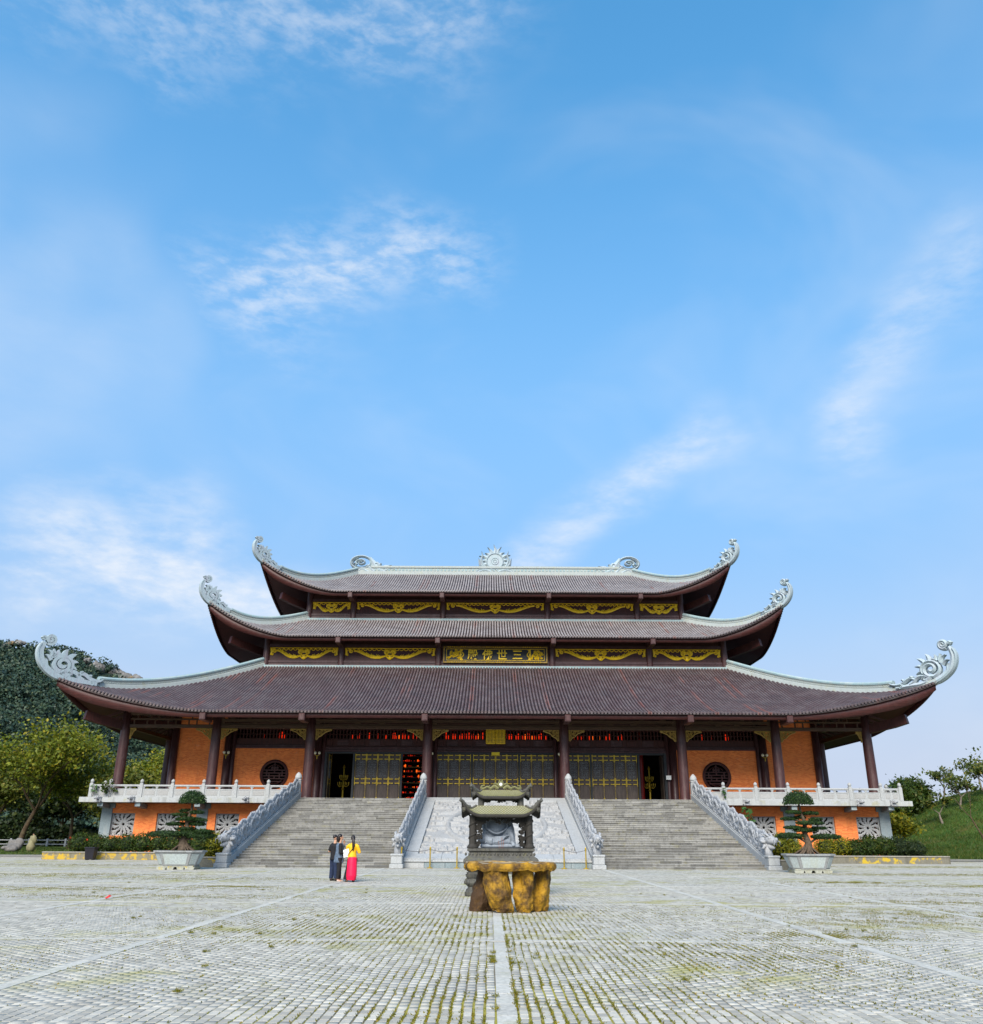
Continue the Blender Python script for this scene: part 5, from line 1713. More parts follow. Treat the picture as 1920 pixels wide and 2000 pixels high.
    for k in range(0, NS_, 14):
        y = ys + S[k]; z = (y - Y0) * slope + 0.46 + top[k]
        w = 0.075 * (1 + 0.25 * math.sin(k))
        fb.tube([(0, y, z - 0.06), (0, y + 0.05, z + 0.035), (0, y + 0.13, z + 0.085 + 0.02 * math.sin(k * 1.7))], [w, w * 0.8, 0.012], 6, squash=0.7)
    fm = fb.mesh('dorsal_fins', M['dragonstone'])
    return me, fm
wall_me, fin_me = build_dragon_wall()
def dragon_rail(xc, inward, label):
    """sloping stone rail: kerb, carved dragon body rising in arches with fins, legs and clouds, head on a pedestal, post with a bud on top"""
    o = empty('dragon_railing', (xc, Y0, 0), label, 'railing', 'carved dragon railings of the stairs')
    ys, ye = Y0 + 0.95, Y1 - 0.35
    def zs(y): return (y - Y0) / TREAD * RISE + 0.12
    # kerb
    mb = MB()
    w = 0.26
    for a, b, h0, h1, ww in ((Y0 + 0.1, Y1 - 0.05, -0.45, 0.30, w), (Y0 + 0.3, Y1 - 0.1, 0.30, 0.37, w - 0.06)):
        mb.hexa([(xc - ww, a, max(0, zs(a) + h0)), (xc + ww, a, max(0, zs(a) + h0)), (xc + ww, b, zs(b) + h0), (xc - ww, b, zs(b) + h0)],
                [(xc - ww, a, zs(a) + h1), (xc + ww, a, zs(a) + h1), (xc + ww, b, zs(b) + h1), (xc - ww, b, zs(b) + h1)])
    mb.build('rail_kerb', M['stone'], o)
    # pedestal
    mb = MB()
    mb.bbox(xc - 0.36, xc + 0.36, Y0 - 0.42, Y0 + 0.34, 0, 0.22, 0.02)
    mb.bbox(xc - 0.30, xc + 0.30, Y0 - 0.34, Y0 + 0.40, 0.22, 0.62, 0.03)
    mb.bbox(xc - 0.33, xc + 0.33, Y0 - 0.37, Y0 + 0.40, 0.62, 0.72, 0.02)
    mb.build('pedestal', M['stone'], o)
    # pierced dragon wall (one carved mesh, shared by the four railings)
    inst('dragon_wall', wall_me, o, (xc, 0, 0))
    inst('dorsal_fins', fin_me, o, (xc, 0, 0))
    # head looking outwards over the pedestal
    hy, hz = Y0 + 0.42, 1.30
    f = Vector((0.0 if abs(xc) < 8 else math.copysign(0.55, xc), -0.83, 0)).normalized()
    s_ = Vector((-f.y, f.x, 0))
    c = Vector((xc, hy, hz))
    def Q(a, b, z): return c + f * a + s_ * b + UZ * z
    mb = MB()
    mb.tube([Vector((xc, ys + 0.25, zs(ys) + 1.05)), Q(-0.25, 0, 0.12), Q(0, 0, 0.12)], [0.25, 0.30, 0.27], 12)
    mb.tube([Q(-0.05, 0, 0.16), Q(0.22, 0, 0.20), Q(0.46, 0, 0.14), Q(0.58, 0, 0.17)], [0.26, 0.22, 0.17, 0.08], 10)
    mb.tube([Q(-0.05, 0, -0.06), Q(0.18, 0, -0.17), Q(0.40, 0, -0.20)], [0.18, 0.13, 0.05], 8)
    mb.ell(tuple(Q(0.54, 0, 0.22)), 0.11, 10, 6)
    for k in (-1, 1):
        mb.ell(tuple(Q(0.24, k * 0.16, 0.30)), 0.085, 8, 6)
        mb.tube([Q(0.22, k * 0.12, 0.36), Q(0.05, k * 0.2, 0.48), Q(-0.15, k * 0.2, 0.52)], [0.06, 0.05, 0.01], 6)
        mb.tube([Q(0.02, k * 0.14, 0.34), Q(-0.2, k * 0.18, 0.50), Q(-0.42, k * 0.16, 0.56)], [0.06, 0.05, 0.015], 6)
        mb.tube([Q(0.0, k * 0.22, 0.10), Q(-0.15, k * 0.33, 0.12), Q(-0.32, k * 0.34, 0.22)], [0.10, 0.08, 0.01], 6)
        mb.tube([Q(-0.05, k * 0.2, -0.05), Q(-0.1, k * 0.30, -0.2), Q(-0.3, k * 0.30, -0.25)], [0.10, 0.07, 0.01], 6)
        mb.tube([Q(0.45, k * 0.09, 0.02), Q(0.46, k * 0.09, -0.10)], [0.035, 0.01], 5)
        mb.tube([Q(0.46, k * 0.12, 0.2), Q(0.62, k * 0.2, 0.1), Q(0.55, k * 0.25, -0.1)], [0.03, 0.025, 0.01], 5)
    for k in range(5):
        mb.tube([Q(-0.05 + 0.03 * k, 0.05 * (k - 2), -0.2), Q(-0.05, 0.08 * (k - 2), -0.42), Q(0.06, 0.07 * (k - 2), -0.60)], [0.09, 0.07, 0.02], 6)
    mb.tube([Q(-0.15, 0, 0.0), Q(-0.08, 0, -0.35), Q(-0.02, 0, -0.64)], [0.26, 0.20, 0.24], 10)
    mb.build('dragon_head', M['dragonstone'], o, smooth=True)
    # top post with bud
    zt_ = FLOOR
    mb = MB().bbox(xc - 0.22, xc + 0.22, Y1 - 0.40, Y1 + 0.04, zt_ - 0.35, zt_ + 1.22, 0.03)
    mb.bbox(xc - 0.25, xc + 0.25, Y1 - 0.43, Y1 + 0.07, zt_ + 1.22, zt_ + 1.30, 0.02)
    mb.lathe([(0.14, 1.30), (0.24, 1.36), (0.26, 1.46), (0.22, 1.60), (0.12, 1.74), (0.01, 1.82)], (xc, Y1 - 0.18, zt_), 14)
    mb.build('bud_post', M['stone'], o)
for x, lb in ((-14.62, 'carved stone dragon railing on the far left side of the stairs'), (-5.36, 'carved stone dragon railing between left stairs and ramp'),
              (5.36, 'carved stone dragon railing between ramp and right stairs'), (14.62, 'carved stone dragon railing on the far right side of the stairs')):
    dragon_rail(x, 1, lb)

# ------------------------------------------------------------------ brass stanchions in front of the ramp
st_me = MB().lathe([(0.17, 0), (0.17, 0.03), (0.05, 0.06), (0.035, 0.08), (0.035, 0.92), (0.055, 0.94), (0.055, 0.98), (0.03, 1.0), (0.05, 1.03), (0.03, 1.07), (0.005, 1.08)], n=12).mesh('rope_stanchion', M['brass'])
st_x = ((-5.15, 'leftmost'), (-3.62, 'second from the left'), (-2.18, 'third from the left'), (3.55, 'second from the right'), (4.72, 'rightmost'))
for x, lb in st_x:
    tag(inst('rope_stanchion', st_me, None, (x, 49.75, 0)), 'thin brass rope stanchion before the carved ramp, ' + lb, 'stanchion', 'brass stanchions before the ramp')
M['rope'] = m_plain('dark_rope', (0.03, 0.02, 0.02), 0.8, 0.2)
for (x0, _), (x1, _), lb in ((st_x[0], st_x[1], 'two leftmost'), (st_x[1], st_x[2], 'second and third left'), (st_x[3], st_x[4], 'two rightmost')):
    pts = [(x0 + (x1 - x0) * t, 49.75, 0.93 - 0.10 * math.sin(math.pi * t)) for t in np.linspace(0, 1, 9)]
    tag(MB().tube(pts, 0.012, 5).build('barrier_rope', M['rope'], None), 'thin dark rope strung between the %s stanchions' % lb, 'rope', 'barrier ropes')
# ================================================================== GROUND
PW, PL = 0.112, 0.19            # paver width (across) and length (in depth)
STRIPS_X = (-0.25, -6.0, 5.55, -10.8, 10.3, -15.4, 15.0)
SW = 0.21                       # width of the plain stone strips
STRIPS_Y = (16.0, 24.4, 33.0, 41.5)
Y_NEAR, Y_GEO = 6.5, 33.0

def paving_colour(t, rnd):
    p = t.pos()
    col = t.mix(rnd, (0.300, 0.281, 0.238), (0.52, 0.490, 0.418))
    blue = t.ramp(t.noise(p, 0.33, 4, 0.6), 0.45, 0.70)
    col = t.mix(t.math('MULTIPLY', blue, 0.35), col, (0.32, 0.325, 0.315))
    warm = t.ramp(t.noise(p, 0.21, 3, 0.6), 0.50, 0.72)
    col = t.mix(t.math('MULTIPLY', warm, 0.35), col, (0.47, 0.46, 0.40))
    fine = t.noise(p, 22, 3, 0.65)
    col = t.mix(t.math('MULTIPLY', t.ramp(fine, 0.35, 0.75), 0.35), col, (0.24, 0.245, 0.235))
    grime = t.ramp(t.noise(p, 1.3, 3, 0.68), 0.52, 0.75)
    col = t.mix(t.math('MULTIPLY', grime, 0.35), col, (0.22, 0.215, 0.175))
    return col, fine
def moss_mask(t):
    p = t.pos()
    a = t.ramp(t.noise(t.mapping(p, (0.55, 1.0, 1.0)), 0.23, 3, 0.62), 0.47, 0.63)
    b = t.ramp(t.noise(p, 1.1, 3, 0.7), 0.42, 0.62)
    return t.math('MULTIPLY', a, b)
def m_paver(name, obj):
    t = NT(name)
    col, fine = paving_colour(t, t.objrand() if obj else t.island())
    col = t.mix(t.math('MULTIPLY', moss_mask(t), 0.70), col, (0.29, 0.27, 0.06))
    t.bump(fine, 0.35, 0.01)
    return t.done(col, 0.82, 0.25)
def m_joint(name):
    """bed between the stones near the camera; drawn courses of the same stones farther out"""
    t = NT(name)
    p = t.pos()
    s = t.node('ShaderNodeSeparateXYZ'); t.l.new(p, s.inputs[0])
    cv = t.node('ShaderNodeCombineXYZ')
    t.l.new(s.outputs['Y'], cv.inputs['X']); t.l.new(s.outputs['X'], cv.inputs['Y'])
    b = t.node('ShaderNodeTexBrick')
    t.l.new(cv.outputs[0], b.inputs['Vector'])
    b.inputs['Color1'].default_value = (0.30, 0.281, 0.238, 1); b.inputs['Color2'].default_value = (0.52, 0.49, 0.418, 1); b.inputs['Mortar'].default_value = (0.14, 0.13, 0.09, 1)
    b.inputs['Scale'].default_value = 1.0; b.inputs['Brick Width'].default_value = PL; b.inputs['Row Height'].default_value = PW
    b.inputs['Mortar Size'].default_value = 0.006; b.inputs['Mortar Smooth'].default_value = 0.3
    blue = t.ramp(t.noise(p, 0.33, 4, 0.6), 0.45, 0.70)
    far = t.mix(t.math('MULTIPLY', blue, 0.35), b.outputs['Color'], (0.32, 0.325, 0.315))
    warm = t.ramp(t.noise(p, 0.21, 3, 0.6), 0.50, 0.72)
    far = t.mix(t.math('MULTIPLY', warm, 0.35), far, (0.47, 0.46, 0.40))
    grime = t.ramp(t.noise(p, 1.3, 3, 0.68), 0.52, 0.75)
    far = t.mix(t.math('MULTIPLY', grime, 0.35), far, (0.22, 0.215, 0.175))
    far = t.mix(t.math('MULTIPLY', moss_mask(t), 0.75), far, (0.26, 0.245, 0.055))
    ms = t.ramp(t.noise(p, 0.7, 3, 0.65), 0.42, 0.58)
    near = t.mix(ms, (0.155, 0.138, 0.098), (0.27, 0.24, 0.04))
    isnear = t.math('LESS_THAN', s.outputs['Y'], Y_GEO)
    col = t.mix(isnear, far, near)
    t.bump(b.outputs['Fac'], -0.3, 0.01)
    return t.done(col, 0.9, 0.2)
M['paver_obj'] = m_paver('paver_stone', True)
M['paver_isl'] = m_paver('paver_stone_field', False)
M['joint'] = m_joint('paving_bed')
M['strip'] = m_stone('strip_stone', (0.43, 0.415, 0.37), dirt=(0.26, 0.26, 0.21), amt=0.5, rnd=0.10, moss=(0.27, 0.26, 0.12), mossamt=0.3, streaks=False)

plaza = MB().add([(-62, -14, 0), (62, -14, 0), (62, 68.75, 0), (-62, 68.75, 0)], [(0, 1, 2, 3)]).build('plaza', M['joint'], None)
tag(plaza, 'broad plaza paved with small pale grey stone setts and lighter strips', None, None, 'structure')
# distant ground to the horizon
def m_ground():
    t = NT('meadow_ground')
    p = t.pos()
    col = t.mix(t.ramp(t.noise(p, 0.3, 3, 0.65), 0.35, 0.68), (0.030, 0.055, 0.010), (0.070, 0.095, 0.018))
    col = t.mix(t.math('MULTIPLY', t.ramp(t.noise(p, 2.2, 3, 0.7), 0.5, 0.72), 0.5), col, (0.10, 0.085, 0.030))
    t.bump(t.noise(p, 6, 3, 0.7), 0.6, 0.08)
    return t.done(col, 0.95, 0.1)
M['meadow'] = m_ground()
gr = MB().add([(-3000, -600, -0.03), (3000, -600, -0.03), (3000, 4500, -0.03), (-3000, 4500, -0.03)], [(0, 1, 2, 3)]).build('ground', M['meadow'], None)
tag(gr, None, None, None, 'structure')

# setts: rows run in depth, joints wander a little
F_ = FPX / 960.0
cols_x = []
bounds = sorted(STRIPS_X)
edges = [-26.0] + bounds + [26.0]
for a, b in zip(edges[:-1], edges[1:]):
    x0 = a + (SW / 2 if a in bounds else 0); x1 = b - (SW / 2 if b in bounds else 0)
    n = int(round((x1 - x0) / PW))
    w = (x1 - x0) / n
    for i in range(n):
        cols_x.append((x0 + i * w, x0 + (i + 1) * w))
ys_edges = [Y_NEAR] + list(STRIPS_Y[:2]) + [33.0]
cand = []
for a, b in zip(ys_edges[:-1], ys_edges[1:]):
    y0 = a + (SW / 2 if a in STRIPS_Y else 0); y1 = b - SW / 2
    n = int(round((y1 - y0) / PL)); l = (y1 - y0) / n
    for ci, (x0, x1) in enumerate(cols_x):
        off = (ci % 2) * 0.5
        for j in range(n + (1 if off else 0)):
            ya = y0 + (j - off) * l; yb = ya + l
            ya, yb = max(ya, y0), min(yb, y1)
            if yb - ya < 0.05: continue
            lim = (yb + 1.5) * 0.60 + 1.2
            xm = (x0 + x1) / 2 - CAM.x
            if abs(xm) > lim: continue
            cand.append((x0, x1, ya, yb))
cand = np.array(cand)
jit = lambda s: (rng.random(len(cand)) - 0.5) * s
gx = 0.0030 + rng.random(len(cand)) * 0.0030
gy = 0.0045 + rng.random(len(cand)) * 0.0035
wob = 0.006 * np.sin(cand[:, 2] * 2.1 + cand[:, 0] * 5.0) + 0.003 * np.sin(cand[:, 2] * 5.3 + 1.0)
# joints widen where grass has got in near the middle strip
wide = np.exp(-((np.abs(cand[:, 0] + 0.25) / 2.2) ** 2)) * np.exp(-((cand[:, 2] - 8.5) / 3.5) ** 2) * 0.010
X0 = cand[:, 0] + gx + wide + wob; X1 = cand[:, 1] - gx - wide + wob
YA = cand[:, 2] + gy + jit(0.003); YB = cand[:, 3] - gy + jit(0.003)
HT = 0.0065 + jit(0.0013)
tx, ty = jit(0.006), jit(0.008)
# the 300 setts that show largest become objects of their own
inside = (np.abs((X0 + X1) / 2 - CAM.x) < (YA * 0.9363 - 0.58) * 960 / FPX + 0.05) & (YA > 9.15)
order = np.argsort(np.where(inside, YA + 0.02 * np.abs(X0), 1e9))
pick = set(order[:298].tolist())
pm = []
for k in range(4):
    b = 0.022 + 0.008 * k
    mb = MB()
    mb.add([(0, 0, 0), (1, 0, 0), (1, 1, 0), (0, 1, 0), (b, b * 0.6, 1), (1 - b, b * 0.6, 1), (1 - b, 1 - b * 0.6, 1), (b, 1 - b * 0.6, 1)],
           [(4, 5, 6, 7), (0, 1, 5, 4), (1, 2, 6, 5), (2, 3, 7, 6), (3, 0, 4, 7)])
    pm.append(mb.mesh('paver', M['paver_obj']))
for i in pick:
    inst('paver', pm[int(rng.integers(0, 4))], plaza, (X0[i], YA[i], 0.001), (tx[i], ty[i], 0), (X1[i] - X0[i], YB[i] - YA[i], HT[i]))
keep = np.array([i for i in range(len(cand)) if i not in pick])
x0, x1, ya, yb, h = X0[keep], X1[keep], YA[keep], YB[keep], HT[keep]
b = 0.0028
t1, t2 = tx[keep] * 0.035, ty[keep] * 0.03
z0 = np.full(len(keep), 0.001)
cs = [(x0, ya, z0), (x1, ya, z0), (x1, yb, z0), (x0, yb, z0),
      (x0 + b, ya + b, h - t1 + t2), (x1 - b, ya + b, h - t1 - t2), (x1 - b, yb - b, h + t1 - t2), (x0 + b, yb - b, h + t1 + t2)]
V = np.stack([np.stack(c, -1) for c in cs], 1).reshape(-1, 3)
fq = np.array([(4, 5, 6, 7), (0, 1, 5, 4), (1, 2, 6, 5), (2, 3, 7, 6), (3, 0, 4, 7)])
F = (np.arange(len(keep))[:, None, None] * 8 + fq[None]).reshape(-1, 4)
tag(inst('pavers', np_mesh('pavers', V, F, M['paver_isl']), plaza), kind='stuff')

# plain strips, stone by stone
slab_me = [MB().add([(0, 0, 0), (1, 0, 0), (1, 1, 0), (0, 1, 0), (.006, .006, 1), (.994, .006, 1), (.994, .994, 1), (.006, .994, 1)],
                    [(4, 5, 6, 7), (0, 1, 5, 4), (1, 2, 6, 5), (2, 3, 7, 6), (3, 0, 4, 7)]).mesh('strip_slab', M['strip']) for _ in range(2)]
cnt = 0
for sx in STRIPS_X:
    y = Y_NEAR
    while y < 49.2:
        L_ = 0.62 if y < 16 else 0.9 if y < 30 else 2.4
        nxt = [q for q in STRIPS_Y if y < q - SW / 2 + 0.001 < y + L_ + 0.15]
        ye_ = min(y + L_, (nxt[0] - SW / 2) if nxt else 1e9, 49.3)
        if abs(sx - CAM.x) < (y + 2) * 0.6 + 1.2 and ye_ - y > 0.05:
            inst('strip_slab', slab_me[cnt % 2], plaza, (sx - SW / 2 + 0.004, y + 0.003, 0.002), scl=(SW - 0.008, ye_ - y - 0.006, 0.007 + 0.002 * random.random())); cnt += 1
        y = ye_ if not nxt else nxt[0] + SW / 2
for sy in STRIPS_Y:
    lim = min((sy + 2) * 0.6 + 1.5, 30)
    x = -lim
    L_ = 0.9 if sy < 20 else 1.6 if sy < 30 else 3.0
    while x < lim:
        inst('strip_slab', slab_me[cnt % 2], plaza, (x + 0.003, sy - SW / 2 + 0.004, 0.003), scl=(L_ - 0.006, SW - 0.008, 0.007 + 0.002 * random.random())); cnt += 1
        x += L_

# ------------------------------------------------------------------ grass and moss growing in the joints
def blades(P, h, w, spread=0.6, bend=0.5):
    """P (n,3) roots -> one bent triangle pair per blade"""
    n = len(P)
    a = rng.random(n) * 2 * np.pi
    tilt = rng.random(n) * spread
    hh = h * (0.5 + rng.random(n))
    d = np.stack([np.cos(a) * np.sin(tilt), np.sin(a) * np.sin(tilt), np.cos(tilt)], -1)
    s = np.stack([-np.sin(a + 1.2), np.cos(a + 1.2), np.zeros(n)], -1) * (w * (0.6 + 0.8 * rng.random(n)))[:, None]
    m_ = P + d * (hh * 0.55)[:, None]
    tip = P + d * hh[:, None] + np.stack([np.cos(a), np.sin(a), -0.4 + 0 * a], -1) * (bend * hh * 0.3)[:, None]
    V = np.stack([P - s, P + s, m_ + s * 0.7, tip, m_ - s * 0.7], 1).reshape(-1, 3)
    F = np.arange(n)[:, None] * 5 + np.array([0, 1, 2, 4])[None]
    F2 = np.arange(n)[:, None] * 5 + np.array([4, 2, 3, 3])[None]
    return V, F, F2
def blade_mesh(name, P, h, w, mat, spread=0.6, bend=0.5):
    n = len(P)
    a = rng.random(n) * 2 * np.pi
    tilt = rng.random(n) * spread
    hh = h * (0.5 + rng.random(n))
    d = np.stack([np.cos(a) * np.sin(tilt), np.sin(a) * np.sin(tilt), np.cos(tilt)], -1)
    s = np.stack([-np.sin(a + 1.2), np.cos(a + 1.2), np.zeros(n)], -1) * (w * (0.6 + 0.8 * rng.random(n)))[:, None]
    tip = P + d * hh[:, None] + np.stack([np.cos(a), np.sin(a), -0.4 + 0 * a], -1) * (bend * hh * 0.3)[:, None]
    V = np.stack([P - s, P + s, tip], 1).reshape(-1, 3)
    F = np.arange(n * 3).reshape(-1, 3)
    return np_mesh(name, V, F, mat)
patches = [(-2.1, 17.8, 2.3, 1.1, 1.0), (3.2, 14.0, 1.3, 1.1, 0.9), (-0.5, 8.6, 1.1, 2.2, 1.0), (0.4, 11.5, 1.3, 2.5, 0.5), (-3.5, 20.5, 3.0, 1.6, 0.5), (-0.6, 15.8, 3.5, 0.35, 0.6),
           (5.6, 17.0, 0.8, 0.5, 0.9), (7.6, 19.5, 1.2, 0.6, 0.6), (9.0, 22.0, 1.5, 0.8, 0.6), (-9.5, 26.5, 3.0, 0.6, 0.7), (-13.5, 30.0, 3.0, 0.7, 0.8),
           (-12, 37, 4.5, 0.8, 0.5), (-19.5, 40.0, 4.0, 0.9, 0.7), (16.5, 29.0, 3.0, 0.6, 0.7), (19.5, 34.0, 4.0, 0.7, 0.8), (21, 44.5, 4.5, 0.8, 0.7), (13.5, 36.5, 1.2, 0.4, 0.6),
           (-9.0, 31.5, 0.9, 0.3, 0.8), (11.5, 25.5, 1.6, 0.6, 0.6), (-24, 52, 5, 1.0, 0.6), (26, 56, 6, 1.0, 0.6), (2.2, 21.5, 2.5, 1.5, 0.35), (-6.5, 13.0, 2.5, 1.8, 0.2), (5.5, 10.5, 2.0, 1.5, 0.25)]
pts = []
cxe = np.array([c[0] for c in cols_x])
for (px, py, sx_, sy_, dens) in patches:
    n = int(19000 * dens * min(1.0, 0.35 + sx_ * sy_ * 0.25))
    x = px + rng.standard_normal(n) * sx_; y = py + rng.standard_normal(n) * sy_
    if py < 34:                                  # roots follow the long joints
        k = np.clip(np.searchsorted(cxe, x), 0, len(cxe) - 1)
        x = cxe[k] + 0.006 * np.sin(y * 2.1 + cxe[k] * 5.0) + 0.003 * np.sin(y * 5.3 + 1.0) + rng.standard_normal(n) * 0.013
    keep_ = np.sin(x * 7.0 + 3 * np.sin(y * 1.3)) + np.sin(y * 5.0 + x * 2) + rng.standard_normal(n) * 0.6 > -0.2
    pts.append(np.stack([x, y, np.full(n, 0.004)], -1)[keep_])
# stray growth everywhere along the joints
n = 16000
y = 8.5 + 26 * rng.random(n) ** 1.3
x = CAM.x + (rng.random(n) * 2 - 1) * (y * 0.57 + 0.5)
k = np.clip(np.searchsorted(cxe, x), 0, len(cxe) - 1)
x = cxe[k] + 0.006 * np.sin(y * 2.1 + cxe[k] * 5.0) + 0.003 * np.sin(y * 5.3 + 1.0) + rng.standard_normal(n) * 0.005
sel = np.sin(x * 1.7 + 2 * np.sin(y * 0.7)) + np.sin(y * 2.2 + x) + rng.standard_normal(n) * 0.8 > 0.55
pts.append(np.stack([x, y, np.full(n, 0.004)], -1)[sel])
P = np.concatenate(pts)
P = P[(P[:, 1] > 7)]
tag(inst('joint_grass', blade_mesh('joint_grass', P, 0.022, 0.010, M['moss_tuft'], 1.35, 0.9)), 'thin yellow-green grass growing in the joints of the plaza paving', None, None, 'stuff')
# bigger tufts
tp = []
for i in range(70):
    if i < 14: cx, cy = (-0.12 if i % 2 else -0.38) + rng.standard_normal() * 0.02, 9.4 + 6.5 * rng.random()
    else:
        cy = 10 + 24 * rng.random(); cx = CAM.x + (rng.random() * 2 - 1) * cy * 0.56
    m_ = int(20 + 40 * rng.random())
    tp.append(np.stack([cx + rng.standard_normal(m_) * 0.025, cy + rng.standard_normal(m_) * 0.03, np.full(m_, 0.02)], -1))
for cx, cy, s_ in ((9.3, 20.8, 0.16), (10.6, 21.0, 0.09), (12.2, 21.3, 0.12)):
    m_ = 200
    tp.append(np.stack([cx + rng.standard_normal(m_) * s_, cy + rng.standard_normal(m_) * s_, np.full(m_, 0.02)], -1))
tag(inst('weed_tufts', blade_mesh('weed_tufts', np.concatenate(tp), 0.045, 0.006, M['moss_tuft'], 1.2, 0.8)), 'small scattered tufts of weed between the paving stones', None, None, 'stuff')
# scrap of red paper
M['red_paper'] = m_plain('red_paper', (0.55, 0.03, 0.03), 0.7, 0.1)
tag(MB().add([(-10.70, 25.2, 0.03), (-10.58, 25.17, 0.05), (-10.55, 25.28, 0.09), (-10.67, 25.32, 0.04), (-10.60, 25.24, 0.12), (-10.64, 25.23, 0.022)],
             [(0, 1, 4), (1, 2, 4), (2, 3, 4), (3, 0, 4), (1, 0, 5), (2, 1, 5), (3, 2, 5), (0, 3, 5)]).build('paper_scrap', M['red_paper'], None), 'crumpled scrap of red paper on the paving at the left', 'litter')
# ================================================================== THINGS ON THE PLAZA
def remesh(o, voxel, smooth=2):
    m = o.modifiers.new('remesh', 'REMESH'); m.mode = 'VOXEL'; m.voxel_size = voxel; m.use_smooth_shade = True
    if smooth:
        s = o.modifiers.new('smooth', 'SMOOTH'); s.iterations = smooth; s.factor = 0.5
    return o

# ------------------------------------------------------------------ stone table with boulder legs
def m_table():
    t = NT('ochre_rock')
    p = t.pos()
    a = t.ramp(t.noise(p, 3.2, 8, 0.68), 0.36, 0.66)
    col = t.mix(a, (0.055, 0.027, 0.006), (0.40, 0.215, 0.010))
    bsp = t.ramp(t.noise(p, 11, 7, 0.7), 0.50, 0.68)
    col = t.mix(t.math('MULTIPLY', bsp, 0.75), col, (0.10, 0.05, 0.012))
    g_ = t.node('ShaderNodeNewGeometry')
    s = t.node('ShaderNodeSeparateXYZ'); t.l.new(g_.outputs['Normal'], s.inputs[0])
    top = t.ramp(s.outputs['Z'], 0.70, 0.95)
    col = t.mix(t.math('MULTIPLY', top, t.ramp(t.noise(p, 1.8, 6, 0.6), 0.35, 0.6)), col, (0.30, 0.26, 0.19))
    t.bump(t.noise(p, 8, 8, 0.7), 0.9, 0.05)
    return t.done(col, 0.7, 0.35)
M['table'] = m_table()
M['table_dark'] = m_stone('brown_rock', (0.055, 0.028, 0.010), dirt=(0.02, 0.012, 0.006), amt=0.5, scale=3.0, moss=(0.17, 0.085, 0.01), mossamt=0.5)
TX, TY = -0.02, 21.9
table = empty('stone_table', (TX, TY, 0), 'rough ochre-yellow stone table on boulder legs in front of the incense shrine', 'table')
def rock_disp(bm, amp, sc, seed, zs_=0.5):
    from mathutils import noise as mn
    for v in bm.verts:
        p = Vector((v.co.x, v.co.y, v.co.z * zs_)) * sc + Vector((seed, seed * 1.7, 0))
        n_ = mn.fractal(p, 1.0, 2.0, 5)
        vo = mn.voronoi(p * 2.6)[0]
        v.co += v.normal * (n_ * amp - vo[0] * amp * 0.22)
def rock(name, parent, mat, prof, c, sx, sy, amp, sc, seed, n=26, lean=(0, 0)):
    mb = MB()
    pr = []
    for i in range(len(prof) - 1):
        for k in range(7):
            t = k / 7
            pr.append((prof[i][0] + (prof[i + 1][0] - prof[i][0]) * t, prof[i][1] + (prof[i + 1][1] - prof[i][1]) * t))
    pr.append(prof[-1])
    mb.lathe(pr, (0, 0, 0), n, sx, sy, ang=seed)
    me = mb.mesh(name, mat, smooth=False)
    bm = bmesh.new(); bm.from_mesh(me); bm.normal_update()
    rock_disp(bm, amp, sc, seed)
    for v in bm.verts:
        v.co.x += lean[0] * v.co.z; v.co.y += lean[1] * v.co.z
        v.co.z = max(0.0, v.co.z)
        v.co += Vector(c)
    bm.to_mesh(me); bm.free()
    return inst(name, me, parent)
legp = [(0.05, 0.0), (0.22, 0.0), (0.255, 0.10), (0.27, 0.35), (0.25, 0.60), (0.24, 0.80), (0.25, 0.94), (0.05, 0.95)]
for (dx, dy, sx, sy, sd, ln) in ((-0.56, 0.22, 1.15, 1.1, 1.0, (0.12, 0)), (-0.12, -0.26, 1.12, 1.0, 2.3, (-0.14, 0)), (0.42, -0.14, 0.98, 0.95, 3.7, (-0.05, 0)), (0.76, 0.16, 0.82, 0.9, 5.1, (0.05, 0))):
    rock('boulder_leg', table, M['table_dark'] if dx < -0.5 else M['table'], legp, (TX + dx, TY + dy, 0.0), sx, sy, 0.11, 3.0, sd, 44, lean=ln)
# slab top: irregular outline, chipped edge
mb = MB()
n = 64
ringz = [(0.90, 0.93), (0.96, 0.89), (1.0, 0.95), (1.0, 1.01), (0.965, 1.055), (0.60, 1.068)]
vs, fs = [], []
for (k, z) in ringz:
    for i in range(n):
        a = 2 * math.pi * i / n
        ex = abs(math.cos(a)) ** 0.55 * math.copysign(1, math.cos(a)); ey = abs(math.sin(a)) ** 0.75 * math.copysign(1, math.sin(a))
        wob_ = 1 + 0.035 * math.sin(3 * a + 1) + 0.02 * math.sin(7 * a) + 0.018 * math.sin(13 * a + z * 9)
        vs.append((TX + 0.05 + 1.07 * ex * k * wob_, TY + 0.52 * ey * k * wob_, z + 0.012 * math.sin(9 * a + 2) + 0.018 * math.sin(17 * a)))
for r_ in range(len(ringz) - 1):
    for i in range(n):
        j = (i + 1) % n
        fs.append((r_ * n + i, r_ * n + j, (r_ + 1) * n + j, (r_ + 1) * n + i))
fs.append(tuple(reversed(range(n)))); fs.append(tuple((len(ringz) - 1) * n + i for i in range(n)))
mb.add(vs, fs).build('table_slab', M['table'], table, smooth=False)

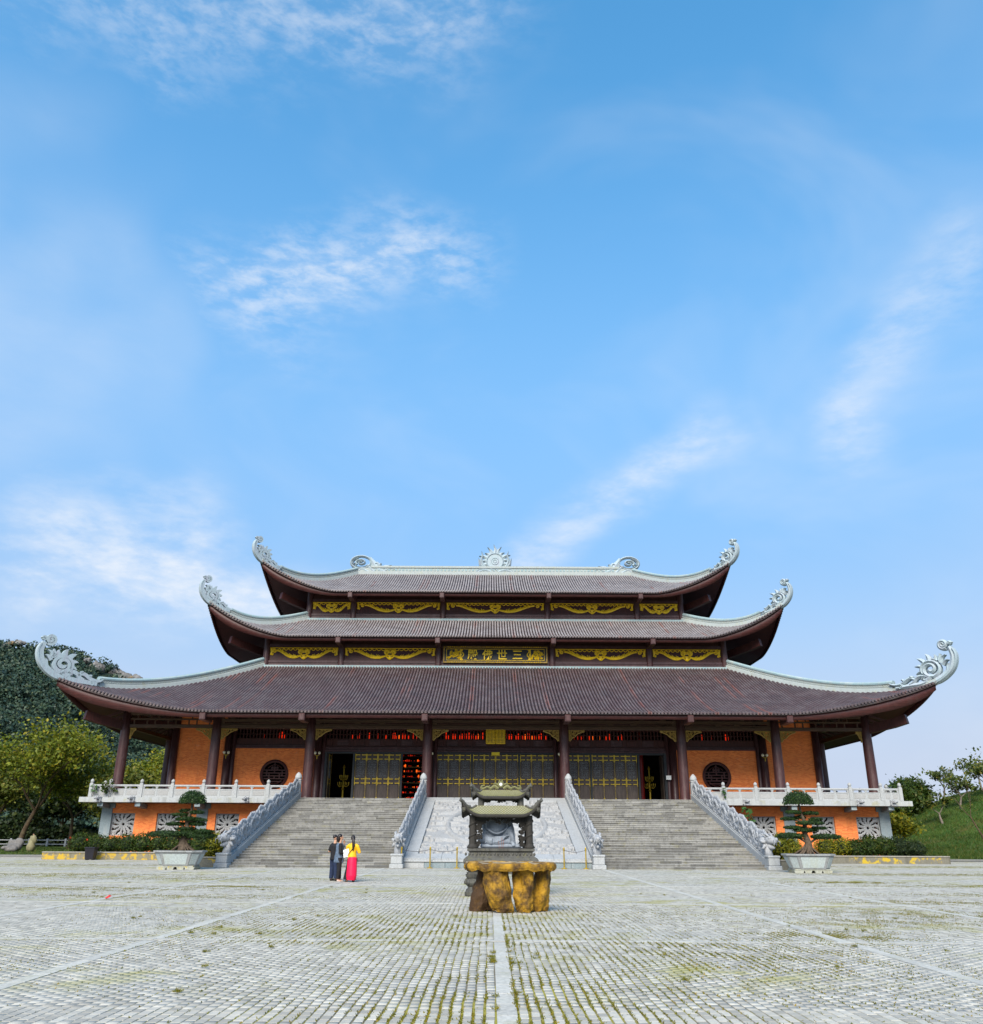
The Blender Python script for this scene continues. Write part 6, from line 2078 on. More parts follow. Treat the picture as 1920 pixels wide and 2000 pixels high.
# ------------------------------------------------------------------ incense shrine (stone burner pavilion)
M['shrine'] = m_stone('shrine_stone', (0.088, 0.086, 0.075), dirt=(0.03, 0.027, 0.022), amt=0.75, scale=3.0, speck=0.3, moss=(0.13, 0.12, 0.04), mossamt=0.45)
M['shrine_dark'] = m_stone('dark_shrine_stone', (0.034, 0.031, 0.026), dirt=(0.015, 0.013, 0.011), amt=0.6, scale=3.0)  # darker stone of the posts, valances and eave undersides
M['shrine_roof'] = m_stone('shrine_roof_stone', (0.29, 0.285, 0.205), dirt=(0.13, 0.125, 0.07), amt=0.55, scale=3.0, moss=(0.27, 0.25, 0.07), mossamt=0.6, streaks=False)
M['shrine_moss'] = m_stone('shrine_rib_stone', (0.17, 0.165, 0.07), dirt=(0.09, 0.085, 0.04), amt=0.5, scale=3.0)
M['statue'] = m_stone('statue_stone', (0.23, 0.265, 0.31), dirt=(0.09, 0.095, 0.11), amt=0.5, scale=2.0, rough=0.5)
SXc, SYc = -0.10, 27.9
shrine = empty('incense_shrine', (SXc, SYc, 0), 'small carved stone incense shrine with two upswept tiled roofs on a legged base', 'shrine')
def ring_box(mb, prof, dx, dy):
    """square moulding: list of (offset outwards, z)"""
    vs = []; fs = []
    for (o_, z) in prof:
        vs += [(SXc - dx - o_, SYc - dy - o_, z), (SXc + dx + o_, SYc - dy - o_, z), (SXc + dx + o_, SYc + dy + o_, z), (SXc - dx - o_, SYc + dy + o_, z)]
    m_ = len(prof)
    for i in range(m_ - 1):
        for k in range(4):
            k2 = (k + 1) % 4
            fs.append((i * 4 + k, i * 4 + k2, (i + 1) * 4 + k2, (i + 1) * 4 + k))
    fs.append((3, 2, 1, 0)); fs.append(tuple((m_ - 1) * 4 + k for k in range(4)))
    mb.add(vs, fs)
mb = MB()
ring_box(mb, [(0.02, 0.60), (0.02, 0.66), (0.07, 0.70), (0.10, 0.78), (0.10, 0.86), (0.15, 0.88), (0.17, 0.93), (0.16, 1.00), (0.12, 1.04), (0.10, 1.05), (0.03, 1.10), (0.0, 1.18), (0.0, 1.20), (0.04, 1.22), (0.06, 1.23), (0.06, 1.29), (0.0, 1.30)], 0.93, 0.72)
mb.build('moulded_base', M['shrine'], shrine)
mb = MB()
for i in range(40):      # petal frieze round the front of the base
    x = SXc - 1.03 + i * 2.06 / 39
    mb.ell((x, SYc - 0.72 - 0.155, 0.945), (0.032, 0.025, 0.045), 6, 5)
    if i % 2 == 0: mb.ell((x, SYc - 0.72 - 0.02, 1.14), (0.035, 0.03, 0.045), 6, 5)
tag(mb.build('petal_frieze', M['shrine'], shrine, smooth=True), kind='stuff')
for sx in (-1, 1):
    for sy in (-1, 1):
        x, y = SXc + sx * 0.84, SYc + sy * 0.62
        mb = MB().lathe([(0.19, 0), (0.21, 0.04), (0.21, 0.12), (0.13, 0.17), (0.12, 0.26), (0.17, 0.30), (0.20, 0.36), (0.19, 0.44), (0.14, 0.47), (0.17, 0.52), (0.20, 0.60)], (x, y, 0), 10)
        for k in range(6):
            mb.ell((x + 0.19 * math.cos(k * 1.05), y + 0.19 * math.sin(k * 1.05), 0.38), (0.05, 0.05, 0.06), 6, 5)
        mb.build('shrine_leg', M['shrine'], shrine)
for sx in (-1, 1):
    for sy in (-1, 1):
        x, y = SXc + sx * 0.84, SYc + sy * 0.62
        mb = MB().lathe([(0.16, 1.30), (0.165, 1.34), (0.13, 1.38), (0.105, 1.42), (0.10, 2.22)], (x, y, 0), 12)
        # dragon wound round the post
        pts = [(x + 0.10 * math.cos(t * 2.6), y + 0.10 * math.sin(t * 2.6), 1.42 + 0.80 * t / 6.0) for t in np.linspace(0, 6, 40)]
        mb.tube(pts, 0.028, 6)
        mb.build('shrine_post', M['shrine_dark'], shrine)
        MB().lathe([(0.09, 2.46), (0.085, 2.76)], (SXc + sx * 0.60, SYc + sy * 0.42, 0), 10).build('upper_post', M['shrine'], shrine)
# pierced valances and side fretwork
def fret_fill(mb, fr, w, h, seed, drop=None):
    r_ = np.random.default_rng(seed)
    for i in range(int(w * h * 420)):
        x = r_.uniform(-w / 2, w / 2); y = r_.uniform(0, h)
        if drop and y > drop(x): continue
        mb.ribbon(spiral(x, -y, r_.uniform(0.03, 0.055), 0.008, r_.uniform(0, 360), r_.uniform(400, 800), 10), 0.014, fr, 0.05, 0.3)
for sy, nm in ((-1, 'front'), (1, 'back')):
    mb = MB()
    y = SYc + sy * 0.62 - 0.02
    fret_fill(mb, (Vector((SXc, y, 2.22)), UX, UZ, UN), 1.5, 0.24, 3 + sy, lambda x: 0.15 + 0.09 * abs(math.cos(x * 5.2)))
    for s in (-1, 1):
        fret_fill(mb, (Vector((SXc + s * 0.65, y, 2.20)), UX, UZ, UN), 0.15, 0.82, 9 + s)
    tag(mb.build('pierced_valance', M['shrine_dark'], shrine, recalc=True), kind='stuff')
    mb = MB()
    fret_fill(mb, (Vector((SXc, SYc + sy * 0.42 - 0.02, 2.76)), UX, UZ, UN), 1.05, 0.13, 13 + sy, lambda x: 0.07 + 0.06 * abs(math.cos(x * 7)))
    tag(mb.build('pierced_valance', M['shrine_dark'], shrine, recalc=True), kind='stuff')
# roofs
def shrine_roof(name, ze, zt, ex, ey, tx_, ty_, lift):
    ro = empty(name, (SXc, SYc, ze), parent=shrine)
    def zf(u, hE, hT, q):
        c = max(0.0, (abs(u) - hT * 0.75) / (hE - hT * 0.75))
        return ze + (zt - ze) * q ** 1.25 + lift * c ** 2.2 * (1 - q) ** 1.5
    top = MB(); under = MB(); ribs = MB()
    NU, NQ = 33, 9
    for side in range(4):
        hE, hT, D0, D1 = (ex, tx_, ey, ty_) if side % 2 == 0 else (ey, ty_, ex, tx_)
        for mbx, dz in ((top, 0.0), (under, -0.075)):
            vs = []
            for i in range(NU):
                a = -1 + 2 * i / (NU - 1)
                for j in range(NQ):
                    q = j / (NQ - 1)
                    u = a * (hE + (hT - hE) * q); w = D0 + (D1 - D0) * q
                    z = zf(u if q < 1 else u, hE, hT, q) + dz
                    v = {0: (u, -w), 1: (w, u), 2: (-u, w), 3: (-w, -u)}[side]
                    vs.append((SXc + v[0], SYc + v[1], z))
            fs = []
            for i in range(NU - 1):
                for j in range(NQ - 1):
                    k = i * NQ + j
                    fs.append((k, k + NQ, k + NQ + 1, k + 1))
            mbx.add(vs, fs)
        # eave edge with scallops
        for i in range(NU * 2 - 1):
            a = -1 + 2 * i / (NU * 2 - 2)
            u = a * hE
            z = zf(u, hE, hT, 0)
            v = {0: (u, -D0), 1: (D0, u), 2: (-u, D0), 3: (-D0, -u)}[side]
            under.ell((SXc + v[0] * 1.005, SYc + v[1] * 1.005, z - 0.045), (0.032, 0.032, 0.05), 6, 4)
    # closed lid
    top.add([(SXc - tx_, SYc - ty_, zt), (SXc + tx_, SYc - ty_, zt), (SXc + tx_, SYc + ty_, zt), (SXc - tx_, SYc + ty_, zt)], [(0, 1, 2, 3)])
    # lozenge tiles in relief
    n = 13
    for side in (0, 2):
        hE, hT, D0, D1 = ex, tx_, ey, ty_
        for sgn in (-1, 1):
            for i in range(-n, n + 1):
                prev = None
                pts = []
                for j in range(NQ):
                    q = j / (NQ - 1)
                    u = i * ex / n * 1.0 + sgn * (q - 0.5) * 0.34
                    lim = hE + (hT - hE) * q
                    if abs(u) > lim: continue
                    w = D0 + (D1 - D0) * q
                    v = (u, -w) if side == 0 else (-u, w)
                    pts.append((SXc + v[0], SYc + v[1], zf(u, hE, hT, q) + 0.004))
                if len(pts) > 1: ribs.tube(pts, 0.010, 4, cap=False)
    top.build('roof_slab', M['shrine_roof'], ro)
    tag(ribs.build('lozenge_ribs', M['shrine_moss'], ro), kind='stuff')
    under.build('eave_underside', M['shrine_dark'], ro)
    for sx in (-1, 1):
        for sy in (-1, 1):
            c0 = Vector((SXc + sx * ex, SYc + sy * ey, ze + lift))
            hp = []
            for q in np.linspace(0, 1, 10):
                u = ex + (tx_ - ex) * q; w = ey + (ty_ - ey) * q
                hp.append(Vector((SXc + sx * u, SYc + sy * w, zf(u, ex, tx_, q))))
            mbh = MB().tube([c0 + Vector((sx * 0.05, sy * 0.05, 0.14))] + [c0 + Vector((sx * 0.06, sy * 0.06, 0.05))] + hp, [0.015, 0.05] + [0.042] * 10, 6)
            for q in range(1, 6):
                p = hp[q]
                mbh.tube([p + UZ * 0.03, p + Vector((sx * 0.02, 0, 0.12 - 0.008 * q)), p + Vector((sx * 0.07, 0, 0.19 - 0.02 * q))], [0.05, 0.035, 0.005], 5)
            # hanging corner boss
            mbh.tube([hp[1] + UZ * -0.06, hp[1] + Vector((sx * 0.0, 0, -0.14)), hp[1] + Vector((sx * 0.03, 0, -0.2))], [0.09, 0.07, 0.01], 6)
            mbh.build('roof_horn', M['shrine'], ro)
    return ro
shrine_roof('lower_shrine_roof', 2.24, 2.49, 1.14, 0.93, 0.74, 0.53, 0.34)
ur = shrine_roof('upper_shrine_roof', 2.76, 2.95, 0.84, 0.62, 0.58, 0.30, 0.24)
mb = MB()
fr = (Vector((SXc, SYc - 0.28, 2.94)), UX, UZ, UN)
mb.ribbon(spiral(0, 0.17, 0.075, 0.075, 0, 361, 16), 0.025, fr, 0.07, 0.35)
mb.plate(spiral(0, 0.17, 0.07, 0.07, 0, 340, 14), fr, 0.05, 0.01)
for s in (-1, 1):
    for pts, ws in (([(0.08, 0.05), (0.2, 0.12), (0.3, 0.06), (0.42, 0.1), (0.52, 0.05), (0.6, 0.12)], (0.04, 0.045, 0.035, 0.03, 0.03, 0.01)),
                    ([(0.1, 0.16), (0.18, 0.2), (0.22, 0.15)], (0.03, 0.025, 0.01)), ([(0.05, 0.25), (0.02, 0.3), (0.0, 0.32)], (0.03, 0.02, 0.005)),
                    ([(0.52, 0.03), (0.6, 0.06), (0.57, 0.13), (0.5, 0.12)], (0.03, 0.03, 0.025, 0.015)), ([(0.3, 0.02), (0.36, 0.1), (0.32, 0.14)], (0.03, 0.025, 0.01))):
        c = smooth_line([(s * a, b) for a, b in pts], 4)
        mb.ribbon(c, interp(list(ws), len(c)), fr, 0.06, 0.35, 0.003)
mb.build('crest_ornament', M['shrine_moss'], ur, recalc=True)
MB().ell((SXc, SYc - 0.345, 3.11), (0.05, 0.02, 0.05), 10, 6).build('crest_mirror', M['paper'], ur, smooth=True)

# seated stone figure inside the shrine
stt = MB()
Sx, Sy, Sz = SXc - 0.12, SYc - 0.05, 1.31
def sp(x, y, z): return (Sx + x, Sy + y, Sz + z)
stt.ell(sp(0.02, 0.0, 0.56), (0.36, 0.27, 0.27), 16, 10)           # belly
stt.ell(sp(0.0, 0.04, 0.74), (0.30, 0.22, 0.20), 14, 8)            # chest
stt.tube([sp(-0.24, 0.03, 0.80), sp(-0.36, -0.02, 0.62), sp(-0.34, -0.16, 0.42)], [0.12, 0.11, 0.08], 10)
stt.tube([sp(0.26, 0.03, 0.80), sp(0.40, -0.04, 0.62), sp(0.36, -0.20, 0.46)], [0.12, 0.11, 0.08], 10)
stt.tube([sp(-0.18, 0.0, 0.26), sp(-0.42, -0.14, 0.24), sp(-0.10, -0.34, 0.17)], [0.19, 0.18, 0.12], 10)   # folded leg
stt.tube([sp(0.20, 0.0, 0.26), sp(0.42, -0.20, 0.52), sp(0.46, -0.26, 0.12)], [0.18, 0.14, 0.11], 10)     # raised knee
stt.ell(sp(0.0, -0.08, 0.17), (0.52, 0.32, 0.16), 16, 8)
stt.ell(sp(0.0, 0.02, 0.93), (0.10, 0.10, 0.10), 10, 6)
stt.ell(sp(0.0, 0.06, 1.02), (0.115, 0.12, 0.12), 12, 8)
stt.ell(sp(0.50, -0.28, 0.07), (0.09, 0.15, 0.06), 8, 6)
fo = stt.build('stone_figure', M['statue'], None)
tag(fo, 'blue-grey stone seated figure with a bare round belly inside the shrine', 'statue')
remesh(fo, 0.022, 3)
mb = MB()
for k in range(9):         # robe folds over the lap and knee
    a = k / 8
    c = smooth_line([sp(-0.46 + 0.10 * a, -0.22 - 0.12 * a, 0.36 - 0.03 * k), sp(-0.15, -0.36, 0.16 + 0.015 * k), sp(0.16, -0.38, 0.22 + 0.012 * k), sp(0.30 + 0.02 * k, -0.30, 0.36)], 5)
    mb.tube(c, 0.018, 5)
for k in range(5):
    c = smooth_line([sp(0.33 + 0.03 * k, -0.27, 0.56 - 0.02 * k), sp(0.40 + 0.02 * k, -0.36, 0.34), sp(0.42 + 0.03 * k, -0.33, 0.12)], 5)
    mb.tube(c, 0.015, 5)
mb.tube(smooth_line([sp(-0.28, -0.16, 0.80), sp(-0.30, -0.25, 0.56), sp(0.0, -0.31, 0.40), sp(0.30, -0.25, 0.56), sp(0.28, -0.16, 0.80)], 6), 0.03, 6)
tag(mb.build('robe_folds', M['statue'], fo, smooth=True), kind='stuff')
mb = MB().bbox(SXc - 0.62, SXc + 0.62, SYc - 0.42, SYc + 0.42, 1.295, 1.42, 0.05)
bs = mb.build('plinth_slab', M['statue'], None)
tag(bs, 'blue-grey stone slab the seated figure rests on inside the shrine', 'plinth')
# incense sticks
M['stick'] = m_plain('incense_stick', (0.30, 0.07, 0.02), 0.8, 0.2)
for i, (dx, h) in enumerate(((0.02, 0.30), (-0.05, 0.20), (0.06, 0.24))):
    tag(MB().tube([(SXc + dx, SYc - 0.66, 1.30), (SXc + dx * 1.4, SYc - 0.66, 1.30 + h)], 0.0045, 5).build('incense_stick', M['stick'], None),
        ('tall', 'short', 'middle-sized')[i] + ' burning incense stick at the front edge of the shrine', 'incense', 'incense sticks')

# ------------------------------------------------------------------ planters
M['pot_panel'] = m_stone('pot_panel', (0.37, 0.42, 0.415), dirt=(0.33, 0.34, 0.26), amt=0.45)
M['pot_frame'] = m_stone('pot_frame', (0.25, 0.26, 0.26), dirt=(0.14, 0.14, 0.11), amt=0.5)
M['pot_moss'] = m_stone('pot_foot', (0.33, 0.34, 0.29), dirt=(0.16, 0.15, 0.08), amt=0.5, moss=(0.44, 0.33, 0.02), mossamt=0.9, scale=2.2)
M['soil'] = m_plain('soil', (0.035, 0.024, 0.015), 0.95, 0.4, 6.0, bump=0.5)
def planter(x, y, label):
    o = empty('bonsai_pot', (x, y, 0), label, 'planter', 'large bonsai pots')
    HB, HT_, DB, DT = 0.90, 1.16, 0.56, 0.76     # half sizes bottom and top
    Z0_, Z1_ = 0.18, 0.80
    # octagon-like plan: cut corners
    def plan(hx, hy, z, cut=0.36):
        return [(x - hx + cut, y - hy, z), (x + hx - cut, y - hy, z), (x + hx, y - hy + cut, z), (x + hx, y + hy - cut, z), (x + hx - cut, y + hy, z), (x - hx + cut, y + hy, z), (x - hx, y + hy - cut, z), (x - hx, y - hy + cut, z)]
    mb = MB()
    L0, L1 = plan(HB, DB, Z0_, 0.30), plan(HT_, DT, Z1_, 0.38)
    mb.add(L0 + L1, [(7, 6, 5, 4, 3, 2, 1, 0)] + [(i, (i + 1) % 8, 8 + (i + 1) % 8, 8 + i) for i in range(8)])
    mb.build('pot_body', M['pot_frame'], o)
    # inset pale panels, each proud of nothing: thin plates in front of the body
    for i in (7, 0, 1, 2, 3, 4, 5, 6):
        a0, b0, a1, b1 = Vector(L0[i]), Vector(L0[(i + 1) % 8]), Vector(L1[i]), Vector(L1[(i + 1) % 8])
        def S(u, v): return a0.lerp(b0, u).lerp(a1.lerp(b1, u), v)
        nrm = (b0 - a0).cross(a1 - a0).normalized()
        m_ = 0.09 if i in (0, 4) else 0.14
        q = [S(m_, 0.10), S(1 - m_, 0.10), S(1 - m_, 0.88), S(m_, 0.88)]
        mbp = MB().add([p + nrm * 0.012 for p in q] + [p - nrm * 0.02 for p in q], [(0, 1, 2, 3), (4, 7, 6, 5), (0, 4, 5, 1), (1, 5, 6, 2), (2, 6, 7, 3), (3, 7, 4, 0)])
        mbp.build('pot_panel', M['pot_panel'], o)
    # rim
    mb = MB()
    A = plan(HT_ + 0.06, DT + 0.06, Z1_ + 0.002, 0.40); B = plan(HT_ + 0.06, DT + 0.06, Z1_ + 0.08, 0.40); C = plan(HT_ - 0.10, DT - 0.10, Z1_ + 0.08, 0.34); D = plan(HT_ - 0.10, DT - 0.10, Z1_ - 0.05, 0.34)
    vs = A + B + C + D
    fs = []
    for r_ in range(3):
        fs += [(r_ * 8 + i, r_ * 8 + (i + 1) % 8, (r_ + 1) * 8 + (i + 1) % 8, (r_ + 1) * 8 + i) for i in range(8)]
    fs.append(tuple(range(7, -1, -1)))
    mb.add(vs, fs).build('pot_rim', M['pot_frame'], o)
    MB().add([(p[0], p[1], Z1_ + 0.02) for p in plan(HT_ - 0.09, DT - 0.09, 0, 0.34)], [tuple(range(8))]).build('soil', M['soil'], o)
    # foot ring with arched gaps
    mb = MB()
    mb.bbox(x - HB + 0.02, x + HB - 0.02, y - DB + 0.02, y + DB - 0.02, 0.12, 0.18, 0.01)
    mb.build('pot_plate', M['pot_moss'], o)
    for fx in (-0.70, -0.25, 0.25, 0.70):
        w = 0.20 if abs(fx) > 0.5 else 0.14
        mbf = MB().hexa([(x + fx - w, y - DB + 0.03, 0), (x + fx + w, y - DB + 0.03, 0), (x + fx + w, y + DB - 0.03, 0), (x + fx - w, y + DB - 0.03, 0)],
                        [(x + fx - w - 0.05, y - DB + 0.03, 0.12), (x + fx + w + 0.05, y - DB + 0.03, 0.12), (x + fx + w + 0.05, y + DB - 0.03, 0.12), (x + fx - w - 0.05, y + DB - 0.03, 0.12)])
        mbf.build('pot_foot', M['pot_moss'], o)
    return o
POT_L, POT_R = (-15.95, 46.6), (15.45, 46.3)
planter(*POT_L, 'grey octagonal stone pot holding the tiered bonsai left of the stairs')
planter(*POT_R, 'grey octagonal stone pot holding the tiered bonsai right of the stairs')

# ------------------------------------------------------------------ flower-bed kerbs, bin, rocks, far fence
M['yellow_kerb'] = m_stone('yellow_flaking_kerb', (0.20, 0.18, 0.12), dirt=(0.09, 0.08, 0.05), amt=0.5, moss=(0.48, 0.31, 0.025), mossamt=0.95, scale=1.3, mth=(0.44, 0.54))
M['grey_kerb'] = m_stone('mossy_kerb', (0.165, 0.155, 0.12), dirt=(0.06, 0.055, 0.035), amt=0.5, moss=(0.46, 0.32, 0.02), mossamt=0.95, scale=1.0, mth=(0.52, 0.60))
M['kerb_cap'] = m_stone('kerb_cap', (0.27, 0.25, 0.21), dirt=(0.12, 0.11, 0.08), amt=0.5)
for s, mt, lb in ((-1, 'yellow_kerb', 'flaking yellow kerb of the flower bed left of the stairs'), (1, 'grey_kerb', 'mossy grey kerb of the flower bed right of the stairs')):
    k = empty('flower_bed_kerb', (s * 23, 63, 0), lb, 'kerb', 'flower-bed kerbs')
    a, b = sorted((s * 15.4, s * 30.6))
    MB().bbox(a, b, 62.6, 62.85, 0, 0.42, 0.01).build('kerb_wall', M[mt], k)
    MB().bbox(a, b, 62.55, 62.88, 0.422, 0.50, 0.015).build('kerb_cap', M['kerb_cap'], k)
    a, b = sorted((s * 30.36, s * 30.62))
    MB().bbox(a, b, 62.86, 68.4, 0, 0.42, 0.01).build('kerb_wall', M[mt], k)
    a, b = sorted((s * 15.05, s * 16.9))
    MB().bbox(a, b, 49.6, 49.85, 0, 0.45, 0.01).build('kerb_wall', M['grey_kerb'], k)
    MB().bbox(a - 0.02, b + 0.02, 49.56, 49.88, 0.452, 0.52, 0.015).build('kerb_cap', M['kerb_cap'], k)
    a, b = sorted((s * 16.65, s * 16.9))
    MB().bbox(a, b, 49.86, 62.59, 0, 0.45, 0.01).build('kerb_wall', M['grey_kerb'], k)
    a, b = sorted((s * 15.1, s * 16.64))
    MB().box(a, b, 49.87, 68.5, 0, 0.36).build('bed_soil', M['soil'], k)
    a, b = sorted((s * 16.91, s * 30.35))
    MB().box(a, b, 62.86, 68.5, 0, 0.34).build('bed_soil', M['soil'], k)
M['bin'] = m_plain('black_bin_plastic', (0.010, 0.009, 0.014), 0.4, 0.2)
bn = empty('litter_bin', (-27.0, 61.9, 0), 'small black litter bin against the yellow kerb', 'bin')
MB().hexa([(-27.25, 61.65, 0.05), (-26.75, 61.65, 0.05), (-26.75, 62.15, 0.05), (-27.25, 62.15, 0.05)], [(-27.32, 61.6, 0.72), (-26.68, 61.6, 0.72), (-26.68, 62.2, 0.72), (-27.32, 62.2, 0.72)]).build('bin_body', M['bin'], bn)
MB().bbox(-27.36, -26.64, 61.56, 62.24, 0.722, 0.80, 0.02).build('bin_rim', M['bin'], bn)
for dx in (-0.2, 0.2): MB().box(-27 + dx - 0.04, -27 + dx + 0.04, 61.7, 62.1, 0, 0.05).build('bin_foot', M['bin'], bn)
# lawn kerb lines
M['kerb_dark'] = m_stone('lawn_kerb', (0.16, 0.16, 0.16), amt=0.4)
for s in (-1, 1):
    k = MB().bbox(min(s * 30.7, s * 80), max(s * 30.7, s * 80), 68.6 if s < 0 else 69.2, 68.85 if s < 0 else 69.45, 0, 0.16, 0.02).build('lawn_kerb', M['kerb_dark'], None)
    tag(k, 'low grey kerb edging the %s of the plaza' % ('lawn left' if s < 0 else 'grassy mound right'), 'kerb', 'lawn kerbs')
# ================================================================== PLANTS
def leaf_quads(P, N, size, rnd=0.9, aspect=0.6, fold=0.0):
    """small leaf faces at points P, roughly facing N"""
    n = len(P)
    Nn = N + rng.standard_normal((n, 3)) * rnd
    Nn /= np.linalg.norm(Nn, axis=1)[:, None] + 1e-9
    A = np.cross(Nn, rng.standard_normal((n, 3)))
    A /= np.linalg.norm(A, axis=1)[:, None] + 1e-9
    B = np.cross(Nn, A)
    s = size * (0.6 + 0.8 * rng.random(n))[:, None]
    V = np.stack([P - A * s, P + B * s * aspect, P + A * s, P - B * s * aspect], 1).reshape(-1, 3)
    return V, np.arange(n * 4).reshape(-1, 4)
def leaf_obj(name, P, N, size, mat, parent, rnd=0.9, aspect=0.6):
    V, F = leaf_quads(np.asarray(P), np.asarray(N), size, rnd, aspect)
    return inst(name, np_mesh(name, V, F, mat), parent)
def shell_pts(c, r, n, lo=0.75, hi=1.05, zmin=-1.0):
    d = rng.standard_normal((int(n * 1.6) + 8, 3)); d /= np.linalg.norm(d, axis=1)[:, None]
    d = d[d[:, 2] > zmin][:n]
    k = lo + (hi - lo) * rng.random(len(d))
    return np.array(c) + d * np.array(r) * k[:, None], d

M['bonsai_leaf'] = m_leaf('bonsai_leaf', (0.010, 0.030, 0.006), (0.030, 0.070, 0.014), (0.055, 0.095, 0.02))
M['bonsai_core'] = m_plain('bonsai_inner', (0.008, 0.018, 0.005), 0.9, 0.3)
M['bark_grey'] = m_plain('grey_bark', (0.085, 0.062, 0.042), 0.9, 0.35, 9.0, bump=0.6)
M['bark'] = m_plain('brown_bark', (0.075, 0.048, 0.026), 0.9, 0.4, 5.0, bump=0.6, tint=(0.13, 0.115, 0.06), tintamt=0.5, tscale=1.5)
M['bark_pale'] = m_plain('pale_bark', (0.15, 0.125, 0.10), 0.85, 0.3, 6.0, bump=0.5)
M['leaf_yel'] = m_leaf('yellow_green_leaf', (0.080, 0.120, 0.010), (0.220, 0.230, 0.016), (0.34, 0.28, 0.02))
M['leaf_olive'] = m_leaf('olive_leaf', (0.050, 0.075, 0.010), (0.140, 0.150, 0.016), (0.21, 0.17, 0.02))
M['leaf_dark'] = m_leaf('dark_leaf', (0.010, 0.022, 0.006), (0.030, 0.050, 0.012), (0.06, 0.075, 0.015))
M['leaf_frangi'] = m_leaf('frangipani_leaf', (0.045, 0.075, 0.012), (0.110, 0.135, 0.025), (0.22, 0.19, 0.03))
M['leaf_hedge'] = m_leaf('hedge_leaf', (0.020, 0.045, 0.006), (0.060, 0.095, 0.012), (0.10, 0.10, 0.012))
M['leaf_gold'] = m_leaf('golden_hedge_leaf', (0.075, 0.10, 0.006), (0.26, 0.24, 0.012), (0.36, 0.27, 0.01))
M['leaf_fig'] = m_leaf('fig_leaf', (0.028, 0.085, 0.018), (0.070, 0.15, 0.035))
M['petal'] = m_plain('red_petal', (0.50, 0.05, 0.015), 0.6, 0.2)

def bonsai(x, y, zr, k, pads, trunk, label, seed):
    o = empty('bonsai_tree', (x, y, zr), label, 'tree', 'tiered bonsai trees')
    r_ = np.random.default_rng(seed)
    T = [(x + a * k, y + r_.uniform(-0.05, 0.05), zr + b * k) for a, b in trunk]
    tr = MB().tube(smooth_line(T, 5), interp([0.26, 0.17, 0.13, 0.10, 0.07, 0.05], (len(T) - 1) * 5 + 1), 9)
    for i in range(15):          # spreading surface roots
        a = 2 * math.pi * i / 15 + r_.uniform(-0.2, 0.2)
        L_ = r_.uniform(0.45, 0.80)
        rx, ry = math.cos(a) * L_, math.sin(a) * L_ * 0.62
        tr.tube(smooth_line([(T[0][0] + rx * 0.1, y + ry * 0.1, zr + r_.uniform(0.3, 0.5)), (T[0][0] + rx * 0.45, y + ry * 0.5, zr + r_.uniform(0.14, 0.24)), (T[0][0] + rx, y + ry, zr - 0.03)], 4), interp([0.07, 0.05, 0.025], 9), 6)
    for (cx, cz, hw, hh) in pads:      # a bough to every pad
        pz = cz * k - 0.3 * hh * k
        near = min(T, key=lambda p: abs(p[2] - (zr + pz - 0.12)))
        tr.tube([near, ((near[0] + x + cx * k) / 2, y, zr + pz - 0.03), (x + cx * k, y, zr + pz)], [0.06, 0.045, 0.025], 6)
    tr.build('trunk', M['bark_grey'], o, smooth=True)
    for i, (cx, cz, hw, hh) in enumerate(pads):
        dome = i == 0
        hh *= 0.72
        if dome: cz -= hh * 0.55; hh *= 1.75
        c = (x + cx * k, y + (0 if dome else r_.uniform(-0.18, 0.18)), zr + cz * k)
        rad = (hw * k, hw * k * (1.0 if dome else 0.72), hh * k)
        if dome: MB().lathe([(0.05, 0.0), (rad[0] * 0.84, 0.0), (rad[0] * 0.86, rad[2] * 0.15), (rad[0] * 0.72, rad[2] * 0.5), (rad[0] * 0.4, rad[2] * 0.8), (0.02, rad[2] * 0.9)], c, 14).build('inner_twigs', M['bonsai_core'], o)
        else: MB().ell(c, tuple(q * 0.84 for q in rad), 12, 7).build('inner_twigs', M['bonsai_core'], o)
        n = int(900 * hw * k / 0.5 * (2.2 if dome else 1.0))
        P, N = shell_pts(c, rad, n, 0.84, 1.10, -0.06 if dome else -0.75)
        P += rng.standard_normal(P.shape) * 0.018
        leaf_obj('foliage_pad', P, N, 0.037, M['bonsai_leaf'], o, 0.8, 0.6)
    return o
kl = 0.0064
padsL = [(43, 385, 100, 70), (-10, 298, 48, 15), (95, 285, 52, 17), (-45, 268, 70, 16), (25, 235, 96, 24), (115, 228, 60, 16), (-75, 198, 76, 20), (95, 198, 66, 20), (15, 160, 74, 24), (-125, 122, 146, 36), (135, 112, 120, 32), (165, 142, 80, 20), (40, 128, 90, 26)]
trL = [(15, 0), (5, 70), (30, 140), (20, 220), (45, 290), (43, 350)]
bonsai(POT_L[0] + 0.02, POT_L[1], 0.86, kl, padsL, trL, 'cloud-pruned bonsai tree with a dome top in the left pot', 3)
kr = 0.0043
padsR = [(-45, 580, 160, 105), (-125, 445, 82, 24), (75, 435, 88, 22), (-160, 375, 92, 26), (-35, 390, 62, 20), (125, 370, 68, 21), (55, 330, 150, 30), (-125, 280, 104, 22), (5, 255, 132, 32), (155, 275, 82, 20), (-175, 190, 152, 46), (215, 185, 162, 40)]
trR = [(10, 0), (20, 110), (-5, 220), (0, 330), (-25, 440), (-40, 520)]
bonsai(POT_R[0], POT_R[1], 0.86, kr * 1.03, padsR, trR, 'cloud-pruned bonsai tree with a dome top in the right pot', 4)

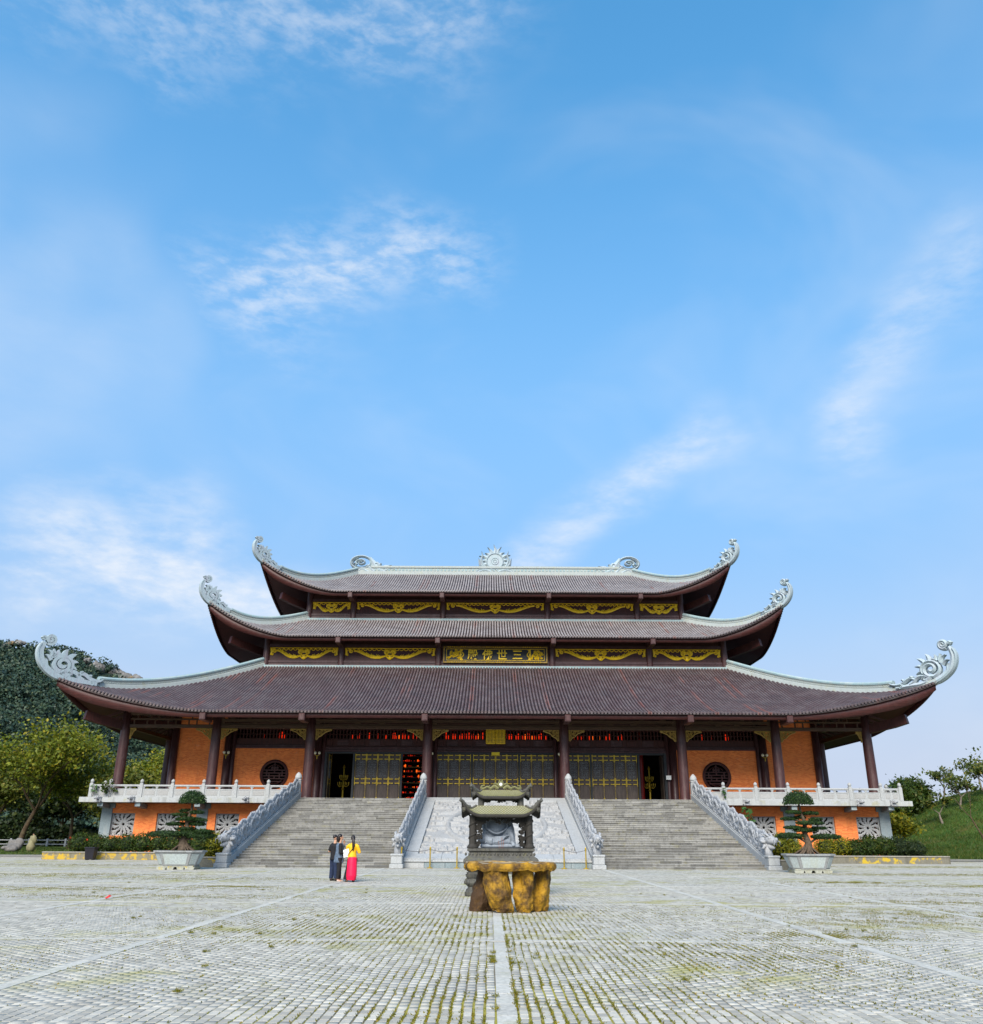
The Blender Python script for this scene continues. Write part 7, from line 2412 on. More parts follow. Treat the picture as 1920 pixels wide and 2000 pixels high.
# ------------------------------------------------------------------ branching trees
def branch_tree(name, base, height, label, group=None, spread=0.6, trunk_r=0.25, levels=4, kids=(3, 4), leaf=0.24, per=36, clus=0.6, mat='leaf_yel', bark='bark', seed=0,
                first=0.28, lean=(0, 0), droop=0.0, stems=1, cat='tree'):
    r_ = random.Random(seed)
    o = empty(name, base, label, cat, group)
    mb = MB()
    ends = []
    def grow(p, d, L_, r0, lev):
        n = 4
        pts = [p]; rr_ = [r0]
        q = p.copy(); dd = d.copy()
        for i in range(n):
            dd = (dd + Vector((r_.uniform(-1, 1), r_.uniform(-1, 1), r_.uniform(-0.6, 0.9) - droop)) * 0.16).normalized()
            q = q + dd * (L_ / n)
            pts.append(q.copy()); rr_.append(r0 * (1 - 0.42 * (i + 1) / n))
        mb.tube(pts, rr_, 7 if lev < 2 else 5, cap=False)
        if lev >= levels:
            ends.append((q, dd)); return
        if lev >= levels - 1:
            ends.append((pts[2], dd))
        k = r_.randint(*kids)
        a0 = r_.uniform(0, 6.28)
        for i in range(k):
            a = a0 + 6.283 * i / k + r_.uniform(-0.4, 0.4)
            t = Vector((math.cos(a), math.sin(a), 0))
            nd = (dd * (1 - spread * 0.55) + t * spread + Vector((0, 0, 0.22))).normalized()
            st = pts[-1] if (i < k - 1 or lev == 0) else pts[2]
            grow(st, nd, L_ * r_.uniform(0.62, 0.88), rr_[-1] * r_.uniform(0.62, 0.8), lev + 1)
    for s_ in range(stems):
        off = Vector((r_.uniform(-.3, .3), r_.uniform(-.3, .3), 0)) * (0 if stems == 1 else 1)
        d0 = Vector((lean[0] + r_.uniform(-.1, .1) * stems, lean[1] + r_.uniform(-.1, .1) * stems, 1)).normalized()
        grow(Vector(base) + off, d0, height * first, trunk_r, 0)
    mb.build('trunk', M[bark], o, smooth=True)
    # fit the crown to the asked height
    E = np.array([tuple(e[0]) for e in ends])
    P = np.repeat(E, per, axis=0) + rng.standard_normal((len(E) * per, 3)) * clus * np.array([1, 1, 0.75])
    N = np.tile(np.array([[0.0, -0.25, 0.9]]), (len(P), 1))
    leaf_obj('crown', P, N, leaf, M[mat], o, 0.9, 0.55)
    return o
# left lawn
big = [
    ('lawn_tree', (-50.3, 98, 0), 14.2, 'tall leaning yellow-green tree nearest the rocks on the left lawn', dict(seed=3, mat='leaf_yel', lean=(0.18, 0), trunk_r=0.34, spread=0.66, levels=4, kids=(3, 4), per=44, leaf=0.19, clus=0.75, first=0.30)),
    ('lawn_tree', (-47.2, 103, 0), 12.2, 'spreading olive-green tree just right of the tall leaning one', dict(seed=8, mat='leaf_yel', lean=(0.25, 0), trunk_r=0.26, spread=0.72, levels=4, per=40, leaf=0.19, clus=0.75, first=0.27)),
    ('lawn_tree', (-60.5, 112, 0), 12.5, 'broad olive tree at the left edge of the lawn', dict(seed=12, mat='leaf_olive', trunk_r=0.5, spread=0.7, per=40, leaf=0.22, clus=0.8, first=0.26)),
    ('lawn_tree', (-47.6, 116, 0), 11.0, 'young tree with pale twisted trunk in the middle of the left lawn', dict(seed=21, mat='leaf_olive', bark='bark_pale', trunk_r=0.22, spread=0.75, per=40, leaf=0.21, clus=0.8, first=0.25)),
    ('lawn_tree', (-41.8, 100, 0), 11.2, 'dark bushy tree beside the left terrace corner', dict(seed=25, mat='leaf_olive', trunk_r=0.28, spread=0.78, per=44, leaf=0.20, clus=0.8, first=0.26)),
    ('lawn_tree', (-39.8, 108, 0), 12.4, 'yellow-green tree behind the left terrace rail', dict(seed=28, mat='leaf_yel', trunk_r=0.28, spread=0.70, per=44, leaf=0.20, clus=0.8, first=0.28)),
]
for nm, b_, h_, lb, kw in big:
    branch_tree(nm, b_, h_, lb, 'trees on the left lawn', **kw)
for i, (x, y, h_) in enumerate(((-74, 128, 12), (-66, 130, 13), (-59, 127, 11.5), (-53.5, 131, 12.5), (-46.5, 127, 11), (-41, 126, 12), (-36.5, 121, 11.5), (-81, 124, 12), (-34, 130, 11.5))):
    branch_tree('lawn_tree', (x, y, 0), h_, 'dark tree in the shaded row at the back of the left lawn', 'dark trees at the back of the left lawn', seed=40 + i, mat='leaf_dark', trunk_r=0.34, spread=0.75, per=34, leaf=0.28, clus=1.0, first=0.24)

# low undergrowth closing the back of the lawn
n = 30000
x = -92 + 62 * rng.random(n); y = 124 + 9 * rng.random(n)
z = (2.6 + 1.6 * np.sin(x * 0.6) * np.sin(x * 0.23 + 1)) * rng.random(n) ** 0.7
tag(leaf_obj('undergrowth', np.stack([x, y, z], -1), np.tile(np.array([[0.0, -0.5, 0.6]]), (n, 1)), 0.26, M['leaf_dark'], None, 0.9, 0.6), 'dark undergrowth beneath the trees at the back of the left lawn', None, None, 'stuff')

# ------------------------------------------------------------------ hedges
def hedge(name, x0, x1, y0, y1, z0, z1, label, mats, flowers=0, lumps=None, cat='hedge'):
    o = empty(name, ((x0 + x1) / 2, (y0 + y1) / 2, z0), label, cat, 'hedges in the flower beds')
    n = lumps or max(1, int((x1 - x0) / 0.9))
    core = MB(); stems = MB()
    Ps = {m_: [] for m_ in mats}; Ns = {m_: [] for m_ in mats}
    fl = []
    for i in range(n):
        cx = x0 + (x1 - x0) * (i + 0.5) / n
        h = (z1 - z0) * (0.80 + 0.26 * random.random())
        c = (cx, (y0 + y1) / 2, z0 + h * 0.5)
        rad = ((x1 - x0) / n * 0.72, (y1 - y0) / 2, h * 0.55)
        core.ell(c, tuple(q * 0.74 for q in rad), 10, 6)
        for k in range(4):
            stems.tube([(cx + noise_jit(0.3), c[1] + noise_jit(0.3), z0 - 0.02), (cx + noise_jit(0.5), c[1] + noise_jit(0.4), z0 + h * 0.6)], [0.025, 0.012], 5)
        P, N = shell_pts(c, rad, 1500, 0.70, 1.12, -0.9)
        P += rng.standard_normal(P.shape) * 0.05
        m_ = mats[min(len(mats) - 1, int(len(mats) * (i + random.random() * 0.8) / n))]
        Ps[m_].append(P); Ns[m_].append(N)
        for _ in range(flowers):
            q = rng.integers(0, len(P)); 
            if N[q][1] < 0.1: fl.append(P[q] + N[q] * 0.05)
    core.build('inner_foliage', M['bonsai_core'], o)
    stems.build('stems', M['bark'], o)
    for m_ in mats:
        if Ps[m_]: leaf_obj('foliage', np.concatenate(Ps[m_]), np.concatenate(Ns[m_]), 0.062, M[m_], o, 0.8, 0.55)
    for p in fl:
        inst('flower', flower_me, o, tuple(p), (random.random(), random.random(), random.random()))
flower_me = MB()
for a in range(5):
    d = Vector((math.cos(a * 1.257), math.sin(a * 1.257), 0.3)); s_ = Vector((-d.y, d.x, 0))
    flower_me.add([(0, 0, 0), tuple(d * 0.045 + s_ * 0.03), tuple(d * 0.085), tuple(d * 0.045 - s_ * 0.03)], [(0, 1, 2, 3)])
flower_me = flower_me.mesh('flower', M['petal'])
hedge('flowering_hedge', -29.2, -23.9, 63.2, 64.8, 0.34, 1.62, 'dark green hedge dotted with red flowers at the left end of the left bed', ['leaf_hedge'], 2)
hedge('flowering_hedge', -23.7, -18.2, 63.2, 64.8, 0.34, 1.60, 'dark green flowering hedge behind the left bonsai pot', ['leaf_hedge'], 1)
hedge('bushy_shrub', -16.55, -15.25, 50.2, 51.6, 0.36, 1.75, 'yellow-green bushy shrub beside the left dragon head', ['leaf_hedge', 'leaf_gold'], 0, 2, 'shrub')
hedge('bushy_shrub', -17.9, -16.9, 63.2, 64.6, 0.34, 1.5, 'small dark shrub behind the left dragon head', ['leaf_hedge'], 0, 1, 'shrub')
hedge('bushy_shrub', 15.25, 16.5, 50.2, 51.6, 0.36, 1.70, 'golden-leaved shrub beside the right dragon head', ['leaf_gold'], 0, 2, 'shrub')
hedge('bushy_shrub', 17.2, 19.6, 63.2, 64.6, 0.34, 1.62, 'dark green shrub with yellow tips left of the right bonsai', ['leaf_gold', 'leaf_hedge'], 0, 3, 'shrub')
hedge('clipped_hedge', 22.3, 29.4, 63.2, 64.8, 0.34, 1.66, 'hedge shading from yellow-green to dark green in the right bed', ['leaf_gold', 'leaf_hedge', 'leaf_hedge', 'leaf_dark'], 0)

# ------------------------------------------------------------------ weeds rooted in the masonry
def sapling(name, base, tip, label, n=60, spread=0.25, leaf=0.09, group=None, mat='leaf_fig', cat='plant', stem_r=0.018):
    o = empty(name, base, label, cat, group)
    b, t = Vector(base), Vector(tip)
    mb = MB().tube([b, b.lerp(t, 0.5) + Vector((0.04, -0.03, 0)), t], [stem_r, stem_r * 0.8, stem_r * 0.4], 5)
    P = []
    for i in range(6):
        q = b.lerp(t, 0.35 + 0.65 * i / 5)
        e = q + Vector((noise_jit(2 * spread), noise_jit(1.2 * spread) - spread * 0.3, noise_jit(spread)))
        mb.tube([q, e], [stem_r * 0.5, stem_r * 0.25], 4)
        for _ in range(n // 6): P.append(e + Vector((noise_jit(spread * 1.3), noise_jit(spread), noise_jit(spread))))
    mb.build('stem', M['bark'], o)
    leaf_obj('leaves', np.array([tuple(p) for p in P]), np.tile(np.array([[0, -0.7, 0.5]]), (len(P), 1)), leaf, M[mat], o, 0.6, 0.7)
sapling('wall_weed', (-29.75, 67.05, 4.2), (-29.7, 66.95, 4.95), 'small weed on the corner post of the left balustrade', 50, 0.20, 0.07, 'weeds in the masonry')
sapling('wall_weed', (-28.55, 67.0, 4.15), (-28.5, 66.9, 5.15), 'bushy weed on the second post of the left balustrade', 150, 0.34, 0.085, 'weeds in the masonry', 'leaf_hedge')
sapling('wall_weed', (16.8, 67.02, 4.2), (16.85, 66.95, 4.95), 'thin weed on a post of the right balustrade', 46, 0.16, 0.07, 'weeds in the masonry')
sapling('fig_sapling', (16.0, 60.5, 0.36), (16.9, 61.0, 3.2), 'bright green broad-leaved sapling rising behind the right dragon railing', 110, 0.55, 0.16, None, 'leaf_fig', 'sapling', 0.04)

# ------------------------------------------------------------------ forested hill on the left
def ridge_pts():
    pix = [(-420, 1230), (-150, 1238), (0, 1246), (60, 1247), (100, 1256), (135, 1262), (165, 1272), (196, 1281), (230, 1290), (250, 1304), (268, 1322), (285, 1350), (330, 1405), (420, 1470), (560, 1545), (760, 1610)]
    out = []
    for u, v in pix:
        d = view_dir(u, v + 6)
        k = 360.0 / d.y
        p = CAM + d * k
        out.append((p.x, max(0.5, p.z - 3.5)))
    return np.array(out)
RP = ridge_pts()
def hill_h(X, Y):
    zr = np.interp(X, RP[:, 0], RP[:, 1])
    t = np.clip((Y - 205) / 155.0, 0, 1)
    f = np.clip((520 - Y) / 160.0, 0, 1)
    g_ = t ** 0.8 * f ** 0.7
    bumps = 1 + 0.05 * np.sin(X * 0.11 + Y * 0.07) * (1 - t) + 0.06 * np.sin(X * 0.05 - Y * 0.09) * (1 - t)
    return zr * g_ * bumps
gx_ = np.linspace(-420, 20, 110); gy_ = np.linspace(205, 520, 70)
HX, HY = np.meshgrid(gx_, gy_, indexing='ij')
HZ = hill_h(HX, HY) + rng.standard_normal(HX.shape) * 0.5 - 0.6
V = np.stack([HX, HY, HZ], -1).reshape(-1, 3)
ii = np.arange(109)[:, None] * 70 + np.arange(69)[None, :]
F = np.stack([ii, ii + 70, ii + 71, ii + 1], -1).reshape(-1, 4)
M['hill_soil'] = m_plain('hill_undergrowth', (0.010, 0.020, 0.009), 0.95, 0.4, 0.15)
hill = inst('hill', np_mesh('hill', V, F, M['hill_soil'], smooth=True))
tag(hill, None, None, None, 'structure')
def m_cliff():
    t = NT('limestone_cliff')
    p = t.pos()
    a = t.ramp(t.noise(t.mapping(p, (1, 1, 0.5)), 0.25, 8, 0.7), 0.35, 0.65)
    col = t.mix(a, (0.08, 0.08, 0.075), (0.24, 0.23, 0.22))
    col = t.mix(t.ramp(t.noise(p, 0.12, 5, 0.6), 0.56, 0.70), col, (0.30, 0.20, 0.09))
    t.bump(t.noise(p, 0.6, 7, 0.7), 0.9, 0.8)
    return t.done(col, 0.95, 0.1)
M['cliff'] = m_cliff()
rock_spots = [(188, 1302, 7, 5), (226, 1314, 8, 5), (240, 1326, 8, 6), (60, 1388, 5, 3), (74, 1392, 4, 3), (146, 1427, 2.2, 7), (208, 1404, 6, 6), (222, 1412, 5, 3), (106, 1457, 2.5, 4), (30, 1256, 8, 3), (46, 1274, 5, 3), (170, 1290, 4, 3), (260, 1330, 6, 6), (12, 1262, 6, 3), (82, 1320, 3, 2), (168, 1412, 2.5, 3), (40, 1330, 3, 2)]
from mathutils import noise as mnoise
rock_xy = []
for i, (u, v, w, h) in enumerate(rock_spots):
    d = view_dir(u, v)
    lo_, hi_ = 210.0, 372.0
    best = None
    for k in np.linspace(lo_, hi_, 160):
        p = CAM + d * (k / d.y)
        if hill_h(np.array(p.x), np.array(p.y)) >= p.z:
            best = p; break
    if best is None: best = CAM + d * (352 / d.y)
    rock_xy.append((best.x, best.z, w, h, best.y))
    me = MB().ell((0, 0, 0), (w * 0.55, 2.4, h * 0.55), 34, 22).mesh('rock_outcrop', M['cliff'])
    for vtx in me.vertices:
        q = Vector(vtx.co) * 0.22 + Vector((i * 7.3, 0, 0))
        nv = mnoise.fractal(q, 1.0, 2.1, 5) - 1.1 * mnoise.voronoi(q * 2.2)[0][0]
        vtx.co += Vector(vtx.co).normalized() * nv * 1.1
    inst('rock_outcrop', me, hill, (best.x, best.y + 0.9, best.z))
# crowns over the hill, leaf clump by leaf clump
NC = 3900
cx = rng.uniform(-265, -60, NC); cy = 208 + 165 * rng.random(NC) ** 0.85
cz = hill_h(cx, cy)
ok = (cz > 0.8) & (np.abs(cx) < cy * 0.66)
for (rx, rz, w, h, ry) in rock_xy:
    ok &= ~((np.abs(cx - rx) < w * 0.42) & (np.abs(cz + 2 - rz) < h * 0.45) & (cy < ry + 12))
cx, cy, cz = cx[ok], cy[ok], cz[ok]
rad = rng.uniform(1.7, 4.2, len(cx)); hgt = rad * rng.uniform(0.7, 1.1, len(cx))
LV = 85
d = rng.standard_normal((len(cx), LV, 3)); d[..., 2] = np.abs(d[..., 2]) * 0.9 + rng.uniform(-0.35, 0.1, d.shape[:2]); d[..., 1] -= 0.25
d /= np.linalg.norm(d, axis=2)[..., None]
C_ = np.stack([cx, cy, cz + hgt * 0.5], -1)
P = C_[:, None, :] + d * np.stack([rad, rad, hgt], -1)[:, None, :] * (0.72 + 0.35 * rng.random((len(cx), LV, 1)))
M['leaf_hill'] = m_leaf('hazy_hill_leaf', (0.020, 0.044, 0.030), (0.046, 0.078, 0.042), (0.075, 0.100, 0.044), sss=False, bs=0.16, ba=0.75)  # distance haze put into the leaf colour as a blue-green tint
V, F = leaf_quads(P.reshape(-1, 3), d.reshape(-1, 3), 0.47, 0.6, 0.75)
tag(inst('hill_forest', np_mesh('hill_forest', V, F, M['leaf_hill'])), 'dense green forest covering the limestone hill behind the left lawn', None, None, 'stuff')

# ------------------------------------------------------------------ grassy mound on the right
def mound_h(X, Y):
    h = np.interp(X, [34, 38, 41, 44, 46.5, 48.6, 51.5, 54, 60, 70, 85, 100], [0, 0.25, 1.2, 2.5, 3.5, 4.5, 5.6, 6.4, 7.6, 8.8, 9.5, 9.5])
    t = np.clip((Y - 69.6) / 30.0, 0, 1)
    sm = t * t * (3 - 2 * t)
    return h * sm * np.clip((138 - Y) / 32.0, 0, 1)
mx = np.linspace(34, 100, 80); my = np.linspace(69.5, 170, 80)
MX, MY = np.meshgrid(mx, my, indexing='ij')
MZ = mound_h(MX, MY) + 0.05 + 0.06 * np.sin(MX * 1.3 + MY * 0.9) * (MY > 71)
V = np.stack([MX, MY, MZ], -1).reshape(-1, 3)
ii = np.arange(79)[:, None] * 80 + np.arange(79)[None, :]
F = np.stack([ii, ii + 80, ii + 81, ii + 1], -1).reshape(-1, 4)
def m_mound():
    t = NT('mound_turf')
    p = t.pos()
    col = t.mix(t.ramp(t.noise(p, 0.35, 7, 0.65), 0.35, 0.68), (0.030, 0.072, 0.012), (0.065, 0.105, 0.020))
    col = t.mix(t.math('MULTIPLY', t.ramp(t.noise(t.mapping(p, (0.5, 1, 2)), 0.35, 6, 0.7), 0.48, 0.66), 0.6), col, (0.115, 0.085, 0.030))
    t.bump(t.noise(p, 5, 5, 0.7), 0.6, 0.08)
    return t.done(col, 0.95, 0.1)
M['mound'] = m_mound()
tag(inst('grassy_mound', np_mesh('grassy_mound', V, F, M['mound'], smooth=True)), None, None, None, 'structure')
n = 46000
x = 38 + 34 * rng.random(n) ** 1.2; y = 70 + 34 * rng.random(n)
P = np.stack([x, y, mound_h(x, y) + 0.05], -1)
tag(inst('mound_grass', blade_mesh('mound_grass', P, 0.26, 0.035, M['grass'], 0.8, 0.8)), 'long green grass on the mound at the right', None, None, 'stuff')
n = 26000
x = -80 + 46 * rng.random(n); y = 69 + 55 * rng.random(n)
P = np.stack([x, y, 0 * x - 0.03], -1)
tag(inst('lawn_grass', blade_mesh('lawn_grass', P, 0.16, 0.03, M['grass'], 0.8, 0.8)), 'short green grass of the lawn at the left', None, None, 'stuff')

def on_mound(x, y): return (x, y, float(mound_h(np.array(x), np.array(y))))
fr_trees = [
    ((52.8, 97), 4.6, 'pale-branched frangipani tree on the crest of the mound, right of the terrace', dict(seed=61, spread=0.85)),
    ((49.2, 96), 4.0, 'low frangipani tree halfway along the crest of the mound', dict(seed=62, spread=0.85)),
    ((56.2, 95), 5.4, 'tall dense frangipani tree at the right end of the crest', dict(seed=63, spread=0.8)),
    ((46.0, 94), 3.6, 'small frangipani tree where the mound meets the dark trees', dict(seed=64, spread=0.8)),
    ((49.6, 84), 3.4, 'young yellow-leaved frangipani on the middle of the slope', dict(seed=65, spread=0.75)),
    ((51.5, 80), 4.0, 'crooked frangipani tree at the right edge of the slope', dict(seed=66, spread=0.9, lean=(-0.5, 0))),
    ((54.5, 101), 5.0, 'frangipani tree just behind the crest of the mound', dict(seed=69, spread=0.85)),
    ((51.0, 103), 5.0, 'frangipani tree far behind the middle of the crest', dict(seed=70, spread=0.85)),
]
for (x, y), h_, lb, kw in fr_trees:
    branch_tree('frangipani_tree', on_mound(x, y), h_, lb, 'frangipani trees on the mound', trunk_r=0.14, levels=4, kids=(2, 3), per=9, leaf=0.17, clus=0.20, mat='leaf_frangi', bark='bark_pale', first=0.30, **kw)
branch_tree('sapling_tree', on_mound(42.2, 79), 6.0, 'thin forked sapling just right of the terrace corner', 'thin saplings by the mound', trunk_r=0.09, levels=2, kids=(2, 2), per=10, leaf=0.16, clus=0.3, mat='leaf_frangi', bark='bark', first=0.52, spread=0.35, seed=71, lean=(-0.12, 0))
branch_tree('sapling_tree', on_mound(44.4, 80), 7.2, 'tall thin sapling with a bare stem on the foot of the mound', 'thin saplings by the mound', trunk_r=0.09, levels=3, kids=(2, 2), per=12, leaf=0.16, clus=0.3, mat='leaf_frangi', bark='bark', first=0.50, spread=0.35, seed=72, lean=(-0.10, 0))
branch_tree('bushy_tree', on_mound(37.6, 86), 4.6, 'bushy yellow-leaved tree right behind the right terrace corner', 'dense trees by the mound', trunk_r=0.12, levels=3, kids=(3, 4), per=40, leaf=0.16, clus=0.4, mat='leaf_gold', seed=73, spread=0.7)
for i, (x, y, h_, lb) in enumerate(((46.3, 103, 3.9, 'dense dark evergreen tree behind the right terrace corner'), (48.6, 106, 3.9, 'dense dark evergreen tree in the dip beside the mound'), (41.5, 118, 7.4, 'dark evergreen tree showing above the right balustrade'), (44.0, 101, 3.6, 'round dark evergreen tree closest to the right terrace corner'))):
    branch_tree('evergreen_tree', on_mound(x, y), h_, lb, 'dense trees by the mound', trunk_r=0.22, levels=4, kids=(3, 4), per=60, leaf=0.19, clus=0.65, mat='leaf_hedge', seed=80 + i, spread=0.65, first=0.24)

# ------------------------------------------------------------------ rocks on the lawn, pot on the mound, far fence
M['rock'] = m_stone('lawn_rock', (0.16, 0.15, 0.14), dirt=(0.05, 0.05, 0.045), amt=0.6, scale=1.2)
M['rock_y'] = m_stone('mossy_rock', (0.22, 0.20, 0.11), dirt=(0.10, 0.085, 0.04), amt=0.6, scale=1.2)
for c, s_, lb, mt, sd in (((-46.9, 90.5, 0), (0.95, 0.8, 1.35), 'pitted dark grey rock left of the pair on the lawn', 'rock', 2.0), ((-46.2, 88.6, 0), (0.85, 0.6, 0.75), 'low grey rock in front on the lawn', 'rock', 4.4), ((-45.1, 90.2, 0), (0.55, 0.5, 1.5), 'upright mossy yellow-green rock on the lawn', 'rock_y', 6.1)):
    mbk = MB()
    rr_ = random.Random(int(sd * 10))
    for k in range(7):
        mbk.ell((c[0] + rr_.uniform(-.5, .5) * s_[0], c[1] + rr_.uniform(-.5, .5) * s_[1], s_[2] * rr_.uniform(0.15, 0.75)), (s_[0] * rr_.uniform(.3, .55), s_[1] * rr_.uniform(.3, .6), s_[2] * rr_.uniform(.2, .35)), 9, 6, rot=Matrix.Rotation(rr_.uniform(-.6, .6), 3, 'Y'))
    mbk.ell((c[0], c[1], s_[2] * 0.25), (s_[0] * 0.8, s_[1] * 0.8, s_[2] * 0.32), 10, 6)
    o = mbk.build('garden_rock', M[mt], None)
    remesh(o, 0.07, 1)
    tag(o, lb, 'rock', 'rocks on the left lawn')
M['terracotta'] = m_plain('terracotta', (0.25, 0.09, 0.035), 0.8, 0.2)
x, y, z = on_mound(48.6, 78.5)
po = MB().lathe([(0.20, 0), (0.30, 0.35), (0.33, 0.36), (0.33, 0.42), (0.28, 0.42), (0.25, 0.34), (0.02, 0.33)], (x, y, z), 14).build('clay_pot', M['terracotta'], None)
tag(po, 'small clay pot standing on the grassy slope', 'pot')
fn = empty('garden_fence', (-62, 122, 0), 'low pale stone fence far behind the left lawn', 'fence')
for i in range(17):
    MB().bbox(-78 + i * 2.4 - 0.12, -78 + i * 2.4 + 0.12, 121.9, 122.1, 0, 1.0, 0.02).build('fence_post', M['stone'], fn)
for z in (0.25, 0.75): MB().bbox(-78, -39.6, 121.96, 122.04, z, z + 0.10, 0.01).build('fence_rail', M['stone'], fn)
# ================================================================== PEOPLE
def m_cloth(name, c, var=0.15, rough=0.8):
    return m_plain(name, c, rough, var, 14.0, bump=0.25, bscale=40)
M['skin'] = m_plain('skin', (0.50, 0.27, 0.17), 0.55, 0.06, 8.0)
M['hair'] = m_plain('dark_hair', (0.012, 0.007, 0.006), 0.4, 0.3, 30.0)
M['yellow_silk'] = m_cloth('yellow_silk', (0.80, 0.42, 0.008), 0.10, 0.6)
M['pink_silk'] = m_cloth('pink_silk', (0.85, 0.003, 0.055), 0.08, 0.55)
M['black_cloth'] = m_cloth('black_cloth', (0.008, 0.008, 0.010), 0.3)
M['denim_vest'] = m_cloth('blue_grey_vest', (0.085, 0.12, 0.17), 0.35)
M['navy'] = m_cloth('navy_trousers', (0.010, 0.020, 0.055), 0.25)
M['shoe'] = m_plain('dark_shoe', (0.02, 0.014, 0.012), 0.5, 0.2)
M['shoe_pale'] = m_plain('pale_shoe', (0.55, 0.45, 0.40), 0.6, 0.1)
M['white_shirt'] = m_cloth('white_shirt', (0.72, 0.74, 0.76), 0.06)

class Fig:
    """figure in its own space: x to its right, y the way it faces, z up"""
    def __init__(s, name, loc, rz, label, h):
        s.k = h / 1.65
        s.body = MB()
        s.name, s.loc, s.rz, s.label = name, loc, rz, label
        s.cl = []
    def S(s, pts): return [tuple(c * s.k for c in p) for p in pts]
    def limb(s, mb, pts, rad, n=10, squash=1.0): mb.tube(s.S(pts), [r_ * s.k for r_ in rad], n, squash=squash)
    def blob(s, mb, c, r_): mb.ell(tuple(q * s.k for q in c), tuple(q * s.k for q in r_), 14, 9)
    def head(s, yaw=0.0, tilt=0.0):
        b = s.body
        rot = Matrix.Rotation(yaw, 3, 'Z')
        def H(x, y, z):
            v = rot @ Vector((x, y, 0)); return (v.x, v.y, z)
        s.H = H
        s.limb(b, [(0, -0.01, 1.33), (0, 0.0, 1.40), H(0, 0.01, 1.46)], [0.062, 0.052, 0.055])
        s.blob(b, H(0, 0.0, 1.555), (0.074, 0.090, 0.100))
        s.blob(b, H(0, 0.028, 1.505), (0.058, 0.062, 0.062))
        s.limb(b, [H(0, 0.085, 1.56), H(0, 0.112, 1.525), H(0, 0.09, 1.515)], [0.010, 0.016, 0.012], 6)
        s.blob(b, H(0, 0.088, 1.487), (0.022, 0.012, 0.009))
        for k in (-1, 1):
            s.blob(b, H(k * 0.075, -0.005, 1.54), (0.012, 0.02, 0.03))
            s.blob(b, H(k * 0.030, 0.080, 1.552), (0.014, 0.010, 0.009))
    def hand(s, wrist, direction, side, curl=0.5):
        b = s.body
        w = Vector(wrist); d = Vector(direction).normalized()
        a = d.cross(Vector((0, 0, 1)))
        a = a.normalized() if a.length > 0.1 else Vector((1, 0, 0))
        up = a.cross(d).normalized()
        palm = w + d * 0.045
        s.limb(b, [tuple(w), tuple(palm), tuple(w + d * 0.085)], [0.026, 0.036, 0.032], 8, 0.6)
        for i, ln in enumerate((0.068, 0.078, 0.072, 0.056)):
            o_ = a * (0.030 - 0.02 * i)
            p0 = w + d * 0.078 + o_
            p1 = p0 + d * ln * 0.55 - up * ln * 0.25 * curl
            p2 = p1 + d * ln * 0.35 - up * ln * 0.55 * curl
            s.limb(b, [tuple(p0), tuple(p1), tuple(p2)], [0.0095, 0.009, 0.007], 6)
        t0 = w + d * 0.03 + a * 0.03 * side
        s.limb(b, [tuple(t0), tuple(t0 + d * 0.03 + a * 0.025 * side), tuple(t0 + d * 0.06 + a * 0.02 * side)], [0.012, 0.011, 0.008], 6)
    def arm(s, side, sh, el, wr, hd, curl=0.5):
        s.limb(s.body, [sh, el, wr], [0.046, 0.038, 0.027], 9)
        s.hand(wr, hd, side, curl)
    def leg(s, side, hip, knee, ank, toe):
        s.limb(s.body, [hip, tuple((Vector(hip) + Vector(knee)) / 2), knee, tuple(Vector(knee).lerp(Vector(ank), 0.35)), ank], [0.085, 0.075, 0.055, 0.056, 0.036], 10)
        s.limb(s.body, [ank, tuple((Vector(ank) + Vector(toe)) / 2 + Vector((0, 0, -0.015))), toe], [0.036, 0.036, 0.028], 8)
    def torso(s):
        s.limb(s.body, [(0, 0, 0.86), (0, 0, 0.98), (0, 0.005, 1.12), (0, 0, 1.26), (0, -0.005, 1.34)], [0.13, 0.125, 0.115, 0.13, 0.07], 12, 1.0)
    def cloth(s, name, mat, vox=0.014, smooth=2):
        mb = MB(); s.cl.append((name, mb, mat, vox, smooth)); return mb
    def finish(s, cat='person', group='visitors talking at the foot of the stairs'):
        me = s.body.mesh('body', M['skin'])
        o = bpy.data.objects.new(s.name, me); COL.objects.link(o)
        o.location = s.loc; o.rotation_euler = (0, 0, s.rz)
        tag(o, s.label, cat, group)
        remesh(o, 0.0085, 1)
        for name, mb, mat, vox, sm in s.cl:
            c = local_child(name, mb.mesh(name, M[mat]), o)
            if vox: remesh(c, vox, sm)
        return o

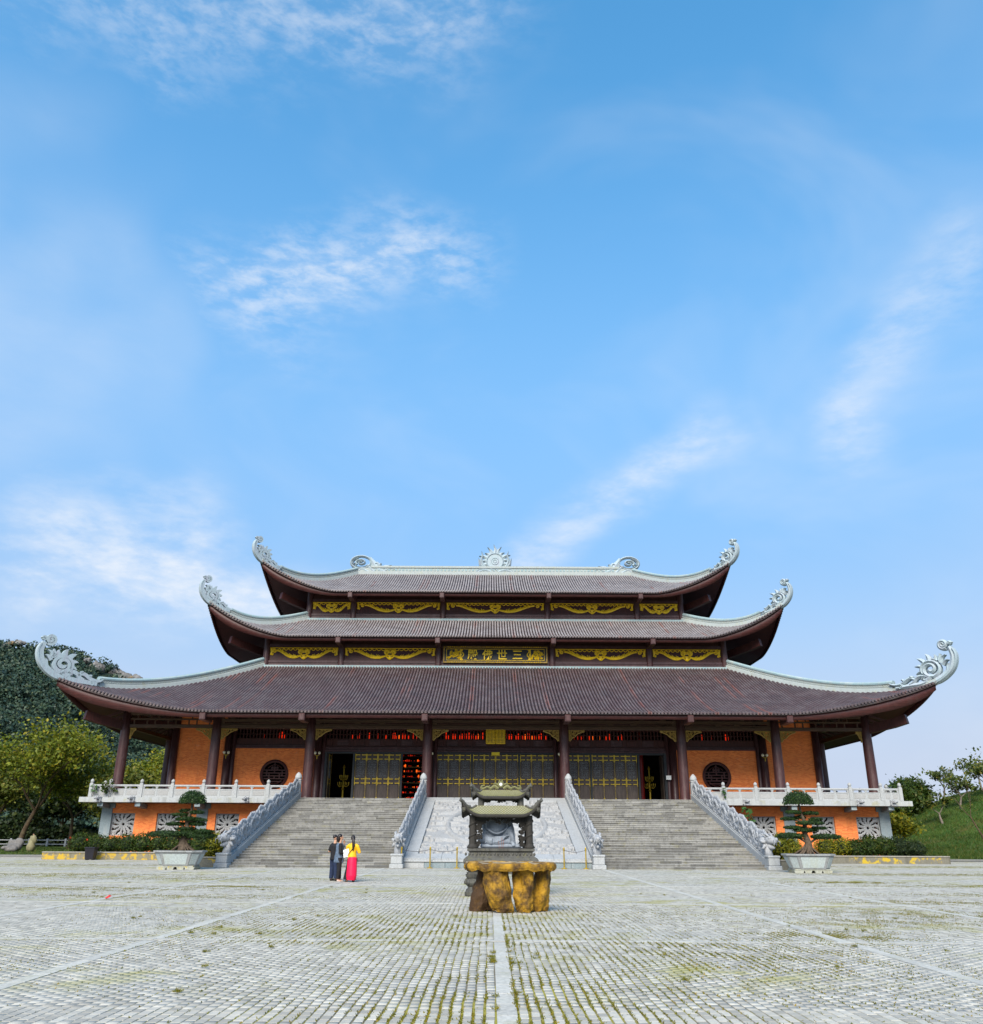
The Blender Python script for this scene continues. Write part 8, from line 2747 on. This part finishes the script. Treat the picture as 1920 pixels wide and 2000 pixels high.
# --- woman in yellow and pink, seen from behind
f = Fig('person', (-5.62, 35.1, 0), R(-12), 'person in a yellow top and long pink skirt seen from behind', 1.62)
f.head(yaw=R(8)); f.torso()
f.leg(-1, (-0.09, 0, 0.86), (-0.13, 0.02, 0.47), (-0.16, 0.0, 0.07), (-0.19, 0.13, 0.035))
f.leg(1, (0.09, 0, 0.86), (0.08, 0.02, 0.47), (0.08, 0.0, 0.07), (0.08, 0.13, 0.035))
f.arm(-1, (-0.17, 0, 1.29), (-0.25, 0.02, 1.03), (-0.14, 0.20, 1.0), (0.5, 0.6, 0.1))
f.arm(1, (0.17, 0, 1.29), (0.27, 0.03, 1.05), (0.18, 0.22, 1.16), (-0.3, 0.5, 0.5))
c = f.cloth('yellow_blouse', 'yellow_silk')
f.limb(c, [(0, 0, 0.80), (0, 0, 0.92), (0, 0, 1.02), (0, 0.005, 1.14), (0, 0, 1.26), (0, -0.005, 1.335), (0, 0, 1.39)], [0.172, 0.168, 0.15, 0.15, 0.158, 0.105, 0.062], 14, 1.0)
for s_, el, wr in ((-1, (-0.25, 0.02, 1.03), (-0.155, 0.18, 1.0)), (1, (0.27, 0.03, 1.05), (0.19, 0.19, 1.14))):
    f.limb(c, [(s_ * 0.10, 0, 1.30), (s_ * 0.19, 0, 1.26), el, wr], [0.085, 0.075, 0.062, 0.055], 10)
c = f.cloth('pink_skirt', 'pink_silk')
f.limb(c, [(0.02, -0.02, 0.88), (0.02, -0.03, 0.70), (0.03, -0.04, 0.45), (0.03, -0.05, 0.22), (0.02, -0.05, 0.07)], [0.168, 0.182, 0.192, 0.198, 0.165], 16, 1.0)
c = f.cloth('black_trousers', 'black_cloth')
f.limb(c, [(-0.10, 0.06, 0.84), (-0.15, 0.06, 0.5), (-0.22, 0.05, 0.08)], [0.11, 0.10, 0.12], 10)
f.limb(c, [(0.08, 0.08, 0.84), (0.08, 0.08, 0.5), (0.08, 0.07, 0.07)], [0.11, 0.10, 0.10], 10)
c = f.cloth('shoes', 'shoe', 0.012)
for x in (-0.2, 0.08): f.limb(c, [(x, -0.03, 0.035), (x, 0.06, 0.03), (x, 0.16, 0.025)], [0.034, 0.038, 0.025], 8)
c = f.cloth('long_hair', 'hair', 0.012)
f.blob(c, f.H(0, -0.018, 1.572), (0.086, 0.092, 0.098))
f.limb(c, [(0.03, -0.085, 1.56), (0.06, -0.125, 1.42), (0.075, -0.145, 1.26), (0.07, -0.15, 1.10)], [0.06, 0.058, 0.05, 0.02], 10)
c = f.cloth('shoulder_strap', 'black_cloth', 0)
f.limb(c, [(0.13, -0.10, 1.30), (0.02, -0.165, 1.14), (-0.10, -0.165, 0.99), (-0.17, -0.08, 0.92)], [0.012] * 4, 5)
f.finish()

# --- person in blue-grey vest, in profile facing right
f = Fig('person', (-6.12, 35.2, 0), R(-72), 'person in a long blue-grey vest holding a paper, hand at the chin', 1.66)
f.head(yaw=R(-6)); f.torso()
f.leg(-1, (-0.085, 0, 0.86), (-0.09, 0.03, 0.47), (-0.09, 0.06, 0.07), (-0.10, 0.19, 0.035))
f.leg(1, (0.085, 0, 0.86), (0.09, 0.0, 0.47), (0.09, -0.03, 0.07), (0.10, 0.10, 0.035))
f.arm(1, (0.17, 0, 1.29), (0.22, -0.02, 1.02), (0.17, 0.20, 0.98), (0.0, 1.0, 0.1), 0.9)
f.arm(-1, (-0.17, 0, 1.29), (-0.19, 0.13, 1.09), (-0.05, 0.15, 1.32), (0.25, 0.0, 0.9), 0.8)
c = f.cloth('long_vest', 'denim_vest')
f.limb(c, [(0, -0.02, 0.66), (0, -0.01, 0.86), (0, 0, 1.02), (0, 0, 1.16), (0, 0, 1.27), (0, 0, 1.35)], [0.185, 0.178, 0.155, 0.150, 0.155, 0.10], 14)
c = f.cloth('black_sleeves', 'black_cloth')
f.limb(c, [(0.12, 0, 1.30), (0.195, -0.005, 1.24), (0.225, -0.02, 1.02), (0.185, 0.15, 0.985)], [0.075, 0.078, 0.066, 0.052], 10)
f.limb(c, [(-0.12, 0, 1.30), (-0.19, 0.02, 1.25), (-0.20, 0.13, 1.09), (-0.09, 0.15, 1.26)], [0.075, 0.075, 0.064, 0.05], 10)
c = f.cloth('black_trousers', 'black_cloth')
f.limb(c, [(-0.085, 0, 0.84), (-0.09, 0.03, 0.47), (-0.09, 0.06, 0.10)], [0.115, 0.085, 0.065], 10)
f.limb(c, [(0.085, 0, 0.84), (0.09, 0.0, 0.47), (0.09, -0.03, 0.10)], [0.115, 0.085, 0.065], 10)
c = f.cloth('dark_hair', 'hair', 0.012)
f.blob(c, f.H(0, -0.022, 1.580), (0.090, 0.096, 0.098))
f.limb(c, [f.H(0, -0.06, 1.60), f.H(0, -0.07, 1.48), f.H(0, -0.06, 1.38)], [0.085, 0.085, 0.055], 12)
c = f.cloth('flat_shoes', 'shoe_pale', 0.012)
for x, y in ((-0.095, 0.06), (0.095, -0.03)): f.limb(c, [(x, y - 0.03, 0.04), (x, y + 0.06, 0.035), (x, y + 0.15, 0.028)], [0.036, 0.038, 0.026], 8)
pb = f.finish()
pa = MB().add([(-0.005, 0, 0), (-0.005, 0.21, 0.06), (-0.005, 0.17, 0.33), (-0.005, -0.03, 0.27), (0.0, 0, 0), (0.0, 0.21, 0.06), (0.0, 0.17, 0.33), (0.0, -0.03, 0.27)], [(0, 1, 2, 3), (7, 6, 5, 4), (0, 4, 5, 1), (1, 5, 6, 2), (2, 6, 7, 3), (3, 7, 4, 0)]).mesh('paper_sheet', M['paper'])
tag(inst('paper_sheet', pa, None, (-5.93, 35.0, 0.84), (0, 0, R(-78))), 'folded white paper held by the person in the vest', 'paper')

# --- person in black behind
f = Fig('person', (-6.42, 35.85, 0), R(-40), 'person in black shirt half hidden behind the one in the vest', 1.64)
f.head(yaw=R(-20)); f.torso()
f.leg(-1, (-0.09, 0, 0.86), (-0.11, 0.02, 0.47), (-0.12, 0.0, 0.07), (-0.14, 0.13, 0.035))
f.leg(1, (0.09, 0, 0.86), (0.12, 0.02, 0.47), (0.14, 0.0, 0.07), (0.17, 0.13, 0.035))
f.arm(-1, (-0.18, 0, 1.29), (-0.29, -0.04, 1.05), (-0.20, 0.16, 1.02), (0.5, 0.6, 0.1))
f.arm(1, (0.18, 0, 1.29), (0.26, 0.0, 1.03), (0.20, 0.20, 1.0), (-0.1, 0.8, 0.1))
c = f.cloth('black_shirt', 'black_cloth')
f.limb(c, [(0, 0, 0.76), (0, 0, 0.92), (0, 0.005, 1.10), (0, 0, 1.26), (0, -0.005, 1.35)], [0.162, 0.158, 0.158, 0.168, 0.09], 14)
for s_, el in ((-1, (-0.27, -0.03, 1.08)), (1, (0.25, 0.0, 1.06))):
    f.limb(c, [(s_ * 0.11, 0, 1.30), (s_ * 0.20, 0, 1.25), el], [0.085, 0.082, 0.07], 10)
c = f.cloth('navy_trousers', 'navy')
f.limb(c, [(-0.09, 0, 0.84), (-0.11, 0.02, 0.47), (-0.12, 0.0, 0.08)], [0.12, 0.095, 0.08], 10)
f.limb(c, [(0.09, 0, 0.84), (0.12, 0.02, 0.47), (0.14, 0.0, 0.08)], [0.12, 0.095, 0.08], 10)
c = f.cloth('short_hair', 'hair', 0.012)
f.blob(c, f.H(0, -0.022, 1.585), (0.084, 0.092, 0.088))
c = f.cloth('shoes', 'shoe', 0.012)
for x in (-0.125, 0.145): f.limb(c, [(x, -0.03, 0.04), (x, 0.06, 0.035), (x + 0.01, 0.16, 0.028)], [0.04, 0.042, 0.028], 8)
f.finish()

# --- far visitor on the lawn
f = Fig('person', (-50.6, 101.5, 0), R(150), 'distant person in a white shirt standing behind the lawn rocks', 1.62)
f.head(); f.torso()
f.leg(-1, (-0.09, 0, 0.86), (-0.10, 0.02, 0.47), (-0.10, 0.0, 0.07), (-0.11, 0.13, 0.035))
f.leg(1, (0.09, 0, 0.86), (0.10, 0.02, 0.47), (0.10, 0.0, 0.07), (0.11, 0.13, 0.035))
f.arm(-1, (-0.18, 0, 1.29), (-0.24, 0.0, 1.03), (-0.22, 0.1, 0.82), (0, 0.2, -1))
f.arm(1, (0.18, 0, 1.29), (0.24, 0.0, 1.03), (0.22, 0.1, 0.82), (0, 0.2, -1))
c = f.cloth('white_shirt', 'white_shirt', 0.02)
f.limb(c, [(0, 0, 0.78), (0, 0, 1.02), (0, 0, 1.26), (0, 0, 1.36)], [0.17, 0.16, 0.17, 0.08], 12)
for s_ in (-1, 1): f.limb(c, [(s_ * 0.12, 0, 1.3), (s_ * 0.2, 0, 1.24), (s_ * 0.24, 0, 1.04)], [0.085, 0.08, 0.07], 9)
c = f.cloth('dark_trousers', 'black_cloth', 0.02)
for s_ in (-1, 1): f.limb(c, [(s_ * 0.09, 0, 0.82), (s_ * 0.1, 0.02, 0.47), (s_ * 0.1, 0, 0.08)], [0.115, 0.085, 0.07], 9)
c = f.cloth('dark_hair', 'hair', 0.015)
f.blob(c, f.H(0, -0.02, 1.58), (0.085, 0.092, 0.09))
f.finish(group='visitors on the lawn')
